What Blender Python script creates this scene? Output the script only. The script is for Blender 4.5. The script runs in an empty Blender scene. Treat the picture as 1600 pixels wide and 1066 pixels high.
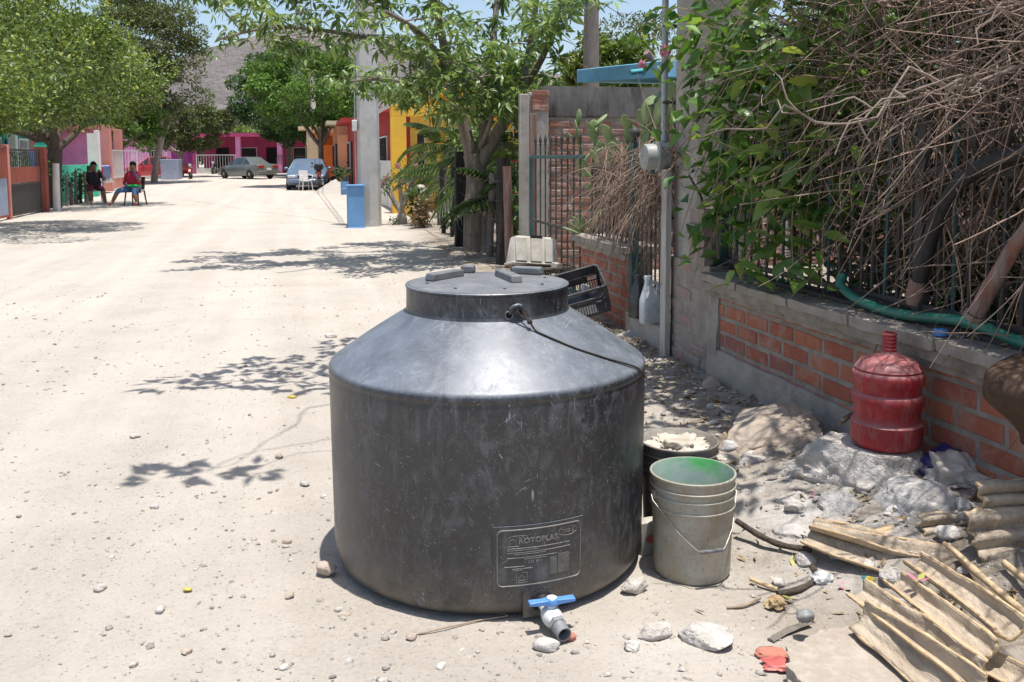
import bpy, bmesh, math, random
import numpy as np
from mathutils import Vector, Matrix, Euler, noise as mn

scene = bpy.context.scene
COL = scene.collection
R = math.radians
PI = math.pi

# ------------------------------------------------------------------ camera
CAM_H = 1.4028
cam_d = bpy.data.cameras.new('camera')
cam_d.sensor_width = 36.0
cam_d.lens = 1420.0 / 1600 * 36
cam_d.shift_y = -(533 - 373) / 1600    # the photograph is framed low of the lens axis
cam_d.clip_start = 0.05
cam_d.clip_end = 5000
cam = bpy.data.objects.new('camera', cam_d)
COL.objects.link(cam)
cam.matrix_world = Matrix.Translation((0, -.26, CAM_H)) @ Matrix.Rotation(PI / 2 - 0.0895, 4, 'X') @ Matrix.Rotation(-0.0043, 4, 'Z')
scene.camera = cam

# ------------------------------------------------------------------ sky and sun
SUN_EL, SUN_AZ = R(83), R(135)          # azimuth clockwise from +Y: the sun stands high on the right
world = bpy.data.worlds.new('World')
scene.world = world
world.use_nodes = True
wn = world.node_tree
bg = wn.nodes['Background']
sky = wn.nodes.new('ShaderNodeTexSky')
sky.sky_type = 'NISHITA'
sky.sun_disc = False
sky.sun_elevation = SUN_EL
sky.sun_rotation = SUN_AZ
sky.altitude = 50
sky.air_density = 1.0
sky.dust_density = 1.8
sky.ozone_density = 1.0
wn.links.new(sky.outputs[0], bg.inputs[0])
bg.inputs[1].default_value = 0.135

sun_d = bpy.data.lights.new('sun', 'SUN')
sun_d.energy = 4.6
sun_d.angle = R(0.53)
sun_d.color = (1.0, 0.965, 0.915)
sun = bpy.data.objects.new('sun', sun_d)
COL.objects.link(sun)
_sd = Vector((math.sin(SUN_AZ) * math.cos(SUN_EL), math.cos(SUN_AZ) * math.cos(SUN_EL), math.sin(SUN_EL)))
sun.rotation_euler = _sd.to_track_quat('Z', 'Y').to_euler()
sun.location = (3, 0, 12)

scene.view_settings.view_transform = 'Standard'
scene.view_settings.look = 'None'
scene.view_settings.gamma = 1.0
scene.view_settings.exposure = 0.45
scene.render.engine = 'CYCLES'
scene.cycles.use_denoising = True
scene.cycles.max_bounces = 7
scene.cycles.transparent_max_bounces = 12
scene.cycles.caustics_reflective = False
scene.cycles.caustics_refractive = False

# ------------------------------------------------------------------ the property line on the right: s runs up the street, n into the yard
BO = Vector((1.41, 4.28, 0)); BU = Vector((-.2291, .9734, 0)); BN = Vector((.9734, .2291, 0))
BA = math.atan2(.2291, .9734)          # rotation that turns local x into n and local y into s
def W(s, n, z=0.0):
    p = BO + BU * s + BN * n
    return Vector((p.x * (1 - .044 * sst(11, 18, p.y)), p.y, z))   # the street narrows a little up the road
def SN(x, y):
    d = Vector((x, y, 0)) - BO
    return d.dot(BU), d.dot(BN)
def sst(a, b, x):
    t = min(1, max(0, (x - a) / (b - a)))
    return t * t * (3 - 2 * t)

# ------------------------------------------------------------------ mesh helpers
def hexc(h, k=1.0):
    h = h.lstrip('#')
    o = []
    for i in (0, 2, 4):
        v = int(h[i:i + 2], 16) / 255
        o.append((v / 12.92 if v <= .04045 else ((v + .055) / 1.055) ** 2.4) * k)
    return tuple(o)

class MB:
    def __init__(self):
        self.V = []; self.F = []; self.M = []
    def add(self, V, F, mi=0):
        o = len(self.V)
        self.V.extend([tuple(v) for v in V])
        self.F.extend([tuple(i + o for i in f) for f in F])
        self.M.extend([mi] * len(F))
        return self
    def box(self, c, s, rot=None, mi=0, top=1.0):
        x, y, z = s[0] / 2, s[1] / 2, s[2] / 2
        V = [Vector((sx * x * (top if sz > 0 else 1), sy * y * (top if sz > 0 else 1), sz * z)) for sz in (-1, 1) for sy in (-1, 1) for sx in (-1, 1)]
        if rot is not None:
            m = rot if isinstance(rot, Matrix) else Euler(rot).to_matrix()
            V = [m @ v for v in V]
        V = [v + Vector(c) for v in V]
        return self.add(V, [(0, 2, 3, 1), (4, 5, 7, 6), (0, 1, 5, 4), (2, 6, 7, 3), (0, 4, 6, 2), (1, 3, 7, 5)], mi)
    def bb(self, x0, x1, y0, y1, z0, z1, mi=0):
        return self.box(((x0 + x1) / 2, (y0 + y1) / 2, (z0 + z1) / 2), (x1 - x0, y1 - y0, z1 - z0), mi=mi)
    def tube(self, pts, r, seg=8, mi=0, cap=True, flat=1.0, closed=False):
        pts = [Vector(p) for p in pts]
        n = len(pts)
        rr = list(r) if hasattr(r, '__len__') else [r] * n
        V = []; up = Vector((0, 0, 1)); last = None
        for i, p in enumerate(pts):
            t = (pts[min(i + 1, n - 1)] - pts[max(i - 1, 0)])
            if closed:
                t = pts[(i + 1) % n] - pts[i - 1]
            if t.length < 1e-9: t = Vector((0, 0, 1))
            t.normalize()
            if last is None:
                a = up if abs(t.z) < .9 else Vector((1, 0, 0))
                last = t.cross(a).normalized()
            s_ = (last - t * last.dot(t))
            if s_.length < 1e-6: s_ = t.orthogonal()
            s_.normalize(); last = s_
            b = t.cross(s_)
            for k in range(seg):
                an = 2 * PI * k / seg
                V.append(p + s_ * math.cos(an) * rr[i] + b * math.sin(an) * rr[i] * flat)
        F = []
        m = n if closed else n - 1
        for i in range(m):
            j = (i + 1) % n
            for k in range(seg):
                F.append((i * seg + k, i * seg + (k + 1) % seg, j * seg + (k + 1) % seg, j * seg + k))
        if cap and not closed:
            F.append(tuple(range(seg - 1, -1, -1))); F.append(tuple((n - 1) * seg + k for k in range(seg)))
        return self.add(V, F, mi)
    def lathe(self, prof, seg=32, mi=0, loc=(0, 0, 0), m=None, sx=1, sy=1):
        V = []; F = []
        for (r, z) in prof:
            for k in range(seg):
                a = 2 * PI * k / seg
                v = Vector((r * math.cos(a) * sx, r * math.sin(a) * sy, z))
                if m is not None: v = m @ v
                V.append(v + Vector(loc))
        for i in range(len(prof) - 1):
            for k in range(seg):
                F.append((i * seg + k, i * seg + (k + 1) % seg, (i + 1) * seg + (k + 1) % seg, (i + 1) * seg + k))
        if prof[0][0] > 1e-4: F.append(tuple(range(seg - 1, -1, -1)))
        if prof[-1][0] > 1e-4: F.append(tuple((len(prof) - 1) * seg + k for k in range(seg)))
        return self.add(V, F, mi)
    def openlathe(self, prof, seg=32, mi=0, m=None, loc=(0, 0, 0)):
        V = []; F = []
        for (r, z) in prof:
            for k in range(seg):
                a = 2 * PI * k / seg
                v = Vector((r * math.cos(a), r * math.sin(a), z))
                if m is not None: v = m @ v
                V.append(v + Vector(loc))
        for i in range(len(prof) - 1):
            for k in range(seg):
                F.append((i * seg + k, i * seg + (k + 1) % seg, (i + 1) * seg + (k + 1) % seg, (i + 1) * seg + k))
        return self.add(V, F, mi)
    def prism(self, poly, a0, a1, axis='z', mi=0):
        n = len(poly)
        def P(u, v, w):
            return {'z': (u, v, w), 'y': (u, w, v), 'x': (w, u, v)}[axis]
        V = [P(u, v, a0) for u, v in poly] + [P(u, v, a1) for u, v in poly]
        F = [tuple(range(n))[::-1], tuple(range(n, 2 * n))]
        for i in range(n):
            j = (i + 1) % n
            F.append((i, j, n + j, n + i))
        return self.add(V, F, mi)
    def loft(self, rings, mi=0, cap=True, closed_ring=True):
        o = []; n = len(rings[0])
        for r in rings: o += list(r)
        F = []
        for i in range(len(rings) - 1):
            for k in range(n if closed_ring else n - 1):
                F.append((i * n + k, i * n + (k + 1) % n, (i + 1) * n + (k + 1) % n, (i + 1) * n + k))
        if cap and closed_ring:
            F.append(tuple(range(n - 1, -1, -1))); F.append(tuple((len(rings) - 1) * n + k for k in range(n)))
        return self.add(o, F, mi)
    def mesh(self, name='mesh', smooth=None, fix=True):
        me = bpy.data.meshes.new(name)
        me.from_pydata(self.V, [], self.F)
        if fix:
            b = bmesh.new(); b.from_mesh(me)
            bmesh.ops.recalc_face_normals(b, faces=b.faces)
            b.to_mesh(me); b.free()
        if smooth is not None:
            me.shade_smooth()
            me.set_sharp_from_angle(angle=R(smooth))
        return me
    def build(self, name, mats, parent=None, smooth=None, loc=None, rot=None, bevel=0, seg=2, fix=True):
        me = self.mesh(name, smooth, fix)
        o = bpy.data.objects.new(name, me)
        for m in (mats if isinstance(mats, (list, tuple)) else [mats]): me.materials.append(m)
        if len(me.materials) > 1 and not fix or len(set(self.M)) > 1:
            me.polygons.foreach_set('material_index', self.M)
        COL.objects.link(o)
        if parent is not None: o.parent = parent
        if loc is not None: o.location = loc
        if rot is not None: o.rotation_euler = rot if hasattr(rot, '__len__') else (0, 0, rot)
        if bevel:
            b = o.modifiers.new('bevel', 'BEVEL'); b.width = bevel; b.segments = seg; b.limit_method = 'ANGLE'; b.angle_limit = R(35)
            me.shade_smooth(); me.set_sharp_from_angle(angle=R(40))
        return o

def inst(name, me, parent=None, loc=(0, 0, 0), rot=(0, 0, 0), scale=(1, 1, 1)):
    o = bpy.data.objects.new(name, me)
    COL.objects.link(o)
    o.parent = parent; o.location = loc; o.rotation_euler = rot
    o.scale = scale if hasattr(scale, '__len__') else (scale,) * 3
    return o
def tag(o, label=None, cat=None, group=None, kind=None):
    if label: o['label'] = label
    if cat: o['category'] = cat; o['kind'] = 'thing'
    if group: o['group'] = group
    if kind: o['kind'] = kind
    return o
def thing(name, label, cat, loc=(0, 0, 0), rz=0, group=None):
    o = bpy.data.objects.new(name, None)
    o.empty_display_size = .1
    COL.objects.link(o)
    o.location = loc
    o.rotation_euler = rz if hasattr(rz, '__len__') else (0, 0, rz)
    return tag(o, label, cat, group)
def copy_tree(o, parent=None):
    c = o.copy(); COL.objects.link(c); c.parent = parent
    for ch in list(o.children): copy_tree(ch, c)
    return c
def fastmesh(name, V, F, mat, parent=None, smooth=False):
    """V: (n,3) array, F: (m,3|4) int array"""
    V = np.asarray(V, np.float32); F = np.asarray(F, np.int32)
    me = bpy.data.meshes.new(name)
    k = F.shape[1]
    me.vertices.add(len(V)); me.vertices.foreach_set('co', V.ravel())
    me.loops.add(F.size); me.loops.foreach_set('vertex_index', F.ravel())
    me.polygons.add(len(F)); me.polygons.foreach_set('loop_start', np.arange(0, F.size, k, dtype=np.int32))
    try: me.polygons.foreach_set('loop_total', np.full(len(F), k, np.int32))
    except Exception: pass
    me.update(calc_edges=True); me.validate()
    if smooth: me.shade_smooth()
    me.materials.append(mat)
    o = bpy.data.objects.new(name, me); COL.objects.link(o)
    if parent is not None: o.parent = parent
    return o
# ------------------------------------------------------------------ materials (all procedural)
class NT:
    def __init__(self, name):
        self.m = bpy.data.materials.new(name); self.m.use_nodes = True
        self.t = self.m.node_tree; self.n = self.t.nodes
        self.b = self.n['Principled BSDF']; self.out = self.n['Material Output']
    def new(self, typ, **kw):
        n = self.n.new('ShaderNode' + typ)
        for k, v in kw.items():
            if k in n.inputs.keys() if hasattr(n.inputs, 'keys') else False: n.inputs[k].default_value = v
            else: setattr(n, k, v)
        return n
    def L(self, a, b): self.t.links.new(a, b)
    def pos(self, scale=(1, 1, 1), obj=False):
        if obj:
            s = self.n.new('ShaderNodeTexCoord').outputs['Object']
        else:
            s = self.n.new('ShaderNodeNewGeometry').outputs['Position']
        if tuple(scale) != (1, 1, 1):
            mp = self.n.new('ShaderNodeMapping'); mp.inputs['Scale'].default_value = scale
            self.L(s, mp.inputs['Vector']); s = mp.outputs[0]
        return s
    def noise(self, vec, scale, detail=4, rough=.6, dist=0):
        n = self.n.new('ShaderNodeTexNoise')
        n.inputs['Scale'].default_value = scale; n.inputs['Detail'].default_value = detail
        n.inputs['Roughness'].default_value = rough; n.inputs['Distortion'].default_value = dist
        self.L(vec, n.inputs['Vector']); return n.outputs['Fac']
    def vor(self, vec, scale, feature='F1', out='Distance', rnd=1):
        n = self.n.new('ShaderNodeTexVoronoi'); n.feature = feature
        n.inputs['Scale'].default_value = scale; n.inputs['Randomness'].default_value = rnd
        self.L(vec, n.inputs['Vector']); return n.outputs[out]
    def ramp(self, fac, stops):
        r = self.n.new('ShaderNodeValToRGB'); e = r.color_ramp.elements
        while len(e) < len(stops): e.new(.5)
        for el, (p, c) in zip(e, stops):
            el.position = p
            el.color = (c, c, c, 1) if not hasattr(c, '__len__') else (*c[:3], 1)
        self.L(fac, r.inputs[0]); return r.outputs[0]
    def mix(self, fac, a, b, mode='MIX'):
        m = self.n.new('ShaderNodeMix'); m.data_type = 'RGBA'; m.blend_type = mode
        for s, v in ((m.inputs[0], fac), (m.inputs[6], a), (m.inputs[7], b)):
            if hasattr(v, 'is_output') or hasattr(v, 'links'): self.L(v, s)
            elif hasattr(v, '__len__'): s.default_value = (*v[:3], 1)
            else: s.default_value = v
        return m.outputs[2]
    def math(self, op, a, b=0.0, clamp=False):
        m = self.n.new('ShaderNodeMath'); m.operation = op; m.use_clamp = clamp
        for s, v in ((m.inputs[0], a), (m.inputs[1], b)):
            if hasattr(v, 'links'): self.L(v, s)
            else: s.default_value = v
        return m.outputs[0]
    def bump(self, h, strength=.5, dist=.01, prev=None):
        b = self.n.new('ShaderNodeBump'); b.inputs['Strength'].default_value = strength; b.inputs['Distance'].default_value = dist
        self.L(h, b.inputs['Height'])
        if prev is not None: self.L(prev, b.inputs['Normal'])
        return b.outputs[0]
    def rnd(self, island=False):
        if island: return self.n.new('ShaderNodeNewGeometry').outputs['Random Per Island']
        return self.n.new('ShaderNodeObjectInfo').outputs['Random']
    def fin(self, col=None, rough=None, nrm=None, spec=None, metal=None):
        b = self.b
        for k, v in (('Base Color', col), ('Roughness', rough), ('Normal', nrm), ('Specular IOR Level', spec), ('Metallic', metal)):
            if v is None: continue
            if hasattr(v, 'links'): self.L(v, b.inputs[k])
            elif hasattr(v, '__len__'): b.inputs[k].default_value = (*v[:3], 1)
            else: b.inputs[k].default_value = v
        return self.m

def mat(name, c1, c2=None, scale=6, rough=.8, bump=.25, bscale=60, bdist=.004, spec=.3, metal=0, rnd=0., grime=None, gscale=3, gamt=.5, stretch=(1, 1, 1), island=False, obj=False):
    """noise mix of two real colours, optional grime blotches, fine relief"""
    t = NT(name); c2 = c2 or tuple(v * .82 for v in c1)
    p = t.pos(stretch, obj)
    col = t.mix(t.ramp(t.noise(p, scale, 6, .62), [(.36, 0), (.66, 1)]), c1, c2)
    if grime:
        col = t.mix(t.math('MULTIPLY', t.ramp(t.noise(p, gscale, 8, .68, .3), [(.48, 0), (.68, 1)]), gamt), col, grime)
    if rnd:
        r = t.rnd(island)
        hs = t.new('HueSaturation')
        t.L(col, hs.inputs['Color'])
        mr = t.new('MapRange'); t.L(r, mr.inputs[0]); mr.inputs[3].default_value = 1 - rnd; mr.inputs[4].default_value = 1 + rnd
        t.L(mr.outputs[0], hs.inputs['Value']); col = hs.outputs[0]
    nr = t.bump(t.noise(p, bscale, 5, .65), bump, bdist) if bump else None
    return t.fin(col, rough, nr, spec, metal)

def leafmat(name, dark, light, yel=None, yamt=.08, trans=.35, rough=.45, island=True):
    t = NT(name)
    r = t.rnd(island)
    stops = [(0, dark), (.55, tuple((a + b) / 2 for a, b in zip(dark, light))), (1 - yamt, light)]
    if yel: stops.append((1, yel))
    col = t.ramp(r, stops)
    big = t.noise(t.pos(), .9, 3)
    hs = t.new('HueSaturation'); t.L(col, hs.inputs['Color'])
    mr = t.new('MapRange'); t.L(big, mr.inputs[0]); mr.inputs[1].default_value = .3; mr.inputs[2].default_value = .7
    mr.inputs[3].default_value = .62; mr.inputs[4].default_value = 1.38
    t.L(mr.outputs[0], hs.inputs['Value']); col = hs.outputs[0]
    t.fin(col, rough, None, .35)
    tr = t.new('BsdfTranslucent')
    lc = t.mix(1.0, col, (1.15, 1.2, .55), 'MULTIPLY'); t.L(lc, tr.inputs['Color'])
    mx = t.new('MixShader'); mx.inputs[0].default_value = trans
    t.L(t.b.outputs[0], mx.inputs[1]); t.L(tr.outputs[0], mx.inputs[2]); t.L(mx.outputs[0], t.out.inputs[0])
    return t.m

def ground_mat():
    t = NT('dirt_road'); p = t.pos()
    big = t.ramp(t.noise(p, .22, 5, .6), [(.35, 0), (.65, 1)])
    col = t.mix(big, (.505, .452, .385), (.465, .425, .372))
    med = t.ramp(t.noise(p, 2.3, 8, .7), [(.38, 0), (.7, 1)])
    col = t.mix(t.math('MULTIPLY', med, .55), col, (.385, .335, .275))
    fine = t.ramp(t.noise(p, 55, 6, .75), [(.4, 0), (.72, 1)])
    col = t.mix(t.math('MULTIPLY', fine, .45), col, (.29, .25, .21))
    m1_ = t.new('Mapping'); m1_.inputs['Rotation'].default_value = (0, 0, -BA); t.L(p, m1_.inputs[0])
    m2_ = t.new('Mapping'); m2_.inputs['Scale'].default_value = (1.1, .045, 1); t.L(m1_.outputs[0], m2_.inputs[0])
    trk = t.ramp(t.noise(m2_.outputs[0], 1.6, 4, .55), [(.42, 0), (.62, 1)])
    col = t.mix(t.math('MULTIPLY', trk, .45), col, (.56, .505, .435))
    lo = t.ramp(t.noise(p, .9, 6, .7), [(.46, 0), (.64, 1)])
    col = t.mix(t.math('MULTIPLY', lo, .35), col, (.36, .325, .285))
    # grit: sparse darker and paler grains
    vc = t.vor(p, 95, out='Color'); vd = t.vor(p, 95)
    sep = t.new('SeparateColor'); t.L(vc, sep.inputs[0])
    grain = t.math('MULTIPLY', t.ramp(sep.outputs[0], [(.80, 0), (.86, 1)]), t.ramp(vd, [(.25, 1), (.42, 0)]))
    col = t.mix(t.math('MULTIPLY', t.math('MULTIPLY', grain, lo), .9), col, t.ramp(sep.outputs[1], [(0, (.16, .14, .12)), (.6, (.3, .26, .22)), (1, (.62, .58, .53))]))
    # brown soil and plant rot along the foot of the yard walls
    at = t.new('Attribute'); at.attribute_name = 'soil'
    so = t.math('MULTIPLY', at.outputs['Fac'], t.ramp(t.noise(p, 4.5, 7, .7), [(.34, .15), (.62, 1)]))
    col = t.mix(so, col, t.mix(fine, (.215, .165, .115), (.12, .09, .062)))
    h1 = t.noise(p, 28, 8, .72); h2 = t.noise(p, 160, 4, .7)
    nb = t.bump(h1, .75, .022); nb = t.bump(h2, .55, .006, nb)
    nb = t.bump(t.math('MULTIPLY', grain, 1), .5, .006, nb)
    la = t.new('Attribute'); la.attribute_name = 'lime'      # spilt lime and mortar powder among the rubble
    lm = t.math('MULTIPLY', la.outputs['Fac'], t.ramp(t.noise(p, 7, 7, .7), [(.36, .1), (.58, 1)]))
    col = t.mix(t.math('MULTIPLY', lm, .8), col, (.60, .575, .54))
    return t.fin(col, .95, nb, .12)

def tank_mat():
    t = NT('scuffed_black_plastic'); p = t.pos()
    base = (.0095, .0108, .0138)
    st = t.noise(t.pos((1, 1, .07)), 30, 6, .74)                  # rain-washed vertical streaks of dust
    big = t.noise(p, 3.0, 5, .65)
    dust = t.math('MULTIPLY', t.ramp(st, [(.50, 0), (.80, 1)]), t.ramp(big, [(.42, .0), (.68, 1)]))
    blot = t.math('MULTIPLY', t.ramp(t.noise(t.pos((1, 1, .55)), 19, 9, .82, .8), [(.47, 0), (.66, 1)]), t.ramp(t.noise(p, 4.6, 5, .65), [(.38, .08), (.58, 1)]))
    dust = t.math('ADD', dust, t.math('MULTIPLY', blot, 1.0), True)
    fine = t.ramp(t.noise(p, 130, 5, .8), [(.52, 0), (.74, 1)])
    dust = t.math('ADD', dust, t.math('MULTIPLY', fine, .14), True)
    speck = t.math('LESS_THAN', t.vor(t.pos((1, 1, .5)), 40), .036)
    dust = t.math('MAXIMUM', dust, t.math('MULTIPLY', speck, t.ramp(t.noise(p, 9, 4), [(.55, 0), (.6, 1)])))
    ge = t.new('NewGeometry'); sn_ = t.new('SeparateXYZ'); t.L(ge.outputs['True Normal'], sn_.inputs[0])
    lying = t.ramp(sn_.outputs[2], [(.25, 0), (.65, 1)])            # upward faces: settled dust, plus the sky's pale sheen put into the colour
    dust_sheen = t.math('MULTIPLY', lying, t.ramp(t.noise(p, 6.5, 7, .68), [(.30, .45), (.70, 1)]))
    sp = t.new('SeparateXYZ'); t.L(p, sp.inputs[0])
    mr = t.new('MapRange'); t.L(sp.outputs[2], mr.inputs[0]); mr.inputs[1].default_value = .0; mr.inputs[2].default_value = .20; mr.inputs[3].default_value = .55; mr.inputs[4].default_value = 0
    foot = t.math('MULTIPLY', mr.outputs[0], t.ramp(t.noise(p, 14, 6, .7), [(.35, .2), (.6, 1)]))
    wide = t.ramp(t.noise(t.pos((1, 1, .8)), 2.1, 4, .6), [(.38, 0), (.66, 1)])
    dust = t.math('ADD', dust, t.math('MULTIPLY', wide, .05), True)
    col = t.mix(t.math('MULTIPLY', dust, .38), base, (.26, .275, .295))
    col = t.mix(t.math('MULTIPLY', dust_sheen, .52), col, (.29, .325, .375))  # bluish tint stands in for sky reflected on the cone
    col = t.mix(foot, col, (.20, .16, .115))
    sc = None                                                     # dashes: peaks of strongly stretched noise, in several directions
    for k, (rot, sc_, th, m0) in enumerate((((.05, .03, .0), (230, 230, 3.2), .735, .48), ((.0, .55, .2), (260, 260, 3.4), .728, .46), ((.6, -.5, .1), (250, 250, 3.6), .728, .46), ((1.1, .9, .3), (240, 240, 3), .728, .48), ((1.4, -.3, .8), (230, 230, 2.6), .728, .48), ((.2, -1.0, .5), (250, 250, 3), .728, .46))):
        m0_ = t.new('Mapping'); m0_.inputs['Rotation'].default_value = rot; t.L(p, m0_.inputs[0])
        mp = t.new('Mapping'); mp.inputs['Scale'].default_value = sc_
        t.L(m0_.outputs[0], mp.inputs[0])
        nz = t.noise(mp.outputs[0], 1.0, 1, .5, 0)
        line = t.ramp(nz, [(th, 0), (th + .03, 1)])
        msk = t.ramp(t.noise(p, 5.5 + 2 * k, 3, .6), [(m0, 0), (m0 + .12, 1)])
        l2 = t.math('MULTIPLY', line, msk)
        sc = l2 if sc is None else t.math('MAXIMUM', sc, l2)
    col = t.mix(t.math('MULTIPLY', sc, .7), col, (.38, .39, .40))
    ro = t.ramp(t.math('ADD', t.math('MULTIPLY', dust, .6), t.math('MULTIPLY', t.noise(p, 9, 6, .7), .4)), [(.12, .34), (.7, .64)])
    nb = t.bump(t.noise(t.pos((1, 1, .5)), 7, 3, .5), .10, .02)
    nb = t.bump(t.noise(p, 220, 3, .6), .12, .002, nb)
    return t.fin(col, ro, nb, .75)

def brick_mat(name, stops, dirt=(.30, .265, .23), damt=.35):
    t = NT(name); p = t.pos()
    col = t.ramp(t.rnd(), stops)
    n1 = t.ramp(t.noise(p, 22, 7, .7), [(.35, 0), (.7, 1)])
    col = t.mix(t.math('MULTIPLY', n1, .4), col, t.mix(1, col, (.55, .5, .5), 'MULTIPLY'))
    d = t.ramp(t.noise(p, 7, 7, .7, .3), [(.48, 0), (.72, 1)])
    col = t.mix(t.math('MULTIPLY', d, damt), col, dirt)
    nb = t.bump(t.noise(p, 70, 6, .7), .5, .006); nb = t.bump(t.noise(p, 240, 3, .7), .3, .002, nb)
    return t.fin(col, .93, nb, .12)

M = {}
M['ground'] = ground_mat()
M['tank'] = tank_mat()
M['tank_lid'] = mat('dusty_black_lid', (.11, .115, .122), (.17, .175, .18), 9, .55, .25, 150, .002, .45, grime=(.26, .255, .245), gscale=16, gamt=.5)
M['tank_ink'] = mat('raised_lettering', (.24, .225, .20), (.13, .125, .115), 40, .5, .1, 200, .001, .4)
M['black_rubber'] = mat('black_rubber', (.018, .018, .019), (.035, .034, .033), 30, .55, .2, 200, .002)
M['hole'] = mat('dark_hollow', (.008, .008, .008), (.012, .012, .012), 30, .9, 0)
M['rope'] = mat('brown_cord', (.055, .042, .032), (.025, .02, .017), 90, .9, .6, 300, .002)
M['pvc_white'] = mat('weathered_white_pvc', (.72, .74, .74), (.6, .61, .6), 30, .4, .1, 200, .001, .4, grime=(.4, .37, .33), gscale=22, gamt=.5)
M['pvc_blue'] = mat('blue_plastic', (.10, .27, .62), (.08, .22, .52), 30, .38, .1, 150, .001, .45, grime=(.3, .35, .45), gscale=30, gamt=.25)
M['pvc_grey'] = mat('grey_pvc', (.23, .24, .245), (.17, .175, .18), 40, .5, .15, 200, .001, .4, grime=(.3, .27, .23), gscale=20, gamt=.4)
t_ = NT('stained_grey_plastic'); p_ = t_.pos()
c_ = t_.mix(t_.ramp(t_.noise(p_, 9, 6, .65), [(.35, 0), (.68, 1)]), (.39, .385, .33), (.31, .30, .245))
d1_ = t_.ramp(t_.noise(t_.pos((1, 1, .3)), 13, 8, .75, .4), [(.46, 0), (.66, 1)])          # rusty drips and splashes
d2_ = t_.ramp(t_.noise(p_, 6.5, 7, .7), [(.44, 0), (.62, 1)])
c_ = t_.mix(t_.math('MULTIPLY', d1_, .55), c_, (.255, .17, .09)); c_ = t_.mix(t_.math('MULTIPLY', d2_, .5), c_, (.285, .215, .13))
fl_ = t_.math('MULTIPLY', t_.ramp(t_.noise(p_, 70, 5, .75), [(.56, 0), (.66, 1)]), .5)
c_ = t_.mix(fl_, c_, (.15, .105, .065))
M['bucket'] = t_.fin(c_, .5, t_.bump(t_.noise(p_, 130, 4, .6), .2, .0015), .45)
M['bucket_in'] = mat('paint_stained_inside', (.42, .50, .45), (.33, .42, .38), 18, .5, .1, 130, .001, .4, grime=(.07, .47, .10), gscale=5, gamt=.95)
M['bucket_dark'] = mat('dirty_dark_plastic', (.12, .11, .10), (.22, .19, .155), 14, .6, .2, 120, .0015, grime=(.22, .17, .11), gscale=9, gamt=.5)
M['wire'] = mat('dull_wire', (.52, .5, .46), (.38, .34, .29), 60, .4, .2, 250, .001, .5, .6)
M['grip'] = mat('grey_grip', (.19, .19, .2), (.12, .12, .125), 50, .7, .5, 300, .001)
M['cloth'] = mat('dirty_cloth', (.58, .545, .475), (.42, .37, .30), 20, .95, .6, 180, .004, .1, grime=(.25, .19, .13), gscale=12, gamt=.5)
M['red_jug'] = None
t_ = NT('dusty_red_plastic'); p_ = t_.pos()
c_ = t_.mix(t_.ramp(t_.noise(p_, 5, 6, .65), [(.35, 0), (.68, 1)]), (.37, .022, .03), (.24, .016, .022))
sp_ = t_.new('NewGeometry'); sx_ = t_.new('SeparateXYZ'); t_.L(sp_.outputs['Normal'], sx_.inputs[0])
d_ = t_.math('MULTIPLY', t_.ramp(sx_.outputs[2], [(.08, 0), (.55, 1)]), t_.ramp(t_.noise(p_, 22, 6, .7), [(.3, .45), (.7, 1)]))
d_ = t_.math('MAXIMUM', t_.math('MULTIPLY', d_, .62), t_.math('MULTIPLY', t_.ramp(t_.noise(t_.pos((1, 1, .3)), 24, 7, .75), [(.47, 0), (.75, 1)]), .5))
c_ = t_.mix(d_, c_, (.36, .245, .225))
M['red_jug'] = t_.fin(c_, .5, t_.bump(t_.noise(p_, 60, 4, .6), .1, .004), .4)
M['rock'] = mat('pale_limestone', (.64, .60, .545), (.50, .46, .41), 9, .95, 1.0, 34, .025, .1, grime=(.27, .23, .19), gscale=8, gamt=.5)
M['rock_grey'] = mat('grey_rubble', (.55, .525, .49), (.41, .385, .355), 9, .95, .8, 36, .018, .1, grime=(.48, .45, .41), gscale=12, gamt=.6)
M['rock_brown'] = mat('brown_flat_stone', (.44, .365, .295), (.33, .265, .21), 6, .92, .7, 26, .014, .15, grime=(.46, .41, .35), gscale=7, gamt=.4, stretch=(1, 1.8, 1))
M['concrete'] = mat('weathered_concrete', (.40, .375, .335), (.31, .285, .25), 4, .93, .5, 45, .008, .12, grime=(.17, .155, .135), gscale=5, gamt=.5)
M['concrete_pale'] = mat('pale_concrete', (.58, .56, .53), (.49, .47, .445), 3, .93, .4, 40, .006, .12, grime=(.3, .28, .25), gscale=4, gamt=.4)
M['concrete_dark'] = mat('soot_stained_concrete', (.19, .18, .168), (.10, .094, .087), 4.5, .93, .5, 40, .008, .1, grime=(.03, .028, .026), gscale=3.6, gamt=.95, stretch=(1, 1, .28))
M['slab'] = mat('broken_floor_slab', (.40, .345, .285), (.33, .28, .23), 9, .95, .8, 60, .010, .1, grime=(.52, .47, .41), gscale=28, gamt=.5)
M['mortar'] = mat('grey_mortar', (.35, .315, .27), (.265, .235, .20), 12, .95, .8, 60, .012, .1, grime=(.19, .17, .15), gscale=6, gamt=.5)
M['plaster'] = mat('crumbling_grey_plaster', (.39, .355, .31), (.305, .27, .23), 6, .95, .8, 28, .02, .1, grime=(.16, .135, .115), gscale=4.5, gamt=.6)
M['cap'] = mat('mossy_cement_coping', (.36, .32, .27), (.265, .23, .19), 7, .95, .7, 40, .012, .1, grime=(.105, .095, .085), gscale=5, gamt=.6)
M['brick'] = brick_mat('red_brick', [(0, (.34, .115, .075)), (.45, (.44, .17, .10)), (.75, (.38, .13, .085)), (1, (.31, .13, .11))], (.40, .31, .25), .75)
M['brick_old'] = brick_mat('eroded_brick', [(0, (.28, .13, .095)), (.5, (.36, .17, .12)), (1, (.30, .20, .165))], (.46, .41, .365), .95)
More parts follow.
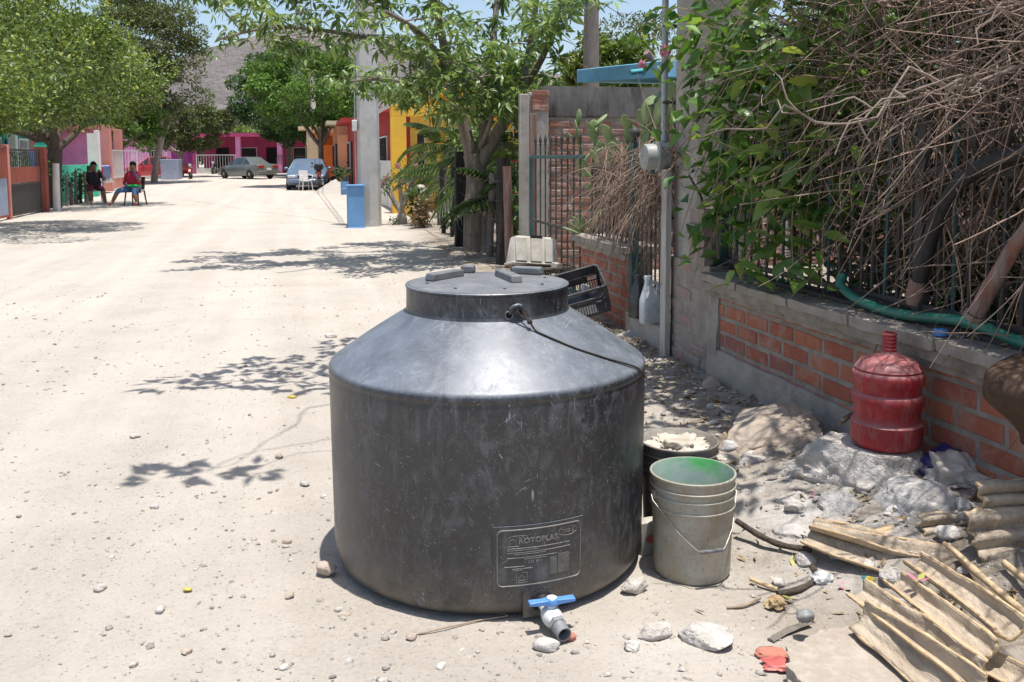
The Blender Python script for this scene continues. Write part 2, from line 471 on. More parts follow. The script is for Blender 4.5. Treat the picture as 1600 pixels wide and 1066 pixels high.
M['brick_pale'] = brick_mat('crumbling_dusty_brick', [(0, (.30, .22, .19)), (.5, (.34, .255, .22)), (1, (.28, .235, .21))], (.33, .30, .27), .8)
M['iron'] = mat('rusty_painted_iron', (.045, .055, .055), (.065, .05, .042), 18, .65, .4, 140, .002, .4, grime=(.12, .065, .04), gscale=14, gamt=.55)
M['iron_teal'] = mat('faded_teal_iron', (.05, .135, .135), (.04, .085, .09), 12, .6, .3, 140, .002, .35, grime=(.10, .065, .045), gscale=9, gamt=.55)
M['iron_white'] = mat('white_painted_iron', (.68, .68, .67), (.6, .59, .57), 8, .5, .15, 120, .001, .35, grime=(.35, .3, .26), gscale=7, gamt=.4)
M['galv'] = mat('galvanised_conduit', (.40, .43, .45), (.32, .35, .37), 10, .5, .2, 100, .001, .5, .4, grime=(.26, .24, .22), gscale=9, gamt=.4)
M['meter'] = mat('grey_meter_housing', (.33, .35, .33), (.26, .275, .26), 10, .5, .2, 90, .001, .45, grime=(.16, .12, .09), gscale=12, gamt=.5)
M['wood_grey'] = mat('weathered_grey_wood', (.245, .215, .19), (.165, .14, .12), 9, .9, .7, 60, .006, .12, grime=(.08, .07, .06), gscale=5, gamt=.5, stretch=(4, 4, .5))
M['wood_black'] = mat('creosoted_black_wood', (.02, .0185, .018), (.045, .04, .036), 9, .85, .7, 60, .006, .2, grime=(.11, .095, .08), gscale=4, gamt=.5, stretch=(4, 4, .4))
M['wood_pale'] = mat('pale_flaking_wood', (.50, .475, .44), (.36, .33, .30), 10, .9, .6, 60, .004, .12, grime=(.2, .17, .14), gscale=6, gamt=.6, stretch=(4, 4, .4))
M['wood_red'] = mat('peeling_red_wood', (.235, .095, .07), (.26, .225, .20), 7, .9, .6, 60, .005, .12, grime=(.12, .1, .09), gscale=5, gamt=.5, stretch=(3, 3, .5))
M['bark'] = mat('grey_brown_bark', (.27, .225, .18), (.165, .135, .11), 9, .95, 1.0, 30, .02, .1, grime=(.36, .32, .27), gscale=5, gamt=.5, stretch=(2.5, 2.5, .6))
M['bark_dark'] = mat('dark_bark', (.13, .105, .085), (.075, .06, .05), 9, .95, 1.0, 30, .02, .1, stretch=(2.5, 2.5, .6))
M['bark_pale'] = mat('pale_bark', (.42, .37, .31), (.29, .25, .21), 9, .95, .8, 30, .015, .1, stretch=(2.5, 2.5, .6))
M['twig'] = mat('dry_twig', (.36, .28, .205), (.24, .175, .125), 14, .95, .4, 200, .002, .1, rnd=.3, island=True)
M['twig_dark'] = mat('dead_vine_stem', (.33, .245, .19), (.19, .135, .105), 8, .95, .4, 200, .002, .1, rnd=.35, island=True)
M['sheath'] = mat('dry_palm_sheath', (.52, .435, .33), (.40, .32, .235), 11, .9, .9, 45, .010, .15, grime=(.24, .185, .14), gscale=7, gamt=.65, stretch=(2.2, .6, 1.5))
M['sheath_edge'] = mat('raw_palm_fibre', (.62, .47, .29), (.50, .35, .20), 20, .9, .8, 60, .008, .12, grime=(.30, .2, .12), gscale=12, gamt=.5)
M['leaf_tree'] = leafmat('whorled_tree_leaves', (.075, .135, .042), (.20, .285, .095), (.36, .42, .16), .14, .34, .36)
M['leaf_ficus'] = leafmat('small_ficus_leaves', (.055, .100, .026), (.20, .265, .065), (.36, .40, .10), .18, .28, .42)
M['leaf_olive'] = leafmat('dull_olive_leaves', (.060, .085, .032), (.155, .185, .075), (.25, .25, .11), .1, .25, .5)
M['leaf_bright'] = leafmat('bright_green_leaves', (.050, .125, .028), (.165, .285, .065), (.30, .4, .1), .12, .35, .45)
M['leaf_deep'] = leafmat('deep_green_leaves', (.025, .07, .026), (.085, .16, .05), (.2, .27, .08), .08, .25, .45)
M['leaf_vine'] = leafmat('glossy_vine_leaves', (.085, .165, .042), (.215, .325, .085), (.42, .42, .11), .12, .40, .30, False)
M['leaf_palm'] = leafmat('palm_leaflets', (.05, .09, .035), (.13, .19, .075), (.27, .26, .14), .15, .25, .45)
M['leaf_dry'] = mat('dry_leaf_litter', (.36, .27, .15), (.20, .135, .08), 30, .9, .3, 200, .002, .1, rnd=.4, island=True)
M['leaf_yellow'] = mat('fallen_yellow_leaf', (.43, .385, .12), (.30, .31, .09), 30, .7, .2, 200, .001, .2, rnd=.25, island=True)
M['petal'] = mat('pink_petals', (.50, .22, .27), (.38, .11, .17), 30, .6, .2, 200, .001, .2)
M['petal_red'] = mat('red_petals', (.55, .05, .06), (.42, .03, .05), 30, .6, .2, 200, .001, .2)
M['cactus'] = mat('prickly_pear_skin', (.13, .20, .075), (.20, .255, .11), 9, .6, .3, 30, .006, .3, grime=(.3, .27, .17), gscale=12, gamt=.4, rnd=.18)
M['gravel'] = mat('road_gravel', (.42, .38, .33), (.30, .275, .25), 30, .95, .5, 200, .003, .1, rnd=.4, island=True)
M['branch_grey'] = mat('dead_branch_bark', (.30, .245, .20), (.17, .13, .105), 14, .95, .8, 90, .006, .1, grime=(.09, .07, .06), gscale=9, gamt=.5)
M['hill'] = mat('dry_scrub_hill', (.27, .235, .225), (.20, .18, .172), .035, .98, 1.0, .20, 8.0, .05, grime=(.13, .125, .11), gscale=.22, gamt=.75)
M['far_scrub'] = mat('pale_far_scrub', (.12, .17, .065), (.2, .23, .11), .3, .95, 1, 1.2, .5, .1)
M['crate'] = mat('black_crate_plastic', (.022, .024, .028), (.045, .047, .052), 12, .42, .15, 100, .001, .5, grime=(.2, .19, .18), gscale=9, gamt=.3)
M['crate_tan'] = mat('faded_brown_crate', (.20, .165, .125), (.15, .125, .1), 12, .6, .15, 100, .001, .3, grime=(.3, .27, .23), gscale=9, gamt=.4)
M['tub'] = mat('yellowed_plastic_tub', (.52, .49, .43), (.42, .385, .33), 10, .6, .2, 90, .002, .35, grime=(.2, .165, .125), gscale=8, gamt=.45)
M['jug_white'] = mat('white_jug_plastic', (.62, .66, .68), (.55, .58, .59), 10, .45, .1, 100, .001, .4, grime=(.35, .31, .26), gscale=10, gamt=.45)
M['hose'] = mat('green_rubber_hose', (.03, .20, .13), (.025, .15, .105), 10, .42, .15, 90, .002, .45, grime=(.18, .19, .15), gscale=16, gamt=.35)
M['leather'] = mat('brown_worn_leather', (.085, .05, .03), (.05, .03, .02), 9, .7, .5, 60, .004, .25, grime=(.17, .115, .07), gscale=6, gamt=.5)
M['purple'] = mat('purple_plastic', (.045, .035, .20), (.03, .025, .13), 20, .35, .2, 80, .002, .5, grime=(.35, .33, .36), gscale=9, gamt=.4)
M['teal_bit'] = mat('teal_plastic', (.05, .2, .24), (.04, .15, .18), 20, .4, .2, 80, .002, .5)
M['yellow_bit'] = mat('yellow_plastic', (.50, .40, .06), (.4, .31, .04), 20, .4, .2, 80, .002, .5)
M['white_bit'] = mat('white_litter', (.7, .7, .68), (.55, .54, .52), 20, .6, .4, 60, .003, .3)
M['red_bit'] = mat('red_plastic', (.47, .13, .11), (.40, .09, .08), 20, .5, .2, 80, .002, .4)
M['brickbit'] = mat('brick_fragment', (.48, .21, .15), (.4, .17, .12), 20, .95, .6, 60, .005, .1)
def paint(name, c, k=.8, g=None, rough=.75, **kw):
    return mat(name, c, tuple(v * k for v in c), 1.2, rough, .25, 25, .004, .25, grime=g or tuple(v * .55 for v in c), gscale=1.3, gamt=.4, **kw)
M['p_pink'] = paint('pink_wall_paint', hexc('#e59ac8'))
M['p_magenta'] = paint('magenta_wall_paint', hexc('#c0507c'))
M['p_purple'] = paint('purple_wall_paint', hexc('#7d2f6e'))
M['p_aqua'] = paint('aqua_wall_paint', hexc('#55cfa8'))
M['p_green'] = paint('green_house_paint', hexc('#2fa183'))
M['p_navy'] = paint('navy_paint', hexc('#1d3572'))
M['p_salmon'] = paint('salmon_wall_paint', hexc('#d99183'))
M['p_peach'] = paint('peach_wall_paint', hexc('#e3a07a'))
M['p_orange'] = paint('orange_wall_paint', hexc('#e07a3c'))
M['p_yellow'] = paint('yellow_wall_paint', hexc('#f5c04a'))
M['p_red'] = paint('red_wall_paint', hexc('#b5443f'))
M['p_teal'] = paint('teal_wall_paint', hexc('#62aeb5'))
M['p_skyblue'] = paint('sky_blue_fascia', hexc('#86c3e4'))
M['p_white'] = paint('white_wall_paint', hexc('#e6e2db'))
M['p_cream'] = paint('cream_wall_paint', hexc('#d8cba8'))
M['p_brick'] = paint('brick_red_gate_paint', hexc('#a35a4c'))
M['p_greyblue'] = paint('grey_blue_sheet', hexc('#a3aec2'))
M['p_darkgrey'] = paint('dark_grey_sheet', hexc('#4a4744'))
M['p_blue'] = paint('scuffed_blue_paint', hexc('#6f9ccb'), g=hexc('#a3b4c6'))
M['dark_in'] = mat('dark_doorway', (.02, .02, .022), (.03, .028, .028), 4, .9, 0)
def carpaint(name, c, rough=.3, dust=.35):
    t = NT(name); p = t.pos()
    d = t.ramp(t.noise(p, 3, 6, .65), [(.35, .3), (.7, 1)])
    col = t.mix(t.math('MULTIPLY', d, dust), c, (.36, .33, .29))
    t.b.inputs['Coat Weight'].default_value = .5
    return t.fin(col, rough, None, .5, .25)
M['car_blue'] = carpaint('dusty_blue_car_paint', (.09, .17, .30))
M['car_grey'] = carpaint('dusty_grey_car_paint', (.10, .125, .125), .35, .3)
M['car_red'] = carpaint('red_car_paint', (.52, .03, .05), .3, .15)
M['pickup_blue'] = carpaint('blue_pickup_paint', (.05, .13, .42), .35, .2)
M['moto_red'] = carpaint('red_moto_paint', (.38, .02, .025), .3, .15)
M['moto_black'] = carpaint('black_moto_paint', (.015, .015, .017), .3, .1)
t_ = NT('car_glass'); t_.fin((.035, .045, .05), .06, None, .8); M['glass'] = t_.m
t_ = NT('sunshade_glass'); t_.fin((.20, .30, .36), .12, None, .8); M['glass_pale'] = t_.m
M['tyre'] = mat('tyre_rubber', (.022, .021, .02), (.045, .042, .038), 20, .85, .3, 80, .003)
M['chrome'] = mat('dull_chrome', (.55, .55, .55), (.45, .45, .45), 20, .25, .1, 80, .001, .5, .9)
M['rim'] = mat('alloy_rim', (.45, .45, .45), (.36, .36, .36), 20, .35, .1, 80, .001, .5, .7)
M['tail_red'] = mat('tail_lamp_red', (.40, .02, .02), (.3, .012, .012), 20, .2, 0)
M['lamp_clear'] = mat('lamp_clear', (.62, .64, .65), (.5, .52, .53), 20, .15, 0)
M['plate'] = mat('number_plate', (.62, .64, .62), (.55, .57, .55), 20, .4, 0)
M['skin'] = mat('skin', (.30, .155, .095), (.25, .125, .075), 20, .55, .15, 80, .001)
M['hair'] = mat('black_hair', (.012, .010, .009), (.02, .016, .014), 40, .5, .5, 120, .003)
M['cl_black'] = mat('black_cloth', (.02, .02, .028), (.032, .03, .04), 20, .95, .3, 80, .002)
M['cl_plum'] = mat('plum_cloth', (.14, .035, .06), (.1, .03, .045), 20, .95, .3, 80, .002)
M['cl_red'] = mat('red_cloth', (.45, .03, .07), (.36, .025, .05), 20, .95, .3, 80, .002)
M['cl_denim'] = mat('denim_cloth', (.10, .18, .36), (.08, .14, .28), 20, .95, .3, 80, .002)
M['cl_green'] = mat('green_cloth', (.06, .55, .12), (.05, .42, .1), 20, .95, .3, 80, .002)
M['sandal'] = mat('pink_sandal', (.5, .09, .16), (.42, .07, .13), 20, .7, 0)
M['chair_white'] = mat('white_plastic_chair', (.68, .67, .63), (.6, .58, .54), 6, .5, .1, 60, .001, .4)
M['chair_dark'] = mat('dark_wood_chair', (.07, .045, .03), (.045, .03, .022), 20, .7, .2, 60, .002)
# ------------------------------------------------------------------ ground: one sheet out to the hills
def gz(x, y):
    s, n = SN(x, y)
    z = 0.0
    z += .008 * max(0, y - 45) if y < 130 else .68
    bank = sst(-1.05, 0.05, n) * (.075 + .14 * sst(.2, -1.3, s)) * (1 - .55 * sst(3.5, 7, s))
    z += bank
    if -14 < x < 8 and y < 60:
        a = sst(60, 20, y)
        z += (mn.noise(Vector((x * .7, y * .7, .3))) * .018 + mn.noise(Vector((x * 2.1, y * 2.1, 1.7))) * .010) * a
        # flat where the tank stands
        d = math.hypot(x + .0864, y - 2.934)
        k = sst(.5, .95, d)
        z *= k
        # low gravel windrow along the left verge
        z += .05 * math.exp(-((n + 7.2 + .05 * s) / .9) ** 2) * sst(8, 11, y) * sst(22, 17, y)
    return z
def gzf(x, y):
    z = gz(x, y)
    s, n = SN(x, y)
    if y < 14 and -6 < x < 6:
        a = sst(14, 7, y) * (1 + 1.6 * sst(-.9, -.2, n))
        z += (mn.noise(Vector((x * 6, y * 6, 5.1))) * .006 + mn.noise(Vector((x * 13, y * 13, 2.2))) * .0050 + mn.noise(Vector((x * 31, y * 31, 9.2))) * .0030) * a
    return z
xs = np.concatenate([np.arange(-260, -20, 16), np.arange(-20, -4.6, .5), np.arange(-4.6, 2.9, .04), np.arange(2.9, 14, .6), np.arange(14, 270, 16)])
ys = np.concatenate([np.arange(-6, 1.2, .6), np.arange(1.2, 6.4, .036), np.arange(6.4, 9, .07), np.arange(9, 24, .3), np.arange(24, 90, 1.5), np.arange(90, 700, 30)])
V = np.array([(x, y, gzf(x, y)) for y in ys for x in xs], np.float32)
nx, ny = len(xs), len(ys)
ii = (np.arange(ny - 1)[:, None] * nx + np.arange(nx - 1)[None]).ravel()
F = np.stack([ii, ii + 1, ii + nx + 1, ii + nx], 1)
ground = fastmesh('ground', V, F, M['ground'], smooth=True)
tag(ground, kind='structure')
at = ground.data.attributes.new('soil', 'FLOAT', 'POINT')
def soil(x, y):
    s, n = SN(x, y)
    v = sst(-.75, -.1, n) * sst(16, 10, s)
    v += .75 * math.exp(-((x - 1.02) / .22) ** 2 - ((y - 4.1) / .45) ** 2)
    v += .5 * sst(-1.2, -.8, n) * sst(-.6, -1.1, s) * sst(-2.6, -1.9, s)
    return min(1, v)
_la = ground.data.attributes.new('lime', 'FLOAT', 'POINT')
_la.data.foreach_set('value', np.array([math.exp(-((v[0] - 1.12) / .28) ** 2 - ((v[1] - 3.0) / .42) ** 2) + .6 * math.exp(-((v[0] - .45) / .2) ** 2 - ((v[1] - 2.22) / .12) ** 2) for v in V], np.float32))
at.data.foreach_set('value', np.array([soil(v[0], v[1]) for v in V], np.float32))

# dry hills behind the village
def hill(name, x0, x1, y, prof, depth):
    nxh, nyh = 90, 26
    V = []; F = []
    for j in range(nyh):
        v = j / (nyh - 1)
        for i in range(nxh):
            uu = i / (nxh - 1); x = x0 + (x1 - x0) * uu
            h = prof(x)
            up = math.sin(min(1, v * 1.25) * PI / 2) if v < .8 else 1 - .25 * (v - .8) / .2
            z = h * up + (mn.fractal(Vector((x * .012, v * 3, 1.3)), 1, 2, 5) * h * .10 + mn.noise(Vector((x * .06, v * 9, 4))) * 2.0) * min(1, 3 * v)
            V.append((x, y + depth * v, z - 3 * (1 - min(1, v * 8))))
    for j in range(nyh - 1):
        for i in range(nxh - 1):
            a = j * nxh + i
            F.append((a, a + 1, a + nxh + 1, a + nxh))
    o = fastmesh(name, V, F, M['hill'], smooth=True)
    return tag(o, kind='structure')
hill('hills', -620, 420, 420, lambda x: 30 + 52 * math.exp(-((x + 125) / 150) ** 2) + 20 * math.exp(-((x - 160) / 140) ** 2) + 14 * math.exp(-((x + 430) / 110) ** 2), 260)

# ------------------------------------------------------------------ loose gravel: uncountable grains, one object
def stones_mesh(pts, sizes, seed=1):
    rng = np.random.default_rng(seed)
    base = np.array([[1, 0, 0], [-1, 0, 0], [0, 1, 0], [0, -1, 0], [0, 0, 1], [0, 0, -1], [.6, .6, .5], [-.6, .6, .5], [.6, -.6, .5], [-.6, -.6, .5]], float)
    F0 = np.array([[4, 6, 7], [4, 7, 9], [4, 9, 8], [4, 8, 6], [0, 2, 6], [2, 1, 7], [1, 3, 9], [3, 0, 8], [6, 2, 7], [7, 1, 9], [9, 3, 8], [8, 0, 6]])
    N = len(pts)
    Vv = np.repeat(base[None], N, 0) * rng.uniform(.7, 1.25, (N, 10, 1))
    Vv *= np.stack([rng.uniform(.8, 1.4, N), rng.uniform(.6, 1.1, N), rng.uniform(.35, .7, N)], 1)[:, None]
    a = rng.uniform(0, 2 * PI, N); c, s_ = np.cos(a), np.sin(a)
    X = Vv[..., 0] * c[:, None] - Vv[..., 1] * s_[:, None]; Y = Vv[..., 0] * s_[:, None] + Vv[..., 1] * c[:, None]
    Vv = np.stack([X, Y, Vv[..., 2]], -1) * np.asarray(sizes)[:, None, None] + np.asarray(pts)[:, None]
    Ff = F0[None] + (np.arange(N) * 10)[:, None, None]
    return Vv.reshape(-1, 3), Ff.reshape(-1, 3)
rng = np.random.default_rng(7)
pts = []; szs = []
while len(pts) < 7600:
    y = 1.5 + 9 * rng.random() ** 1.7; x = rng.uniform(-.62 * y - .3, .62 * y + .3)
    s, n = SN(x, y)
    if n > -.02 or math.hypot(x + .086, y - 2.93) < .56: continue
    if mn.noise(Vector((x * .9, y * .9, 3.3))) < rng.uniform(-.6, .5): continue
    sz = min(.013, .0019 * math.exp(abs(rng.normal(0, .80))))
    if y > 5: sz *= 1.3
    pts.append((x, y, gzf(x, y) + sz * .12)); szs.append(sz)
for k in range(1500):                       # denser rubble beside the wall
    s = rng.uniform(-2.0, 2.2); n = -.02 - abs(rng.normal(0, .42))
    p = W(s, n)
    if math.hypot(p.x + .086, p.y - 2.93) < .6: continue
    sz = min(.022, .0042 * math.exp(abs(rng.normal(0, .7))))
    pts.append((p.x, p.y, gzf(p.x, p.y) + sz * .2)); szs.append(sz)
Vs, Fs = stones_mesh(pts, szs, 3)
g_ = fastmesh('gravel', Vs, Fs, M['gravel'])
tag(g_, 'pale grit and pebbles strewn over the dirt road and by the wall', 'gravel', kind='stuff')

# ------------------------------------------------------------------ leaf litter under the vines
def litter(name, mt, N, seed, srange, nsig, size, label, cat, extra=()):
    rg = np.random.default_rng(seed); V = []; F = []
    spots = []
    while len(spots) < N:
        s = rg.uniform(*srange); n = -.03 - abs(rg.normal(0, nsig)); p = W(s, n)
        if math.hypot(p.x + .086, p.y - 2.93) < .6: continue
        spots.append((p.x, p.y, gzf(p.x, p.y) + .004))
    spots += list(extra)
    for (x, y, z) in spots:
        a = rg.uniform(0, 2 * PI); l = size * rg.uniform(.5, 1.2); w = l * rg.uniform(.2, .36)
        tl = Euler((rg.normal(0, .35), rg.normal(0, .35), a)).to_matrix()
        c = l * rg.uniform(-.12, .25)
        loc = Vector((x, y, z + .004))
        P = [(-l / 2, 0, 0), (-l * .1, w / 2, c), (l / 2, 0, c * .3), (-l * .1, -w / 2, c), (l * .1, 0, -.002)]
        b = len(V); V += [tuple(tl @ Vector(q) + loc) for q in P]
        F += [(b, b + 4, b + 1), (b + 1, b + 4, b + 2), (b + 2, b + 4, b + 3), (b + 3, b + 4, b)]
    o = fastmesh(name, V, F, mt)
    return tag(o, label, cat, kind='stuff')
rg = np.random.default_rng(77)
capleaf = [(*W(rg.uniform(-1.7, .5), rg.uniform(-.05, .1))[:2], .716) for k in range(70)]
litter('leaf_litter', M['leaf_dry'], 620, 5, (-2.0, 3.2), .5, .05, 'brown dry leaf litter scattered along the foot of the brick wall', 'leaf litter', capleaf)
capy = [(*W(rg.uniform(-1.7, .3), rg.uniform(-.06, .1))[:2], .718) for k in range(26)]
litter('fallen_leaves', M['leaf_yellow'], 70, 6, (-1.9, 2.6), .45, .055, 'yellow green fallen leaves scattered on wall coping and dirt', 'fallen leaves', capy)
# ------------------------------------------------------------------ the water tank
TX, TY = -.0880, 2.9150
tank = thing('water_tank', 'big black plastic water tank with domed shoulder standing on the dirt road', 'water tank', (TX, TY, 0))
RB = lambda z: .5445 + .0085 * min(1, max(0, z / .66))          # slight draft of the moulded wall
prof = [(0, .012), (.500, .012), (.520, .018), (.534, .034), (.5415, .060), (RB(.1), .10), (RB(.40), .40), (RB(.65), .650), (.5522, .666), (.5508, .672), (.5528, .678)]
cx_, cz_, rr_ = .5245, .684, .030
for k in range(0, 9):                        # rounded shoulder
    a = R(-6 + (62 + 6) * k / 8)
    prof.append((cx_ + rr_ * math.cos(a), cz_ + rr_ * math.sin(a)))
x1, z1 = prof[-1]
for t_ in (.15, .35, .55, .75, .9): prof.append((x1 + (.305 - x1) * t_, z1 + (.863 - z1) * t_ + .004 * math.sin(PI * t_)))
prof += [(.299, .867), (.2885, .8735), (.2848, .884), (.2840, .925), (.2840, .953), (.2868, .956), (.2873, .9615), (.2850, .964), (.272, .9635), (.270, .92)]
m = MB(); m.openlathe(prof[1:], 128); m.add([(0, 0, .012)] + [(.500 * math.cos(2 * PI * k / 64), .500 * math.sin(2 * PI * k / 64), .012) for k in range(64)], [(0, 1 + (k + 1) % 64, 1 + k) for k in range(64)])
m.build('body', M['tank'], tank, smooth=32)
lid = MB().lathe([(.266, .9535), (.2775, .9545), (.2785, .960), (.2755, .9655), (.259, .9685), (.15, .971), (.0, .972)], 96).build('lid', M['tank_lid'], tank, smooth=30)
def lidbar(x0, y0, x1, y1, name='handle'):
    d = Vector((x1 - x0, y1 - y0, 0)); L = d.length; a = math.atan2(d.y, d.x)
    MB().box(((x0 + x1) / 2, (y0 + y1) / 2, .9835), (L, .042, .028), (0, 0, a), top=.93).build(name, M['tank_lid'], lid, bevel=.006, seg=3)
lidbar(-.205, -.015, -.10, .125)
lidbar(.042, .125, .105, -.075)
lidbar(-.105, .235, -.052, .225)
lidbar(.09, .20, .20, .155)
for k in range(8):
    a = k * PI / 4 + .3
    MB().lathe([(.006, 0), (.006, .002), (.003, .004), (0, .004)], 10).build('screw', M['black_rubber'], lid, loc=(.215 * math.cos(a), .215 * math.sin(a), .9690))
# overflow stub in the neck, and the moulding boss the cord is tied through
def rad(deg, r, z): a = R(deg); return Vector((r * math.sin(a), -r * math.cos(a), z))
def radm(deg):       # local z -> outward, local x -> tangent (to the right), local y -> up
    a = R(deg); o = Vector((math.sin(a), -math.cos(a), 0)); tx = Vector((math.cos(a), math.sin(a), 0)); up = Vector((0, 0, 1))
    return Matrix((tx, up, o)).transposed()
mb = MB(); mb.openlathe([(.0105, -.004), (.0105, .004), (.014, .005), (.015, .001)], 24, m=radm(15.6), loc=rad(15.6, .2842, .894))
mb.build('overflow_ring', M['tank_lid'], tank, smooth=40)
MB().lathe([(.0105, 0), (0, .0005)], 20, m=radm(15.6), loc=rad(15.6, .2850, .894)).build('overflow_hole', M['hole'], tank)
mb = MB(); pr_ = []
for k in range(7):
    a = PI * k / 6
    pr_.append(rad(16.5 + 8.5 * (1 - math.cos(a)) / 2, .2840 + .012 * math.sin(a), .900 + .026 * math.sin(a)))
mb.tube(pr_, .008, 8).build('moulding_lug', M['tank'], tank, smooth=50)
# embossed data plate, curved with the wall
LZ = -.009
def wallpt(deg, z, off=0.0): return rad(deg, RB(z) + .0006 + off, z)
plate_off = lambda u, v: None
def curved_patch(d0, d1, z0, z1, off, nu=24, nv=6, skew=0.0):
    V = []; F = []
    for j in range(nv + 1):
        for i in range(nu + 1):
            d = d0 + (d1 - d0) * i / nu; z = z0 + (z1 - z0) * j / nv
            V.append(wallpt(d, z, off))
    n = nu + 1
    for j in range(nv):
        for i in range(nu): F.append((j * n + i, j * n + i + 1, (j + 1) * n + i + 1, (j + 1) * n + i))
    b = len(V)
    rim = [i for i in range(n)] + [j * n + nu for j in range(1, nv + 1)] + [nv * n + i for i in range(nu - 1, -1, -1)] + [j * n for j in range(nv - 1, 0, -1)]
    for k in rim:
        v = V[k]; h = Vector((v.x, v.y, 0)).normalized() * .004
        V.append(v - h)
    for k in range(len(rim)):
        k2 = (k + 1) % len(rim)
        F.append((rim[k], b + k, b + k2, rim[k2]))
    return V, F
PD0, PD1, PZ0, PZ1 = 2.8, 33.4, .104, .302
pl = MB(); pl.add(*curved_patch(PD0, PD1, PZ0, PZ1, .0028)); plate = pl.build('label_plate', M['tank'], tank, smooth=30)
def rr_path(d0, d1, z0, z1, rad_deg, rad_z, n=6):
    pts = []
    for (cd, cz, a0) in ((d1 - rad_deg, z1 - rad_z, 0), (d0 + rad_deg, z1 - rad_z, 90), (d0 + rad_deg, z0 + rad_z, 180), (d1 - rad_deg, z0 + rad_z, 270)):
        for k in range(n + 1):
            a = R(a0 + 90 * k / n); pts.append((cd + rad_deg * math.cos(a), cz + rad_z * math.sin(a)))
    out = []
    for k in range(len(pts)):
        (a, b), (c, d) = pts[k], pts[(k + 1) % len(pts)]
        st = max(1, int(abs(c - a) / 2))
        for q in range(st): out.append((a + (c - a) * q / st, b + (d - b) * q / st))
    return out
mb = MB(); mb.tube([wallpt(d, z, .0035) for d, z in rr_path(4.1, 32.2, .116, .290, 1.6, .016)], .0022, 6, closed=True).build('border_line', M['tank_ink'], plate, smooth=60)
def text_on_wall(name, txt, d0, z0, size, width_deg, par, shear=0.0, sp=1.0):
    cu = bpy.data.curves.new(name, 'FONT'); cu.body = txt; cu.size = size; cu.shear = shear; cu.space_character = sp; cu.extrude = .0008; cu.resolution_u = 3; cu.offset = size * .02
    to = bpy.data.objects.new(name + '_tmp', cu); COL.objects.link(to)
    dg = bpy.context.evaluated_depsgraph_get(); dg.update()
    me = bpy.data.meshes.new_from_object(to.evaluated_get(dg))
    bpy.data.objects.remove(to)
    co = np.array([v.co[:] for v in me.vertices]); w = co[:, 0].max() - co[:, 0].min(); x0 = co[:, 0].min()
    k = R(width_deg) * .5562 / w
    for v in me.vertices:
        d = d0 + math.degrees((v.co.x - x0) * k / .5562)
        v.co = wallpt(d + .6, z0 + LZ + v.co.y, .0038 + v.co.z)
    me.materials.clear(); me.materials.append(M['tank_ink'])
    o = bpy.data.objects.new(name, me); COL.objects.link(o); o.parent = par
    return o
text_on_wall('lettering', 'ROTOPLAS.', 10.4, .2565, .023, 13.4, plate, 0, 1.02)
text_on_wall('lettering', '750 L', 24.6, .2710, .0165, 4.6, plate, .25)
mb = MB(); mb.tube([wallpt(27.5 + 3.3 * math.cos(a), .2765 + LZ + .0145 * math.sin(a), .0036) for a in np.linspace(0, 2 * PI, 25)[:-1]], .0011, 6, closed=True).build('oval_outline', M['tank_ink'], plate, smooth=60)
def strokes(paths, r=.0011):
    mb = MB()
    for p in paths: mb.tube([wallpt(d + .6, z + LZ, .0034) for d, z in p], r, 5)
    return mb
strokes([[(6.6, .248), (6.6, .272), (7.4, .279), (9.4, .280), (10.4, .270), (10.4, .248), (6.6, .248)], [(7.4, .249), (7.4, .267), (8.3, .272), (9.4, .266), (9.4, .249)], [(8.6, .2815), (11.0, .2818), (12.2, .272)], [(10.0, .2815), (11.2, .270)], [(11.2, .2815), (12.8, .2805), (13.2, .271)]]).build('house_emblem', M['tank_ink'], plate, smooth=60)
# lines of small moulded print, too worn to read: broken dashes
rgp = random.Random(4)
def printline(d0, d1, z, h=.0022):
    p = []; d = d0
    while d < d1:
        w = rgp.uniform(.25, .9); p.append([(d, z + rgp.uniform(-.0004, .0004)), (min(d + w, d1), z)]); d += w + .14
    return p
pp = []
for (a, b, z) in ((6.6, 27.6, .2415), (6.6, 17.0, .236), (6.6, 27.8, .2285), (9, 19, .223), (6.4, 23.0, .2125), (12.0, 19.5, .207), (5.8, 12.0, .185), (8.2, 14.8, .178), (8.4, 11.6, .1735)): pp += printline(a, b, z)
strokes(pp, .0017).build('small_print', M['tank_ink'], plate, smooth=60)
text_on_wall('lettering', '20 Kg', 13.2, .1935, .0125, 4.8, plate, 0, 1.1)
pp = []
for k in range(17): pp.append([(20.6, .1495 + k * .0033), (22.9, .1495 + k * .0033)]); pp.append([(23.4, .1495 + k * .0036), (27.3, .1495 + k * .0036)])
strokes(pp, .0009).build('hatched_print', M['tank_ink'], plate, smooth=60)
strokes([[(9.6, .131), (9.6, .165), (13.0, .165), (13.0, .131)], [(10.3, .134), (10.3, .149), (11.3, .157), (12.3, .149), (12.3, .134), (10.3, .134)], [(10.3, .141), (12.3, .141)], [(10.0, .1345), (12.7, .1345)]]).build('house_symbol', M['tank_ink'], plate, smooth=60)
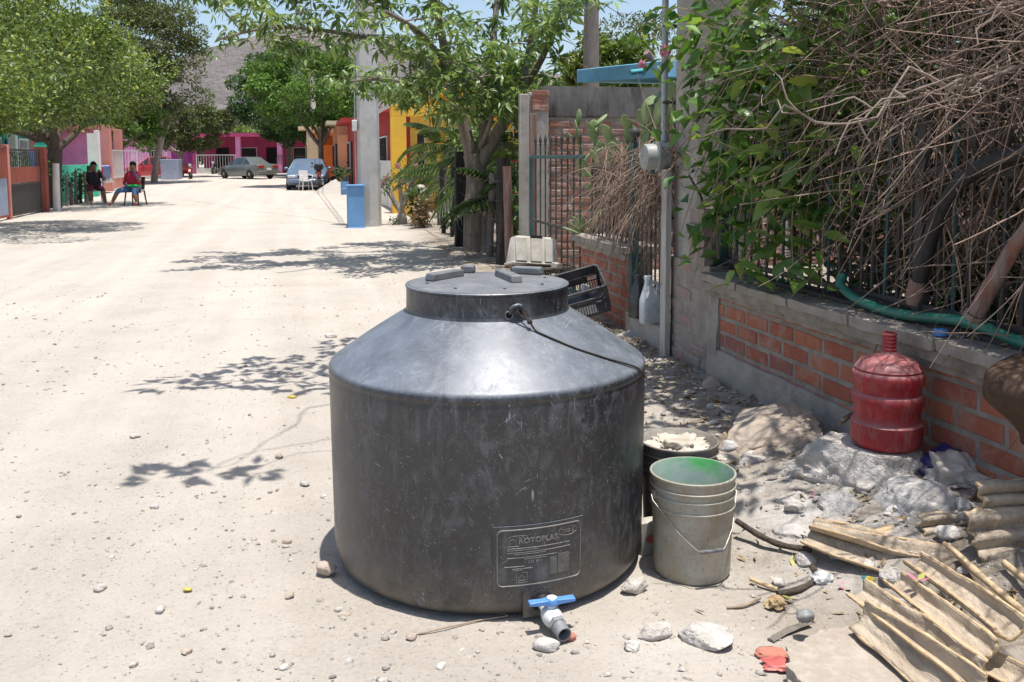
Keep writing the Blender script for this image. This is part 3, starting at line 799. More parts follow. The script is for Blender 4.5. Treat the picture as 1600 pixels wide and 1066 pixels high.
# outlet: flat boss, black flange, white ball valve with blue lever, grey threaded end
VD, VZ = 18.3, .060
mb = MB(); mb.add(*curved_patch(VD - 6, VD + 6, .012, .108, .0024, 10, 3)); mb.build('outlet_boss', M['tank'], tank, smooth=30)
valve = MB()
vm = radm(VD); vo = rad(VD, .5455, VZ)
dirv = (rad(VD + 4, 1, 0) + Vector((0, 0, -.17))).normalized()
def fr(d):
    z = d.normalized(); x = z.cross(Vector((0, 0, 1))).normalized() * -1; y = z.cross(x); return Matrix((x, y, z)).transposed()
fm = fr(dirv)
fl = MB().lathe([(.036, 0), (.036, .008), (.030, .012), (.026, .013), (.024, .028), (0, .028)], 12, m=fm, loc=vo - dirv * .004); fl.build('flange', M['black_rubber'], tank, smooth=30)
vb = MB().lathe([(.0175, .02), (.0185, .022), (.0185, .045), (.022, .047), (.0225, .052), (.028, .060), (.0305, .075), (.0305, .086), (.028, .101), (.0225, .108), (.022, .116), (.0185, .118)], 28, m=fm, loc=vo)
stem = vo + dirv * .080
vb.lathe([(.013, .018), (.013, .037), (.0125, .038)], 20, m=Matrix((Vector((1, 0, 0)), Vector((0, 1, 0)), Vector((0, 0, 1)))).transposed(), loc=stem)
vbo = vb.build('ball_valve', M['pvc_white'], tank, smooth=35)
la = R(14)
hb = MB(); tdir = Vector((math.cos(la), math.sin(la), 0))
hb.lathe([(.0185, 0), (.0185, .016), (.016, .020), (0, .020)], 24, loc=stem + Vector((0, 0, .037)))
for sg in (-1, 1):
    rings = []
    for (t2, w, z0, z1) in ((.008, .014, .000, .018), (.03, .011, .002, .016), (.045, .012, .003, .016), (.070, .0135, .006, .0155)):
        c = stem + tdir * (t2 * sg) + Vector((0, 0, .037)); nrm = Vector((-tdir.y, tdir.x, 0))
        rings.append([c - nrm * w / 1 + Vector((0, 0, z0)), c + nrm * w + Vector((0, 0, z0)), c + nrm * w + Vector((0, 0, z1)), c - nrm * w + Vector((0, 0, z1))])
    hb.loft(rings)
hb.build('lever', M['pvc_blue'], vbo, bevel=.002)
MB().lathe([(.0150, 0), (.0150, .0015), (0, .002)], 20, loc=stem + Vector((0, 0, .057))).build('lever_cap', M['pvc_white'], vbo, smooth=40)
MB().lathe([(.0225, .110), (.027, .112), (.027, .127), (.0225, .129)], 6, m=fm, loc=vo).build('hex_nut', M['pvc_grey'], tank, bevel=.0015)
MB().openlathe([(.0195, .124), (.0195, .130), (.0225, .131), (.0215, .133), (.0225, .135), (.0215, .137), (.0225, .139), (.0215, .141), (.0222, .168), (.0185, .168), (.0178, .125)], 28, m=fm, loc=vo).build('outlet_pipe', M['pvc_grey'], tank, smooth=50)
MB().lathe([(.0184, .140), (0, .1405)], 20, m=fm, loc=vo).build('pipe_bore', M['hole'], tank)

# the cord tied to the neck and trailing over the shoulder
def conez(r): return .863 - (r - .305) * (.863 - .7105) / (.5386 - .305)
cp = [rad(16.8, .2885, .923), rad(19, .2965, .913), rad(22, .309, .894), rad(26, .328, .876)]
kn = cp[-1]
for (d, r) in ((28.5, .339), (32, .360), (37, .388), (42, .418), (48, .450), (55, .489), (60, .516), (63, .534)):
    cp.append(rad(d, r, conez(r) + .0075))
cp += [rad(65.5, .550, .708), rad(67.2, .560, .690), rad(68.4, .568, .675), rad(69, .572, .667)]
def smoothpath(p, n=4):
    p = [Vector(q) for q in p]; out = []
    for i in range(len(p) - 1):
        p0, p1, p2, p3 = p[max(i - 1, 0)], p[i], p[i + 1], p[min(i + 2, len(p) - 1)]
        for k in range(n):
            t = k / n
            out.append(.5 * ((2 * p1) + (p2 - p0) * t + (2 * p0 - 5 * p1 + 4 * p2 - p3) * t * t + (3 * p1 - p0 - 3 * p2 + p3) * t ** 3))
    out.append(p[-1]); return out
mb = MB(); mb.tube(smoothpath(cp), .0032, 8)
mb.tube(smoothpath([rad(16.8, .2885, .923), rad(20, .2955, .929), rad(23, .2945, .919), rad(24.5, .304, .897), rad(26, .328, .876)]), .003, 8)
mb.lathe([(0, -.009), (.007, -.006), (.009, 0), (.007, .006), (0, .009)], 10, loc=kn)
rp = mb.build('cord', M['rope'], None, smooth=60, loc=(TX, TY, 0))
tag(rp, 'thin brown cord knotted at the tank neck and trailing over its shoulder', 'cord')

# ------------------------------------------------------------------ buckets
def bucket(name, label, loc, rz, r0, r1, h, ribs, mo, mi_, handle=True, grp=None):
    b = thing(name, label, 'bucket', loc, rz, grp)
    def rad_(z): return r0 + (r1 - r0) * z / h
    pr = [(r0 - .012, 0), (r0 - .004, .001), (r0, .008)]
    zz = .02
    for k in range(5): pr.append((rad_(h * (.1 + .12 * k)), h * (.1 + .12 * k)))
    for rz_ in ribs:
        pr += [(rad_(rz_) + .0005, rz_ - .004), (rad_(rz_) + .0065, rz_ - .002), (rad_(rz_) + .0068, rz_ + .003), (rad_(rz_) + .002, rz_ + .006)]
    pr += [(r1, h - .012), (r1 + .0045, h - .010), (r1 + .005, h - .002), (r1 + .003, h)]
    MB().lathe([(0, 0)] + pr[:1] + pr[1:] , 56).F
    m1 = MB(); m1.openlathe([(0.001, 0)] + pr + [(r1 - .002, h)], 56); m1.build('shell', mo, b, smooth=35)
    m2 = MB(); m2.openlathe([(r1 - .002, h), (r1 - .004, h - .006), (rad_(h * .5) - .004, h * .5), (r0 - .004, .008), (.001, .006)], 56); m2.build('inside', mi_, b, smooth=35)
    if handle:
        zc = h * .80; w = r1 + .010
        for sg in (-1, 1):
            MB().lathe([(.015, 0), (.015, .010), (.006, .012), (0, .012)], 16, m=Matrix(((0, 0, sg), (0, 1, 0), (1, 0, 0))), loc=(sg * (rad_(zc) - .002), 0, zc)).build('handle_lug', mo, b, smooth=40)
        pth = [(-w, 0, zc), (-w - .004, -.02, zc - .012), (-.095, -.105, zc - .10), (-.052, -.142, zc - .142), (-.04, -.146, zc - .150), (.04, -.146, zc - .150), (.052, -.142, zc - .142), (.095, -.105, zc - .10), (w + .004, -.02, zc - .012), (w, 0, zc)]
        wo = MB().tube(pth, .0019, 8).build('wire_handle', M['wire'], b, smooth=60)
        MB().tube([(-.040, -.146, zc - .150), (-.039, -.146, zc - .150), (0, -.1462, zc - .1505), (.039, -.146, zc - .150), (.040, -.146, zc - .150)], [.005, .0062, .0062, .0062, .005], 10).build('grip', M['grip'], wo, smooth=50)
    return b
bucket('bucket', 'grey plastic bucket with wire handle and green paint inside, beside the tank', (.607, 2.725, .002), R(14), .128, .139, .345, [.343 - .038, .343 - .066, .343 - .105], M['bucket'], M['bucket_in'])
b2 = bucket('bucket', 'dark dirty bucket full of pale rags behind the grey bucket', (.614, 3.02, .002), 0, .125, .142, .36, [.32, .292, .262, .235], M['bucket_dark'], M['tub'], False)
def crumple(name, mt, loc, size, seed, label, cat, rot=(0, 0, 0), amp=.35, sub=4, freq=2.4):
    bm_ = bmesh.new(); bmesh.ops.create_icosphere(bm_, subdivisions=sub, radius=1)
    off = Vector((seed * 3.7, seed * 1.3, seed))
    for v in bm_.verts:
        d = v.co.normalized()
        f = 1 + amp * mn.noise(d * freq + off) + amp * .8 * abs(mn.noise(d * freq * 2.3 + off)) - amp * .5 * abs(mn.noise(d * freq * 4.7 + off))
        v.co = Vector((d.x * size[0], d.y * size[1], d.z * size[2])) * f
    me = bpy.data.meshes.new(name); bm_.to_mesh(me); bm_.free(); me.shade_smooth(); me.set_sharp_from_angle(angle=R(75)); me.materials.append(mt)
    o = inst(name, me, None, loc, rot); return tag(o, label, cat)
crumple('rag', M['cloth'], (.614, 3.02, .318), (.116, .116, .040), 3, 'crumpled pale rags heaped inside the dark bucket', 'rags', amp=.55, freq=2.6, sub=5)
# ------------------------------------------------------------------ walls on the right: helper shapes
def roughbox(sx, sy, sz, step=.06, amp=.006, seed=0, freq=9, edge=.012):
    """box resting on z=0, subdivided, corners worn and faces uneven"""
    bm_ = bmesh.new(); bmesh.ops.create_cube(bm_, size=1)
    n = [max(1, int(round(d / step))) for d in (sx, sy, sz)]
    for ax in range(3):
        for i in range(1, n[ax]):
            co = [0, 0, 0]; co[ax] = -.5 + i / n[ax]; no = [0, 0, 0]; no[ax] = 1
            bmesh.ops.bisect_plane(bm_, geom=bm_.verts[:] + bm_.edges[:] + bm_.faces[:], plane_co=co, plane_no=no)
    off = Vector((seed * 1.7, seed * 3.1, seed * .7))
    for v in bm_.verts:
        c = v.co.copy(); p = Vector((c.x * sx, c.y * sy, c.z * sz + sz / 2))
        k = sum(1 for q in c if abs(abs(q) - .5) < 1e-4)
        d = Vector((mn.noise(p * freq + off), mn.noise(p * freq + off + Vector((9, 0, 0))), mn.noise(p * freq + off + Vector((0, 9, 0))))) * amp
        if k >= 2:
            w = edge * (.5 + abs(mn.noise(p * freq * 1.4 + off)) * 1.6)
            for a in range(3):
                if abs(abs(c[a]) - .5) < 1e-4: d[a] -= math.copysign(w, c[a]) * (.5 if k == 2 else .7)
        v.co = p + d
    me = bpy.data.meshes.new('rough'); bm_.to_mesh(me); bm_.free()
    me.shade_smooth(); me.set_sharp_from_angle(angle=R(48))
    return me
def brickmesh(L, H, D, seed, wear=.006, mt=None):
    """12-44 triangle brick: front face at x=0, runs along y, depth +x"""
    rg = random.Random(seed); j = lambda: rg.uniform(-wear, wear)
    b = wear * 1.1
    V = []
    for (x, k) in ((D, 0), (.004, 0), (0, b)):
        for (y, z) in ((-L / 2 + k, -H / 2 + k), (L / 2 - k, -H / 2 + k), (L / 2 - k, H / 2 - k), (-L / 2 + k, H / 2 - k)):
            V.append((x + (rg.uniform(-.0015, .003) if x < .01 else 0), y + j() * .6, z + j() * .5))
    F = [(8, 9, 10, 11)]
    for a in (0, 4):
        for i in range(4): F.append((a + i, a + (i + 1) % 4, a + 4 + (i + 1) % 4, a + 4 + i))
    m_ = MB(); m_.add(V, F); return m_.mesh('brick')
def lay(parent, meshes, rows, y0, y1, L, joint, x=0.0, seed=0, jit=.003, skip=None, name='brick', H=.07):
    rg = random.Random(seed)
    for ri, z in enumerate(rows):
        y = y0 - (L / 2 if (ri + seed) % 2 else 0) + rg.uniform(-.02, .02)
        while y < y1 - .02:
            a, b = max(y, y0), min(y + L, y1)
            if b - a > .05 and not (skip and skip((a + b) / 2, z)):
                o = inst(name, rg.choice(meshes), parent, (x + rg.uniform(-jit, jit), (a + b) / 2, z + H / 2 + rg.uniform(-.002, .002)), (rg.uniform(-.008, .008), 0, 0), (1, (b - a) / L, rg.uniform(.96, 1.02)))
            y += L + joint
def skirt(parent, name, mt, y0, y1, top, x, thick, seed, step=.05, amp=.012, zb=-.12):
    """uneven plaster skin on the road face of a wall; top(y) is its upper edge"""
    ny_ = max(2, int((y1 - y0) / step)); nz_ = 9; V = []; F = []
    for i in range(ny_ + 1):
        y = y0 + (y1 - y0) * i / ny_; t_ = top(y)
        for j in range(nz_ + 1):
            z = zb + (t_ - zb) * j / nz_
            d = x - thick * (1 - .55 * (j / nz_) ** 6) + amp * mn.noise(Vector((y * 7, z * 7, seed))) + amp * .5 * mn.noise(Vector((y * 21, z * 21, seed)))
            V.append((d, y, z))
        V.append((x + .02, y, t_ + .004))
    n = nz_ + 2
    for i in range(ny_):
        for j in range(n - 1): F.append((i * n + j, i * n + j + 1, (i + 1) * n + j + 1, (i + 1) * n + j))
    F.append(tuple(range(n))); F.append(tuple(ny_ * n + j for j in range(n))[::-1])
    mb = MB(); mb.add(V, F); return mb.build(name, mt, parent, smooth=50)
WF = W(0, 0, 0)
BRK = [brickmesh(.235, .07, .05, k) for k in range(5)]
for me in BRK: me.materials.append(M['brick'])
# --- the near brick wall with coping
wall = thing('brick_wall', 'low red brick garden wall with grey cement coping and iron fence on top', 'wall', WF, BA)
MB().bb(.005, .17, -2.9, .86, -.2, .66).build('mortar_core', M['mortar'], wall)
lay(wall, BRK, [.195 + .09 * k for k in range(5)] + [.105, .015], -2.7, .80, .235, .02, 0, 2)
def ptop(y):
    return .255 + .012 * mn.noise(Vector((y * 5, 0, 3))) - .095 * sst(-.55, -.95, y) - .05 * sst(-1.2, -1.6, y)
skirt(wall, 'plaster_base', M['plaster'], -2.7, .84, ptop, .002, .030, 3)
skirt(wall, 'plaster_pilaster', M['plaster'], .80, .93, lambda y: .57 + .01 * mn.noise(Vector((y * 30, 0, 0))), .002, .020, 8, .02)
MB().bb(.02, .17, .862, .93, -.2, .60).build('end_core', M['mortar'], wall)
yy = -2.75; k = 0; rg = random.Random(5)
while yy < .95:
    L = rg.uniform(.42, .62); L = min(L, .96 - yy)
    if L > .1:
        me = roughbox(.315, L - .006, .052, .045, .0045, 20 + k, 11, .009); me.materials.append(M['cap'])
        inst('cap_stone', me, wall, (.060, yy + L / 2, .661 + rg.uniform(-.003, .002)), (0, rg.uniform(-.01, .01), 0))
    yy += L; k += 1
for (nm, x0, z0, h, sd) in (('upper_moulding', -.062, .610, .049, 31), ('lower_moulding', -.032, .572, .037, 32)):
    me = roughbox(.16, 3.66, h, .05, .005, sd, 12, .007); me.materials.append(M['cap'])
    inst(nm, me, wall, (x0 + .08, -.9, z0))

# --- iron fence on that wall
fence = thing('iron_fence', 'rusty dark green iron bar fence with spear tips on brick wall coping', 'fence', W(0, .115, .712), BA)
def barmesh(h, r=.008, tip=True):
    m_ = MB(); m_.tube([(0, 0, 0), (0, 0, h)], r, 6)
    if tip:
        m_.lathe([(.008, 0), (.016, .006), (.016, .014), (.009, .02), (.012, .03), (.019, .05), (.013, .08), (0, .125)], 8, loc=(0, 0, h))
        m_.lathe([(.008, -.07), (.013, -.066), (.013, -.058), (.008, -.054)], 8, loc=(0, 0, h))
    return m_.mesh('bar', 40)
BAR = barmesh(.70); BAR.materials.append(M['iron'])
BAR2 = barmesh(.70); BAR2.materials.append(M['iron_teal'])
rg = random.Random(8); s_ = .90; i = 0
while s_ > -2.6:
    inst('bar', BAR2 if i % 5 == 2 else BAR, fence, (rg.uniform(-.003, .003), s_, 0), (rg.uniform(-.012, .012), rg.uniform(-.012, .012), rg.uniform(0, 3)))
    s_ -= .087; i += 1
for z in (.045, .612): MB().bb(-.013, .013, -2.65, .95, z, z + .028).build('rail', M['iron'], fence, bevel=.003)
MB().bb(-.06, .05, -2.65, .9, -.004, .022).build('base_angle', M['iron'], fence, bevel=.004)
for s_ in (1.0, -.82):
    m_ = MB(); m_.bb(-.026, .026, s_ - .026, s_ + .026, -.03, .83); m_.bb(-.032, .032, s_ - .032, s_ + .032, .832, .85)
    m_.build('post', M['iron_teal'] if s_ > 0 else M['iron'], fence, bevel=.004)

# --- gate pillar: grey concrete column above crumbling brick
pil = thing('gate_pillar', 'grey concrete gate pillar on a crumbling weathered brick base', 'pillar', W(0, 0, 0), BA)
me = roughbox(.36, .36, 3.4, .09, .006, 41, 6, .012); me.materials.append(M['concrete'])
inst('column', me, pil, (.20, 1.36, -.1))
BRO = [brickmesh(.225, .066, .06, 40 + k, .024) for k in range(8)]
for me in BRO: me.materials.append(M['brick_pale'])
m_ = MB(); m_.bb(-.002, .018, .935, 1.52, -.15, .74)
m_.bb(.019, .2, .935, 1.18, -.15, .735); m_.bb(-.022, .2, .985, 1.178, .741, 1.08); m_.build('mortar_core', M['mortar'], pil)
lay(pil, BRO, [.0 + .082 * k for k in range(9)], .94, 1.51, .225, .02, -.006, 4, .009)
lay(pil, BRO, [.745 + .085 * k for k in range(4)], .965, 1.20, .235, .012, -.034, 5, .012)
# conduit, meter box and plank fixed to the pillar
con = thing('electric_conduit', 'thin galvanised conduit pipe running up the grey gate pillar', 'pipe', W(1.60, -.02, 0), BA)
MB().tube([(0, 0, .05), (0, 0, 1.31)], .017, 12).build('lower_pipe', M['galv'], con, smooth=50)
MB().tube([(0, .02, 1.49), (0, .02, 3.3)], .022, 12).build('upper_pipe', M['galv'], con, smooth=50)
for z in (.45, .98, 1.75, 2.25):
    MB().bb(-.02, .16, -.028, .028, z, z + .018).build('pipe_strap', M['iron'], con, bevel=.003)
met = thing('electric_meter', 'round grey electric meter box on the pillar above the conduit', 'meter', W(1.60, -.03, 1.40), BA)
fm2 = Matrix(((-1, 0, 0), (0, 0, 1), (0, 1, 0))).to_3x3()
fxm = Matrix.Rotation(R(-90), 3, 'Y') @ Matrix.Identity(3)
m_ = MB(); m_.lathe([(.0, -.02), (.094, -.02), (.094, .06), (.088, .066), (.086, .13), (.080, .14), (0, .142)], 28, m=fxm); m_.build('housing', M['meter'], met, smooth=35)
m_ = MB(); m_.lathe([(.096, .052), (.102, .053), (.102, .066), (.096, .067)], 28, m=fxm); m_.build('clamp_ring', M['meter'], met, smooth=35)
MB().bb(-.02, .03, -.05, .05, -.13, -.085).build('lower_hub', M['meter'], met, bevel=.006)
MB().bb(-.092, -.062, -.012, .012, -.112, -.045).build('seal_clip', M['iron_teal'], met, bevel=.003)
MB().tube(smoothpath([(.0, -.10, .05), (.04, -.22, .0), (.06, -.34, -.08), (.0, -.42, -.12), (.05, -.52, -.3), (.02, -.60, -.62)]), .008, 6).build('cable', M['black_rubber'], met, smooth=60)
plk = MB().bb(-.02, .02, -.045, .045, 0, 1.29).build('wooden_post', M['wood_pale'], None, bevel=.004, loc=W(1.51, -.045, .03), rot=(0, 0, BA))
tag(plk, 'narrow pale flaking wooden plank upright against the gate pillar', 'plank')

# --- gate with step, covered by dead vine
gate = thing('iron_gate', 'narrow rusty iron bar gate half hidden under dead vine beside pillar', 'gate', W(0, .10, .23), BA)
GB = barmesh(1.02, .008); GB.materials.append(M['iron'])
for k in range(8): inst('bar', GB, gate, (0, 1.70 + .086 * k, 0), (0, 0, k))
for z in (.08, .55, .95): MB().bb(-.012, .012, 1.66, 2.34, z, z + .03).build('rail', M['iron'], gate)
gp = thing('gate_post', 'teal painted iron gate post with ball finial at wall end', 'post', W(2.40, .07, .0), BA)
MB().bb(-.03, .03, -.03, .03, 0, 1.50).build('shaft', M['iron_teal'], gp, bevel=.004)
MB().lathe([(.03, 1.50), (.036, 1.505), (.036, 1.515), (.018, 1.525), (.018, 1.535), (.034, 1.555), (.040, 1.58), (.034, 1.605), (.01, 1.62), (0, 1.632)], 16).build('ball_finial', M['iron'], gp, smooth=50)
me = roughbox(.55, .82, .34, .07, .006, 51, 7, .012); me.materials.append(M['concrete'])
st = inst('gate_step', me, None, W(1.985, .27, -.115), (0, 0, BA)); tag(st, 'grey concrete step in front of the vine covered gate', 'step')

# --- second low brick wall past the gate
wall2 = thing('brick_wall', 'short low brick wall with thick grey coping beyond the gate', 'wall', WF, BA)
MB().bb(.055, .24, 2.44, 3.66, -.1, .60).build('mortar_core', M['mortar'], wall2)
lay(wall2, BRK, [-.03 + .083 * k for k in range(8)], 2.44, 3.66, .235, .016, .05, 6, .004)
BRE = [brickmesh(.18, .07, .05, 70 + k) for k in range(3)]
for me in BRE: me.materials.append(M['brick'])
for (x0, x1, z0, z1, sd) in ((-.045, .30, .66, .72, 61), (-.005, .27, .605, .66, 62)):
    me = roughbox(x1 - x0, 1.34 if sd == 61 else 1.28, z1 - z0, .06, .006, sd, 9, .012); me.materials.append(M['cap'])
    inst('cap_stone' if sd == 61 else 'moulding', me, wall2, ((x0 + x1) / 2, 3.05, z0))
fence2 = thing('iron_fence', 'short iron bar fence on the second low wall among cactus and dead vine', 'fence', W(0, .12, .722), BA)
GB3 = barmesh(.52, .008); GB3.materials.append(M['iron'])
for k in range(12): inst('bar', GB3, fence2, (0, 2.52 + .095 * k, 0), (0, 0, k))
for z in (.05, .46): MB().bb(-.012, .012, 2.45, 3.64, z, z + .026).build('rail', M['iron'], fence2)
# --- open iron gate leaf in front of the tall wall
g2 = thing('iron_gate', 'tall open iron gate leaf with teal frame before the high brick wall', 'gate', W(0, .10, .10), BA)
GB4 = barmesh(1.40, .009); GB4.materials.append(M['iron'])
for k in range(9): inst('bar', GB4, g2, (0, 3.85 + .2 * k, .02), (0, 0, k))
m_ = MB(); m_.bb(-.018, .018, 5.63, 5.665, 0, 1.32); m_.bb(-.018, .018, 3.76, 5.628, 1.285, 1.32); m_.bb(-.018, .018, 3.76, 5.628, .02, .055); m_.build('frame', M['iron_teal'], g2, bevel=.003)
for z in (.60,): MB().bb(-.012, .012, 3.76, 5.62, z, z + .028).build('rail', M['iron'], g2)
# --- tall neighbour wall, square to the street
tall = thing('brick_wall', 'tall old brick wall with soot black concrete top beam behind the cactus', 'wall', W(6.1, 0, 0), BA + PI / 2)
# local x -> +s ; local y -> -n ; the face toward the camera is at x=0
BRT = [brickmesh(.24, .065, .05, 90 + k, .010) for k in range(6)]
for me in BRT: me.materials.append(M['brick_old'])
MB().bb(.012, .2, -9.5, -.42, -.1, 1.86).build('mortar_core', M['mortar'], tall)
lay(tall, BRT, [-.02 + .0885 * k for k in range(21)], -3.45, -.42, .24, .022, 0, 7, .007, H=.065, skip=lambda y, z: z > 1.78 and random.Random(y * 9).random() < .4)
me = roughbox(.24, 9.1, .36, .11, .008, 71, 5, .015); me.materials.append(M['concrete_dark'])
inst('top_beam', me, tall, (.10, -4.92, 1.86))
fv = MB(); rg = random.Random(3)          # the far stretch of the same wall, half hidden in the yard
for r_ in range(21):
    y = -9.4 + (.13 if r_ % 2 else 0)
    while y < -3.72: fv.bb(-.003, .05, y, y + .24, -.02 + .0885 * r_, .045 + .0885 * r_); y += .262
fvo = fv.build('brick_field', M['brick_old'], tall); fvo['kind'] = 'stuff'
me = roughbox(.22, .24, 2.16, .07, .010, 72, 7, .02); me.materials.append(M['concrete'])
inst('end_column', me, tall, (.02, -.29, -.02))
rg = random.Random(12)
for k in range(16):
    o = inst('brick', rg.choice(BRT), tall, (-.10 + rg.uniform(-.02, .02), -.30 + rg.uniform(-.02, .02), 1.30 + .055 * k), (0, rg.uniform(-.1, .1), rg.uniform(-.1, .1)), (1, .8, 1)) if k in (12, 13, 14, 15) else None
p1 = MB().box((0, 0, 1.06), (.10, .09, 2.2)).build('concrete_post', M['concrete'], None, bevel=.008, loc=W(5.98, .10, -.05), rot=(0, 0, BA)); tag(p1, 'slim grey concrete post at the corner of the tall wall', 'post')
p2 = MB().box((0, 0, .9), (.07, .06, 1.95)).build('rusty_post', M['wood_red'], None, bevel=.004, loc=W(5.70, .14, .0), rot=(0, 0, BA)); tag(p2, 'rusty red brown steel post beside the slim concrete post', 'post')

# --- teal house behind the tall wall
hs = thing('teal_house', 'teal house with sky blue flat roof edge behind the tall wall', 'house', W(0, 0, 0), BA)
RZ = lambda y: 2.564 + (2.781 - 2.564) * (y - 6.38) / (9.904 - 6.38)
V_ = []
for (y, x0, x1) in ((6.25, 1.95, 6.5), (9.9, 1.95, 6.5)):
    for x in (x0, x1): V_ += [(x, y, RZ(y)), (x, y, RZ(y) - .205)]
m_ = MB(); m_.add(V_, [(0, 2, 6, 4), (1, 5, 7, 3), (0, 4, 5, 1), (2, 3, 7, 6), (0, 1, 3, 2), (4, 6, 7, 5)]); m_.build('roof_slab', M['p_skyblue'], hs, bevel=.01)
MB().bb(2.55, 6.3, 6.4, 9.2, 0, 2.36).build('wall', M['p_teal'], hs)
MB().tube([(1.95, 7.05, 2.50), (1.75, 6.98, 2.47)], .035, 10).build('roof_spout', M['p_teal'], hs, smooth=50)
MB().tube([(1.95, 6.75, 2.62), (1.86, 6.70, 2.70)], .045, 10).build('vent_pipe', M['wood_red'], hs, smooth=50)
# ------------------------------------------------------------------ rocks and rubble
def rock(name, mt, loc, size, seed, label, cat='rock', rot=(0, 0, 0), sub=4, amp=.30, facet=6, group=None, freq=1.5, flat_top=None):
    rg = random.Random(seed)
    bm_ = bmesh.new(); bmesh.ops.create_icosphere(bm_, subdivisions=sub, radius=1)
    planes = [(Vector((rg.gauss(0, 1), rg.gauss(0, 1), rg.gauss(0, .8))).normalized(), rg.uniform(.55, .85)) for k in range(facet)]
    off = Vector((seed * 2.3, seed * 1.1, seed * .37))
    for v in bm_.verts:
        d = v.co.normalized(); q = d * (1 + amp * mn.noise(d * freq + off))
        for (nm, h) in planes:
            e = q.dot(nm) - h
            if e > 0: q = q - nm * e * .88
        q = q + d * (.075 * mn.noise(d * 4.5 + off) + .042 * mn.noise(d * 11 + off) + .022 * mn.noise(d * 25 + off))
        v.co = Vector((q.x * size[0], q.y * size[1], q.z * size[2]))
        if flat_top is not None and v.co.z > flat_top: v.co.z = flat_top + .02 * (v.co.z - flat_top) + .004 * mn.noise(v.co * 20)
    me = bpy.data.meshes.new(name); bm_.to_mesh(me); bm_.free(); me.shade_smooth(); me.set_sharp_from_angle(angle=R(50)); me.materials.append(mt)
    o = inst(name, me, None, loc, rot)
    return tag(o, label, cat, group)
def G(x, y, dz=0): return (x, y, gz(x, y) + dz)
rock('boulder', M['rock'], (1.375, 3.285, .115), (.315, .255, .22), 11, 'big whitish boulder carrying the red water jug by the wall', rot=(0, .0, R(-20)), sub=5, amp=.18, facet=9, flat_top=.152)
rock('flat_stone', M['rock_brown'], (1.195, 3.86, .125), (.25, .29, .065), 12, 'flat brown stone slab tilted against the boulder', 'stone', rot=(R(14), R(-12), R(-26)), sub=5, amp=.3, facet=8)
rock('boulder', M['rock_grey'], (1.47, 2.905, .095), (.225, .16, .15), 13, 'rough grey boulder behind the long dry palm sheath', rot=(0, R(6), R(12)), sub=5, amp=.28, facet=10)
rock('stone', M['rock_grey'], (1.215, 3.01, .075), (.09, .09, .09), 14, 'rounded grey stone leaning between the two boulders', 'stone', rot=(0, 0, R(40)), sub=4)
rock('stone', M['rock'], (1.115, 3.16, .06), (.10, .075, .06), 26, 'pale angular stone at the left foot of the jug boulder', 'stone', rot=(0, R(8), R(30)), sub=4, facet=9)
rock('stone', M['rock'], (.985, 3.28, .03), (.09, .065, .04), 27, 'flat pale stone left of the angular stone on white dust', 'stone', rot=(0, 0, R(-30)), sub=4, facet=8)
rock('stone', M['rock'], (1.06, 3.62, .05), (.10, .07, .05), 28, 'pale stone in front of the flat brown slab', 'stone', rot=(0, 0, R(10)), sub=4, facet=8)
rock('stone', M['rock_grey'], (1.03, 2.93, .025), (.085, .07, .045), 15, 'small grey stone at the left end of the palm sheath', 'stone', sub=4)
rock('stone', M['rock'], (.555, 2.245, .018), (.085, .062, .036), 16, 'flat broken concrete chunk lying in front of the bucket', 'stone', rot=(0, R(-6), R(-15)), sub=4, amp=.35)
rock('stone', M['rock'], (.415, 2.29, .016), (.058, .036, .028), 17, 'pale jagged stone right of the valve, left of broken chunk', 'stone', rot=(0, 0, R(25)), sub=3, amp=.4)
rock('stone', M['rock'], (.393, 2.565, .020), (.045, .032, .028), 18, 'pale stone touching the right foot of the tank', 'stone', rot=(0, 0, R(20)), sub=3)
rock('stone', M['rock_brown'], (-.632, 2.70, .020), (.035, .03, .026), 19, 'brown stone wedged at the left foot of the tank', 'stone', sub=3)
rock('pebble', M['rock_grey'], (.095, 2.225, .013), (.040, .026, .018), 20, 'smooth grey pebble on the dirt below the valve outlet', 'pebble', rot=(0, 0, R(-5)), sub=3, amp=.1, facet=1)
rock('pebble', M['brickbit'], (.163, 2.27, .010), (.020, .016, .016), 21, 'small orange fragment right beside the valve outlet', 'pebble', sub=3)
rock('stone', M['rock'], (.90, 6.42, .05), (.13, .09, .085), 22, 'pale white rock on the dirt between tank and gate step', 'stone', sub=4)
rock('stone', M['rock_brown'], (1.155, 4.90, .07), (.07, .055, .055), 23, 'round brown stone at the foot of the plastered wall', 'stone', sub=3)
rock('stone', M['rock'], G(.335, 2.21, .008), (.028, .02, .016), 24, 'small pale stone just left of the jagged white stone', 'stone', sub=3)
rock('stone', M['rock'], G(-1.43, 6.8, .012), (.05, .03, .022), 25, 'lone tan stone out on the bare road left of tank', 'stone', sub=3)
rg = random.Random(31)
for k, (x, y, r_) in enumerate(((-.52, 2.42, .016), (-.545, 2.45, .013), (-.50, 2.46, .011), (-.30, 2.28, .016), (-.46, 2.15, .013), (-.63, 2.13, .016), (-.93, 2.21, .014), (-1.1, 2.45, .016), (-1.05, 2.14, .012), (-.72, 2.55, .013), (-.2, 2.12, .014), (-1.35, 2.6, .018), (-.83, 2.95, .016), (-1.45, 3.3, .017), (-.78, 3.4, .017), (-1.1, 3.9, .02), (-.35, 2.05, .012), (-1.9, 4.2, .022), (-.95, 2.02, .013), (-.9, 3.55, .02))):
    rock('pebble', M['rock_brown'] if k % 3 == 0 else M['rock_grey'] if k % 3 == 1 else M['rock'], G(x, y, r_ * .35), (r_ * 1.3, r_, r_ * .7), 40 + k, 'small loose pebble lying on the open dirt road left of the tank', 'pebble', rot=(0, 0, rg.uniform(0, 6)), sub=2, group='loose pebbles on the road')
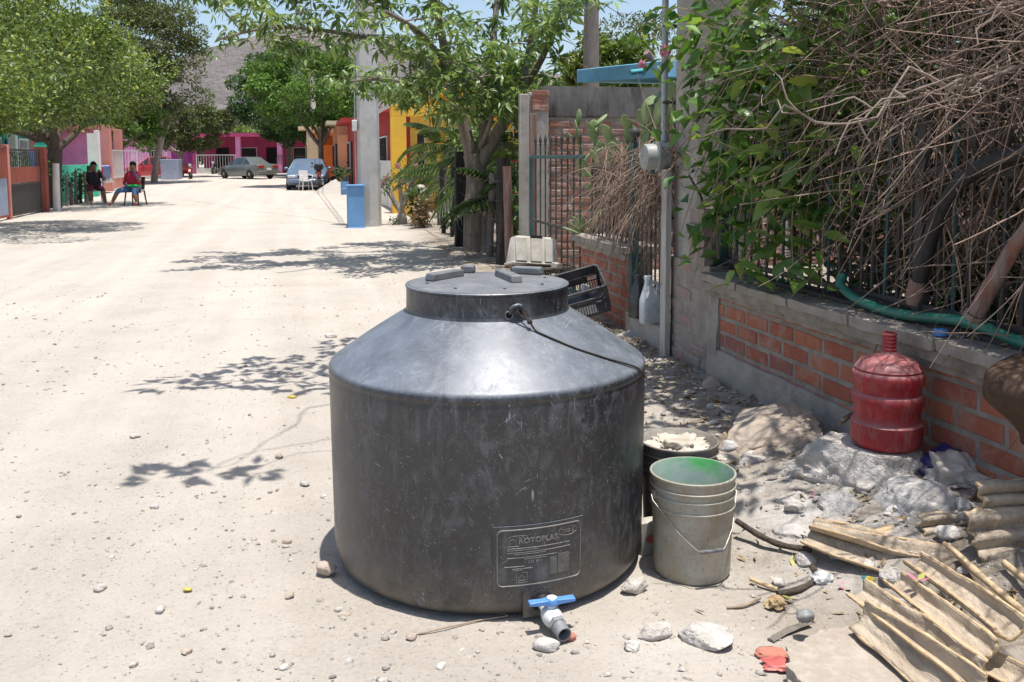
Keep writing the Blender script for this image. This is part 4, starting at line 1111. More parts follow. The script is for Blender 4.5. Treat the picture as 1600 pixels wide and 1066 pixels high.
for k in range(34):
    s = rg.uniform(-1.9, .3); n = rg.uniform(-.95, -.12); p = W(s, n); r_ = rg.uniform(.018, .042)
    rock('rubble_chunk', M['rock'] if k % 2 else M['rock_grey'], G(p.x, p.y, r_ * .3), (r_ * 1.2, r_, r_ * .75), 80 + k, 'small chunk of broken mortar in the rubble below the brick wall', 'rubble', rot=(0, 0, rg.uniform(0, 6)), sub=3, group='rubble chunks below the wall')
# broken floor slab in the foreground
slab_v = [(.753, 2.121), (.826, 2.195), (.94, 2.235), (1.06, 2.282), (1.31, 2.376), (1.6, 2.15), (1.4, 1.5), (.72, 1.5), (.70, 1.85), (.738, 1.957), (.728, 2.03)]
bm_ = bmesh.new()
top = [bm_.verts.new((x, y, .060 + .004 * mn.noise(Vector((x * 9, y * 9, 0))))) for x, y in slab_v]
f_ = bm_.faces.new(top)
r_ = bmesh.ops.extrude_face_region(bm_, geom=[f_])
for v in [e for e in r_['geom'] if isinstance(e, bmesh.types.BMVert)]: v.co.z -= .085
bmesh.ops.recalc_face_normals(bm_, faces=bm_.faces)
bmesh.ops.subdivide_edges(bm_, edges=bm_.edges, cuts=9, fractal=.0, use_grid_fill=True)
for v in bm_.verts:
    if v.co.z > .05: v.co.z += .003 * mn.noise(Vector((v.co.x * 14, v.co.y * 14, 3)))
    v.co.x += .016 * mn.noise(Vector((v.co.x * 14, v.co.y * 14, v.co.z * 40))) + .012 * mn.noise(Vector((v.co.x * 45, v.co.y * 45, v.co.z * 60))); v.co.y += .016 * mn.noise(Vector((v.co.x * 14, v.co.y * 14, 7 + v.co.z * 40))) + .012 * mn.noise(Vector((v.co.x * 45, v.co.y * 45, 7 + v.co.z * 60)))
me = bpy.data.meshes.new('broken_slab'); bm_.to_mesh(me); bm_.free(); me.materials.append(M['slab'])
o = inst('broken_slab', me); b_ = o.modifiers.new('bevel', 'BEVEL'); b_.width = .002; b_.segments = 1
tag(o, 'broken slab of tan concrete flooring in the foreground under palm sheaths', 'slab')

# ------------------------------------------------------------------ the red water jug
jug = thing('water_jug', 'dusty red plastic water jug with threaded neck standing on the boulder', 'water jug', (1.466, 3.226, .269)); jug.scale = (.975, .975, .90)
def ring(rm, z0, z1, deep=.006): return [(rm, z0), (rm - deep * .3, z0 + .004), (rm - deep, z0 + .008), (rm - deep, z1 - .008), (rm - deep * .3, z1 - .004), (rm, z1)]
R_ = .1365
jp = [(0, .004), (.10, .0), (.122, .006), (R_ - .003, .022), (R_, .04), (R_, .108)]
jp += [(R_ - .004, .112), (R_ - .010, .120), (R_ - .011, .175), (R_ - .005, .186), (R_, .192), (R_, .232), (R_ - .004, .237), (R_ - .010, .243), (R_ - .011, .275), (R_ - .005, .284), (R_ - .001, .290), (R_ + .001, .318), (R_ - .003, .330), (R_ - .011, .338), (R_ - .008, .345), (R_ - .016, .358), (.105, .378), (.070, .392), (.045, .400), (.032, .410), (.0275, .420), (.030, .423), (.030, .428), (.0265, .431)]
for k in range(4): jp += [(.0262, .436 + .016 * k), (.0292, .440 + .016 * k), (.0292, .444 + .016 * k), (.0262, .447 + .016 * k)]
jb = jp[:-16]
MB().openlathe(jb + [(.0262, .440)], 64).build('body', M['red_jug'], jug, smooth=40)
MB().openlathe([(.0262, .4395)] + jp[-16:] + [(.0265, .500), (.0225, .500), (.022, .42)], 32).build('neck', M['red_jug'], jug, smooth=40)

# ------------------------------------------------------------------ dry palm sheaths
def sheath(pts, hw, curl, label, seed, ups=(0, 0, 1), thick=.009, flute=0, famp=.0, name='palm_sheath'):
    """a dry palm leaf base: a curled or fluted fibrous blade swept along pts; hw half width, curl half arc"""
    th = thing(name, label, 'palm sheath', pts[0], 0, None); o0 = Vector(pts[0])
    P = [q - o0 for q in smoothpath([Vector(p) for p in pts], 7)]; n = len(P); nc = 15 if not flute else 33
    V = []; F = []
    for i, p in enumerate(P):
        t = i / (n - 1)
        tg = (P[min(i + 1, n - 1)] - P[max(i - 1, 0)]).normalized()
        up = Vector(ups); sd = tg.cross(up).normalized(); up = sd.cross(tg)
        w = hw(t) if callable(hw) else hw; c = curl(t) if callable(curl) else curl
        for k in range(nc):
            v = -1 + 2 * k / (nc - 1)
            ww = w * (1 + .10 * mn.noise(Vector((t * 4, math.copysign(2, v), seed))))
            if c > .05: x = ww * math.sin(v * c) / c; z = ww * (1 - math.cos(v * c)) / c
            else: x = ww * v; z = 0
            z += famp * math.cos(v * PI * flute) if flute else .05 * w * math.cos(v * 9 + seed)
            wob = .05 * w * mn.noise(Vector((v * 2.3 + seed, t * 4, seed))) + .018 * w * mn.noise(Vector((v * 8 + seed, t * 14, seed)))
            e = (.10 if i in (0, n - 1) else 0) * w * mn.noise(Vector((v * 4, i, seed)))
            V.append(p + sd * (x + wob) + up * (z + wob) + tg * e * 2)
    for i in range(n - 1):
        for k in range(nc - 1): F.append((i * nc + k, i * nc + k + 1, (i + 1) * nc + k + 1, (i + 1) * nc + k))
    m_ = MB(); m_.add(V, F); o = m_.build('blade', [M['sheath'], M['sheath_edge']], th, smooth=60)
    so = o.modifiers.new('solid', 'SOLIDIFY'); so.thickness = thick; so.offset = 0; so.material_offset_rim = 1
    for k in (0, nc - 1):
        e = [V[i * nc + k] for i in range(n)]
        MB().tube(e, [thick * max(.15, .42 + .55 * mn.noise(Vector((i * .35, k, seed)))) for i in range(n)], 6).build('edge_rib', M['sheath_edge'], th, smooth=60)
    return th
sheath([(1.01, 2.76, .095), (1.12, 2.67, .085), (1.235, 2.59, .08), (1.37, 2.56, .075), (1.52, 2.55, .07)], lambda t: .03 + .06 * math.sin(PI * min(1, t * .7 + .15)), .7, 'long grey dry palm sheath lying across the rubble below boulder', 3, (.15, -.45, .9))
sheath([(1.03, 2.78, .125), (1.15, 2.70, .115), (1.26, 2.63, .10), (1.36, 2.61, .09)], lambda t: .022 + .032 * math.sin(PI * (.1 + .85 * t)), 1.1, 'shorter grey palm sheath lying along the back of the long one', 4, (.1, -.2, 1))
sheath([(.985, 2.20, .105), (1.02, 2.08, .108), (1.06, 1.95, .11), (1.10, 1.78, .11)], lambda t: .050 + .025 * t, .85, 'lowest brown palm sheath resting on the broken slab', 5, (-.8, -.35, .6))
sheath([(1.02, 2.31, .12), (1.05, 2.16, .13), (1.085, 2.01, .135), (1.125, 1.84, .135)], lambda t: .046 + .014 * t, 1.3, 'pale folded palm sheath second from the front in the pile', 6, (-.5, -.2, .85), thick=.011)
sheath([(1.14, 2.345, .13), (1.155, 2.20, .14), (1.17, 2.06, .148), (1.185, 1.91, .15)], lambda t: .044 + .012 * t, 1.5, 'pale palm sheath with curled lips in the middle of the pile', 7, (-.35, -.2, .95), thick=.011)
sheath([(1.245, 2.45, .14), (1.262, 2.29, .152), (1.275, 2.14, .162), (1.285, 1.97, .168)], lambda t: .046 + .016 * t, 1.5, 'topmost pale palm sheath with deep channel at rear of pile', 8, (-.3, -.2, .97), thick=.012)
sheath([(1.445, 2.50, .20), (1.52, 2.505, .205), (1.60, 2.51, .21), (1.70, 2.515, .215)], .085, .25, 'brown fluted palm sheath standing in the stack at the right edge', 9, (-.1, -.85, .5), thick=.011, flute=3, famp=.015)
sheath([(1.50, 2.56, .30), (1.58, 2.565, .305), (1.72, 2.57, .31)], .060, .25, 'orange brown fluted palm sheath on top of the stack at right edge', 10, (-.1, -.85, .5), thick=.011, flute=3, famp=.013)
sheath([(1.385, 2.70, .135), (1.45, 2.705, .14), (1.53, 2.71, .14), (1.62, 2.715, .145)], .062, .2, 'dark weathered fluted palm sheath behind the stack', 11, (0, -.8, .6), thick=.010, flute=3, famp=.012)
sheath([(1.215, 2.03, .075), (1.27, 1.93, .08), (1.33, 1.81, .085)], .045, 1.2, 'short curled palm sheath at the bottom right corner', 12, (-.2, -.5, .8))
def stick(name, pts, r, label, mt=None, cat='stick', flat=1.0, group=None):
    m_ = MB(); P = smoothpath(pts, 5)
    m_.tube(P, [r * (1 + .25 * mn.noise(Vector((i * .5, r * 900, 1)))) for i in range(len(P))], 7, flat=flat)
    o = m_.build(name, mt or M['twig'], None, smooth=60); return tag(o, label, cat, group)
stick('stick', [(1.40, 2.50, .15), (1.385, 2.38, .16), (1.40, 2.24, .15), (1.44, 2.10, .12)], .012, 'forked pale stick leaning in front of the fluted sheaths', M['sheath_edge'])
stick('stick', [(1.49, 2.40, .17), (1.49, 2.26, .17), (1.51, 2.10, .14)], .011, 'pale stick at the right edge beside the forked stick', M['sheath_edge'])
stick('stick', [(1.385, 2.38, .16), (1.355, 2.43, .19), (1.34, 2.47, .20)], .009, 'short pale side branch of the sticks before the fluted sheath', M['sheath_edge'])
stick('stick', [(.82, 2.97, .07), (.88, 2.87, .055), (.94, 2.80, .05), (1.01, 2.72, .07)], .011, 'dark crooked stick at the left tip of long palm sheath', M['bark_dark'])
stick('stick', [(.84, 2.52, .014), (.92, 2.545, .018), (.99, 2.60, .024), (1.00, 2.67, .035)], .011, 'bent dark stick curling on the dirt right of bucket', M['bark_dark'])
stick('twig', [(.66, 2.44, .010), (.72, 2.45, .012), (.78, 2.50, .012)], .004, 'thin tan twig lying on dirt in front of bucket')
stick('twig', [(.78, 2.62, .016), (.82, 2.58, .014), (.85, 2.555, .012)], .007, 'short pale wood splinter beside the bent dark stick', M['sheath_edge'])
stick('twig', [(-.05, 2.42, .008), (-.02, 2.40, .008), (-.12, 2.37, .007), (-.28, 2.30, .006)], .0028, 'thin dark twig in the dirt before the tank foot')
stick('twig', [(-.40, 1.98, .008), (-.33, 1.93, .01), (-.30, 1.88, .01)], .004, 'dark bent twig on the road at bottom left of tank')
stick('twig', [(-1.02, 1.985, .007), (-.93, 2.0, .01), (-.86, 2.03, .008)], .004, 'grey twig on the road near the bottom left corner')
stick('branch', [(1.35, 3.42, .30), (1.45, 3.52, .31), (1.53, 3.56, .30)], .012, 'thin broken branch behind the red jug on the boulder', M['bark'])
stick('branch', [(1.12, 3.62, .055), (1.22, 3.66, .09), (1.33, 3.76, .13)], .011, 'dark stick wedged between flat stone and boulder', M['bark_dark'])
stick('offcut', [(1.22, 2.72, .115), (1.27, 2.755, .115), (1.32, 2.785, .12)], .028, 'striped wood offcut lying on the long palm sheath', M['sheath_edge'], 'wood', .4)
stick('wood_strip', [(.74, 2.245, .012), (.81, 2.30, .014), (.885, 2.34, .016)], .012, 'flat grey wood strip in front of the broken slab', M['wood_grey'], 'wood', .4)
# ------------------------------------------------------------------ litter
crumple('crumpled_cloth', M['cloth'], (1.655, 3.03, .20), (.11, .08, .08), 5, 'crumpled dirty white cloth bundle right of the jug boulder', 'cloth', (0, R(15), R(-35)), .45)
b_ = thing('purple_bottle', 'flattened purple plastic bottle behind the crumpled white cloth', 'bottle', (1.655, 3.135, .255), (R(6), R(-22), R(24)))
MB().box((0, 0, 0), (.19, .085, .055)).build('body', M['purple'], b_, bevel=.018, seg=4)
MB().lathe([(.016, 0), (.016, .035), (.011, .037), (0, .037)], 14, m=Matrix(((0, 0, -1), (0, 1, 0), (1, 0, 0))), loc=(-.093, 0, 0)).build('cap', M['purple'], b_, smooth=40)
crumple('black_bag', M['black_rubber'], (1.86, 2.98, .25), (.10, .08, .07), 7, 'crumpled black plastic bag against the foot of brick wall', 'bag', amp=.6)
crumple('teal_scrap', M['teal_bit'], (1.60, 2.88, .155), (.045, .03, .03), 8, 'small torn teal plastic scrap under the white cloth', 'plastic', amp=.5, sub=3)
crumple('white_scrap', M['white_bit'], (1.005, 2.585, .035), (.032, .026, .022), 9, 'crumpled clear white wrapper beside yellow flowers', 'wrapper', amp=.5, sub=3)
crumple('white_scrap', M['white_bit'], (1.37, 2.27, .10), (.035, .02, .03), 10, 'torn white paper scrap under the leaning sticks', 'paper', amp=.5, sub=3)
crumple('foil_ball', M['pvc_grey'], (.845, 2.265, .075), (.026, .022, .018), 11, 'small grey lump at the edge of the broken slab', 'litter', amp=.3, sub=3)
crumple('red_scrap', M['red_bit'], (.735, 2.11, .02), (.05, .032, .008), 12, 'torn faded red plastic scrap left of the broken slab', 'plastic', amp=.6, sub=3)
crumple('brick_fragment', M['brickbit'], (.72, 2.17, .015), (.045, .028, .014), 13, 'pinkish brick fragment left of broken slab', 'brick', amp=.3, sub=3)
crumple('green_litter', M['leaf_yellow'], (-.665, 1.81, .008), (.011, .008, .005), 15, 'tiny green scrap on the road at the bottom edge', 'litter', amp=.5, sub=2)
crumple('yellow_litter', M['yellow_bit'], (-1.29, 4.95, .012), (.028, .018, .01), 16, 'yellow plastic scrap on the road by the tree shadow', 'litter', amp=.4, sub=2)
crumple('yellow_litter', M['yellow_bit'], (-1.06, 2.58, .008), (.016, .009, .006), 17, 'tiny yellow petal on the bare road at lower left', 'litter', amp=.4, sub=2)
crumple('dry_leaf', M['leaf_dry'], (.815, 2.45, .02), (.03, .024, .02), 18, 'curled brown dry leaf in front of the slab', 'leaf', amp=.6, sub=3)
yt = thing('yellow_tube', 'small yellow plastic tube in the shade under the long palm sheath', 'tube', (1.135, 2.545, .042), (R(78), R(10), R(20)))
MB().lathe([(.016, -.035), (.018, -.032), (.018, .022), (.013, .028), (.013, .036), (0, .037)], 18).build('body', M['yellow_bit'], yt, smooth=40)
MB().lathe([(.0185, -.012), (.0187, -.011), (.0187, .004), (.0185, .005)], 18).build('band', M['teal_bit'], yt, smooth=40)
cart = thing('small_carton', 'small pale carton with red dot squeezed between tank and bucket', 'carton', (.475, 2.86, .0), R(20))
MB().box((0, 0, .06), (.07, .05, .12)).build('box', M['tub'], cart, bevel=.003)
MB().lathe([(.016, 0), (.016, .002), (0, .0025)], 18, m=Matrix(((1, 0, 0), (0, 0, -1), (0, 1, 0))), loc=(.0, -.0252, .06)).build('red_dot', M['red_bit'], cart)
bc = MB().lathe([(.026, 0), (.027, .002), (.026, .022), (.024, .024), (0, .024)], 20).build('bottle_cap', M['pvc_blue'], None, smooth=35, loc=W(-1.13, -.03, .716)); tag(bc, 'blue plastic bottle cap lying on the wall coping', 'bottle cap')
# ------------------------------------------------------------------ hoses, pipes and the leather piece by the fence
def tubething(name, pts, r, mt, label, cat, seg=12, n=6):
    P = smoothpath(pts, n); o = MB().tube(P, r, seg).build(name, mt, None, smooth=60); return tag(o, label, cat)
tubething('green_hose', [W(-.31, .085, .84), W(-.325, .06, .80), W(-.40, .05, .772), W(-.50, .04, .752), W(-.67, .035, .738), W(-.85, .035, .742), W(-1.0, .04, .757), W(-1.14, .045, .770), W(-1.27, .05, .765), W(-1.42, .06, .745), W(-1.7, .06, .735)], .0215, M['hose'], 'thick green rubber hose draped along the wall coping', 'hose')
tubething('black_hose', [W(-.44, .075, .752), W(-.55, .072, .757), W(-.68, .075, .748), W(-.85, .08, .735), W(-1.1, .085, .735)], .016, M['black_rubber'], 'short black hose lying behind the green hose', 'hose')
pp_ = thing('curved_pipe', 'thick dark curved rubber pipe bending down through the fence bars', 'pipe', W(0, 0, 0), BA)
P = smoothpath([(.10, -1.75, 1.42), (.06, -1.48, 1.42), (.03, -1.28, 1.375), (.02, -1.12, 1.28), (.015, -1.02, 1.13), (.015, -.965, .98), (.01, -.945, .90)], 6)
MB().tube(P, .030, 14).build('tube', M['black_rubber'], pp_, smooth=60)
MB().tube([(.0, -.945, .90), (.0, -.93, .84), (-.005, -.925, .80)], [.030, .034, .022], 12).build('end_fitting', M['wood_red'], pp_, smooth=40)
pp_ = thing('straight_pipe', 'brown rusty pipe with round flange leaning at right edge of fence', 'pipe', W(0, 0, 0), BA)
MB().tube([(.02, -1.60, 1.30), (.0, -1.44, 1.08), (-.02, -1.30, .83)], [.026, .026, .030], 14).build('tube', M['wood_red'], pp_, smooth=60)
dd = Vector((-.02, .14, -.25)).normalized()
MB().openlathe([(.014, -.006), (.036, -.006), (.038, 0), (.036, .014), (.014, .014), (.014, -.006)], 22, m=fr(dd), loc=(-.022, -1.295, .822)).build('flange', M['wood_red'], pp_, smooth=40)
# brown leather piece hanging over the coping at the right edge
lt = thing('leather_cover', 'brown worn leather cover hanging over the wall coping at right edge', 'leather', W(-1.70, -.13, .615), BA); lt.scale = (.85, .78, .78)
V = []; F = []; nu, nv = 18, 16
for j in range(nv + 1):
    v = j / nv
    for i in range(nu + 1):
        u_ = i / nu
        y = .17 - u_ * .48 - .16 * v * v * (1 - u_) - .02 * math.sin(v * 9)
        x = -.06 - .085 * math.sin(PI * min(1, v * 1.1 + .05)) + .028 * math.sin(u_ * 9 + v * 3) + .02 * mn.noise(Vector((u_ * 4, v * 4, 2))) + .12 * (1 - min(1, v * 4)) ** 2
        z = .16 - .32 * v + .02 * math.sin(u_ * 7) - .1 * max(0, v - .4) * (u_ * 1.4)
        V.append((x, y, z))
for j in range(nv):
    for i in range(nu): F.append((j * (nu + 1) + i, j * (nu + 1) + i + 1, (j + 1) * (nu + 1) + i + 1, (j + 1) * (nu + 1) + i))
o = MB().add(V, F).build('flap', M['leather'], lt, smooth=70); s_ = o.modifiers.new('solid', 'SOLIDIFY'); s_.thickness = .008
m_ = MB(); m_.tube(smoothpath([(-.09, -.10, -.12), (-.10, -.11, -.22), (-.085, -.13, -.32), (-.08, -.17, -.40)]), [.03] * 8 + [.026] * 8 if False else .028, 10, flat=.35); m_.build('strap', M['leather'], lt, smooth=60)

# ------------------------------------------------------------------ crates, tub and jugs by the gate
def crate(name, mt, label, loc, rot, L, D, H):
    c = thing(name, label, 'crate', loc, rot)
    m_ = MB()
    m_.box((0, 0, .008), (L - .03, D - .03, .010)); m_.build('floor', mt, c)
    for sx in (-1, 1):
        for sy in (-1, 1):
            m_ = MB(); m_.bb(sx * L / 2 - (.03 if sx > 0 else 0), sx * L / 2 + (.03 if sx < 0 else 0), sy * D / 2 - (.03 if sy > 0 else 0), sy * D / 2 + (.03 if sy < 0 else 0), 0, H); m_.build('corner_post', mt, c, bevel=.006)
    for z, h, t in ((.0, .022, .012), (H * .42, .014, .012), (H * .60, .012, .010), (H - .022, .022, .016)):
        m_ = MB()
        for sy in (-1, 1): m_.box((0, sy * (D / 2 - t / 2 + .002), z + h / 2), (L - .05, t, h))
        for sx in (-1, 1): m_.box((sx * (L / 2 - t / 2 + .002), 0, z + h / 2), (t, D - .05, h))
        m_.build('rim_band' if z > H * .8 else 'band', mt, c, bevel=.002)
    # solid label panels between the slatted fields
    for sy in (-1, 1):
        MB().box((0, sy * (D / 2 - .008), H * .51), (L * .55, .004, H * .22)).build('panel', mt, c)
        MB().box((0, sy * (D / 2 - .008), H * .80), (L * .9, .004, H * .28)).build('panel', mt, c) if sy > 0 else None
    for sx in (-1, 1): MB().box((sx * (L / 2 - .008), 0, H * .76), (.004, D * .86, H * .20)).build('panel', mt, c)
    sl = MB().box((0, 0, 0), (.006, .005, 1)).mesh('slat'); sl.materials.append(mt)
    for sy in (-1, 1):
        n_ = int(L / .021)
        for k in range(n_):
            x = -L / 2 + .03 + (L - .06) * k / (n_ - 1)
            inst('slat', sl, c, (x, sy * (D / 2 - .007), H * .225), (0, 0, 0), (1, 1, H * .38))
            if abs(x) > L * .28 and sy < 0: inst('slat', sl, c, (x, sy * (D / 2 - .007), H * .79), (0, 0, 0), (1, 1, H * .32))
    for sx in (-1, 1):
        n_ = int(D / .021)
        for k in range(n_): inst('slat', sl, c, (sx * (L / 2 - .007), -D / 2 + .03 + (D - .06) * k / (n_ - 1), H * .225), (0, 0, PI / 2), (1, 1, H * .38))
    return c
crate('plastic_crate', M['crate'], 'black slatted plastic crate tipped over against the low brick wall', W(2.62, -.30, .235), (R(28), R(-15), BA + R(-10)), .46, .30, .25)
crate('plastic_crate', M['crate_tan'], 'brownish slatted crate behind the black crate under the tub', W(4.42, -.10, gz(.5, 8.6) + .01), (0, 0, BA + R(12)), .56, .34, .27)
inr = MB().box((0, 0, 0), (.06, .05, .05)).build('white_scrap', M['white_bit'], None, bevel=.006, loc=W(2.70, -.22, .37), rot=(.3, .2, .5)); tag(inr, 'white plastic pot inside the tipped black crate', 'pot')
inr = MB().box((0, 0, 0), (.09, .07, .05)).build('box_scrap', M['tub'], None, bevel=.006, loc=W(4.28, .0, .36), rot=(.1, .1, .9)); tag(inr, 'beige block resting in the brownish crate', 'block')
tb = thing('plastic_tub', 'yellowed broken plastic tub lying upside down near the fence posts', 'tub', W(4.62, -.16, .335), (R(-10), R(5), BA + R(2)))
rings = []
for (z, a, b) in ((0, .235, .15), (.03, .23, .145), (.255, .205, .12), (.27, .195, .11)):
    rings.append([(a * math.copysign(abs(math.cos(t)) ** .13, math.cos(t)), b * math.copysign(abs(math.sin(t)) ** .13, math.sin(t)), z) for t in np.linspace(0, 2 * PI, 41)[:-1]])
MB().loft(rings).build('shell', M['tub'], tb, smooth=45)
MB().tube([(.24 * math.copysign(abs(math.cos(t)) ** .13, math.cos(t)), .155 * math.copysign(abs(math.sin(t)) ** .13, math.sin(t)), .0) for t in np.linspace(0, 2 * PI, 41)[:-1]], .011, 8, closed=True).build('rim', M['tub'], tb, smooth=60)
for x in (-.155, .0, .145):
    MB().box((x, -.145, .135), (.115, .02, .235), (R(-7), 0, 0)).build('panel', M['tub'], tb, bevel=.004)
MB().box((0, -.126, .262), (.12, .03, .03)).build('dark_recess', M['hole'], tb, bevel=.003)
def jugthing(name, label, loc, rz, mt, w, d, h, cat='jug', rot=None):
    j = thing(name, label, cat, loc, rot or (0, 0, rz))
    def ringr(z, a, b, e=.4, ox=0): return [(ox + a * math.copysign(abs(math.cos(t)) ** e, math.cos(t)), b * math.copysign(abs(math.sin(t)) ** e, math.sin(t)), z) for t in np.linspace(0, 2 * PI, 33)[:-1]]
    MB().loft([ringr(0, w * .46, d * .46), ringr(.01, w / 2, d / 2), ringr(h * .50, w / 2, d / 2), ringr(h * .56, w * .46, d * .46), ringr(h * .82, w * .20, d * .22, .6, w * .12), ringr(h * .88, w * .15, w * .15, 1, w * .16), ringr(h * .93, w * .15, w * .15, 1, w * .16)]).build('body', mt, j, smooth=40)
    MB().lathe([(w * .17, h * .93), (w * .18, h * .935), (w * .18, h), (w * .16, h * 1.01), (0, h * 1.01)], 18, loc=(w * .16, 0, 0)).build('cap', mt, j, smooth=40)
    MB().tube(smoothpath([(-w * .34, 0, h * .54), (-w * .40, 0, h * .70), (-w * .32, 0, h * .84), (-w * .05, 0, h * .87), (w * .10, 0, h * .84)]), w * .085, 10).build('handle', mt, j, smooth=60)
    MB().bb(-w * .30, w * .30, -d / 2 - .0018, -d / 2 + .001, h * .10, h * .44).build('label_panel', mt, j, bevel=.001)
    return j
jugthing('oil_jug', 'white plastic oil jug on the step by the gate', W(1.88, -.0, .226), BA + R(185), M['jug_white'], .15, .09, .335)
jugthing('oil_jug', 'black plastic oil jug beside the white jug on the step', W(2.12, .02, .226), BA + R(200), M['crate'], .17, .12, .315)

for k, (x, y, z, lb) in enumerate(((1.16, 3.12, .10, 'pink fallen blossom left of the big boulder'), (1.30, 3.06, .13, 'pink fallen blossom at the foot of the big boulder'), (1.06, 2.52, .03, 'faded pink and yellow blossom by the clear wrapper'), (1.165, 2.26, .185, 'pink blossom lying in the middle palm sheath'))):
    t_ = thing('fallen_flower', lb, 'flower', (x, y, z), (0, 0, k * 1.3))
    for q in range(4):
        a = q * 1.7 + k; m_ = MB(); d = Vector((math.cos(a), math.sin(a), .25)); s2 = Vector((-math.sin(a), math.cos(a), 0)); m_.add([(0, 0, 0), d * .018 + s2 * .010, d * .034 + Vector((0, 0, .006)), d * .018 - s2 * .010], [(0, 1, 2, 3)]); m_.build('petal', M['petal'] if q else M['leaf_yellow'], t_)
# ------------------------------------------------------------------ leaf shapes
def leafmesh(name, L, Wd, mt, seed, curl=.25, fold=.3, nseg=5):
    rg = random.Random(seed); V = []; F = []
    cu = curl * rg.uniform(.6, 1.4); tw = rg.uniform(-.5, .5)
    for i in range(nseg + 1):
        t = i / nseg; w = Wd * .5 * math.sin(PI * min(1, .06 + t * .94) ** .85) * (1 - .25 * t)
        if i == nseg: w = 0
        x = L * t; z = -cu * L * t * t; a = tw * t
        for k in (-1, 0, 1):
            V.append((x, k * w * math.cos(a), z + abs(k) * w * fold + k * w * math.sin(a)))
    for i in range(nseg):
        for k in (0, 1):
            b = i * 3 + k; F.append((b, b + 1, b + 4, b + 3))
    me = MB().add(V, F).mesh(name); me.shade_smooth(); me.materials.append(mt); return me
def scatter_leaves(pts, dirs, L, Wd, rng, fold=.25, curl=.2):
    """vectorised leaves: 2 triangles pairs folded on the midrib; pts base, dirs along the leaf"""
    N = len(pts); P = np.asarray(pts, float); D = np.asarray(dirs, float)
    D /= np.linalg.norm(D, axis=1)[:, None] + 1e-9
    A = rng.normal(0, 1, (N, 3)); A[:, 2] *= .35
    S = np.cross(D, np.array([0, 0, 1.0]) + .55 * A); S /= np.linalg.norm(S, axis=1)[:, None] + 1e-9
    U = np.cross(S, D)
    l = L * rng.uniform(.65, 1.25, N)[:, None]; w = Wd * rng.uniform(.7, 1.2, N)[:, None] / 2
    mid = P + D * l * .48; tip = P + D * l - U * l * curl
    a = mid + S * w + U * w * fold; b = mid - S * w + U * w * fold
    V = np.stack([P, a, tip, b], 1).reshape(-1, 3)
    k = np.arange(N) * 4
    F = np.concatenate([np.stack([k, k + 1, k + 2], 1), np.stack([k, k + 2, k + 3], 1)])
    # separate vertex pairs are shared inside one leaf only, so each leaf is one island
    return V, F
def clumpy(rng, centers, radii, per, flat=.8, up=.35):
    """leaf bases and directions in clumps: shell-weighted, pointing outward and a little drooping"""
    P = []; D = []
    for c, r_, n_ in zip(centers, radii, per):
        d = rng.normal(0, 1, (n_, 3)); d /= np.linalg.norm(d, axis=1)[:, None]
        rr = rng.uniform(.35, 1, (n_, 1)) ** .6
        p = np.asarray(c) + d * rr * np.array([r_, r_, r_ * flat])
        P.append(p); D.append(d * .8 + rng.normal(0, .6, (n_, 3)) + np.array([0, 0, up]))
    return np.concatenate(P), np.concatenate(D)
def branch_tubes(mb, rng, start, end, r0, r1, wob=.12, n=6, seg=7, mi=0):
    s, e = Vector(start), Vector(end); L = (e - s).length; P = []
    for i in range(n + 1):
        t = i / n; q = s.lerp(e, t)
        if 0 < i < n: q += Vector(rng.normal(0, wob * L / n, 3))
        q.z += .10 * L * math.sin(PI * t) * .5
        P.append(q)
    P = smoothpath(P, 2)
    mb.tube(P, [r0 + (r1 - r0) * (i / (len(P) - 1)) for i in range(len(P))], seg, mi)
    return P
def tree(name, label, base, crown_c, crown_r, nclump, per, leaf, mt, seed, trunk_h, tr, limbs=7, bark='bark', up=.3, bottom=None, cr=(.5, .9), lean=(0, 0), cat='tree', shell=.55):
    rng = np.random.default_rng(seed); base = Vector(base); cc = Vector(crown_c)
    t = thing(name, label, cat, base)
    cen = []
    while len(cen) < nclump:
        d = rng.normal(0, 1, 3); d /= np.linalg.norm(d); rr = rng.uniform(shell, 1) ** .7
        p = d * rr
        if bottom is not None and p[2] < bottom: p[2] = bottom + rng.uniform(0, .15)
        cen.append((cc.x - base.x + p[0] * crown_r[0], cc.y - base.y + p[1] * crown_r[1], cc.z - base.z + p[2] * crown_r[2]))
    cen = np.array(cen)
    mb = MB(); fork = Vector((lean[0], lean[1], trunk_h))
    mb.tube(smoothpath([(0, 0, -.2), (0, 0, .05), (lean[0] * .35, lean[1] * .35, trunk_h * .5), fork], 3), [tr * 1.35, tr * 1.3, tr * 1.2] + [tr * 1.1] * 2 + [tr] * 5, 10)
    for k in rng.choice(len(cen), min(limbs, len(cen)), replace=False):
        branch_tubes(mb, rng, fork - Vector((0, 0, .05)), Vector(cen[k]) * .95, tr * .62, tr * .12)
    mb.build('trunk', M[bark], t, smooth=60)
    sz = np.mean(crown_r)
    P, D = clumpy(rng, cen, rng.uniform(cr[0], cr[1], nclump) * sz * .55, [per] * nclump, .6, up)
    V, F = scatter_leaves(P, D, leaf, leaf * .55, rng)
    c = fastmesh('crown', V, F, mt, t); c['kind'] = 'stuff'
    return t

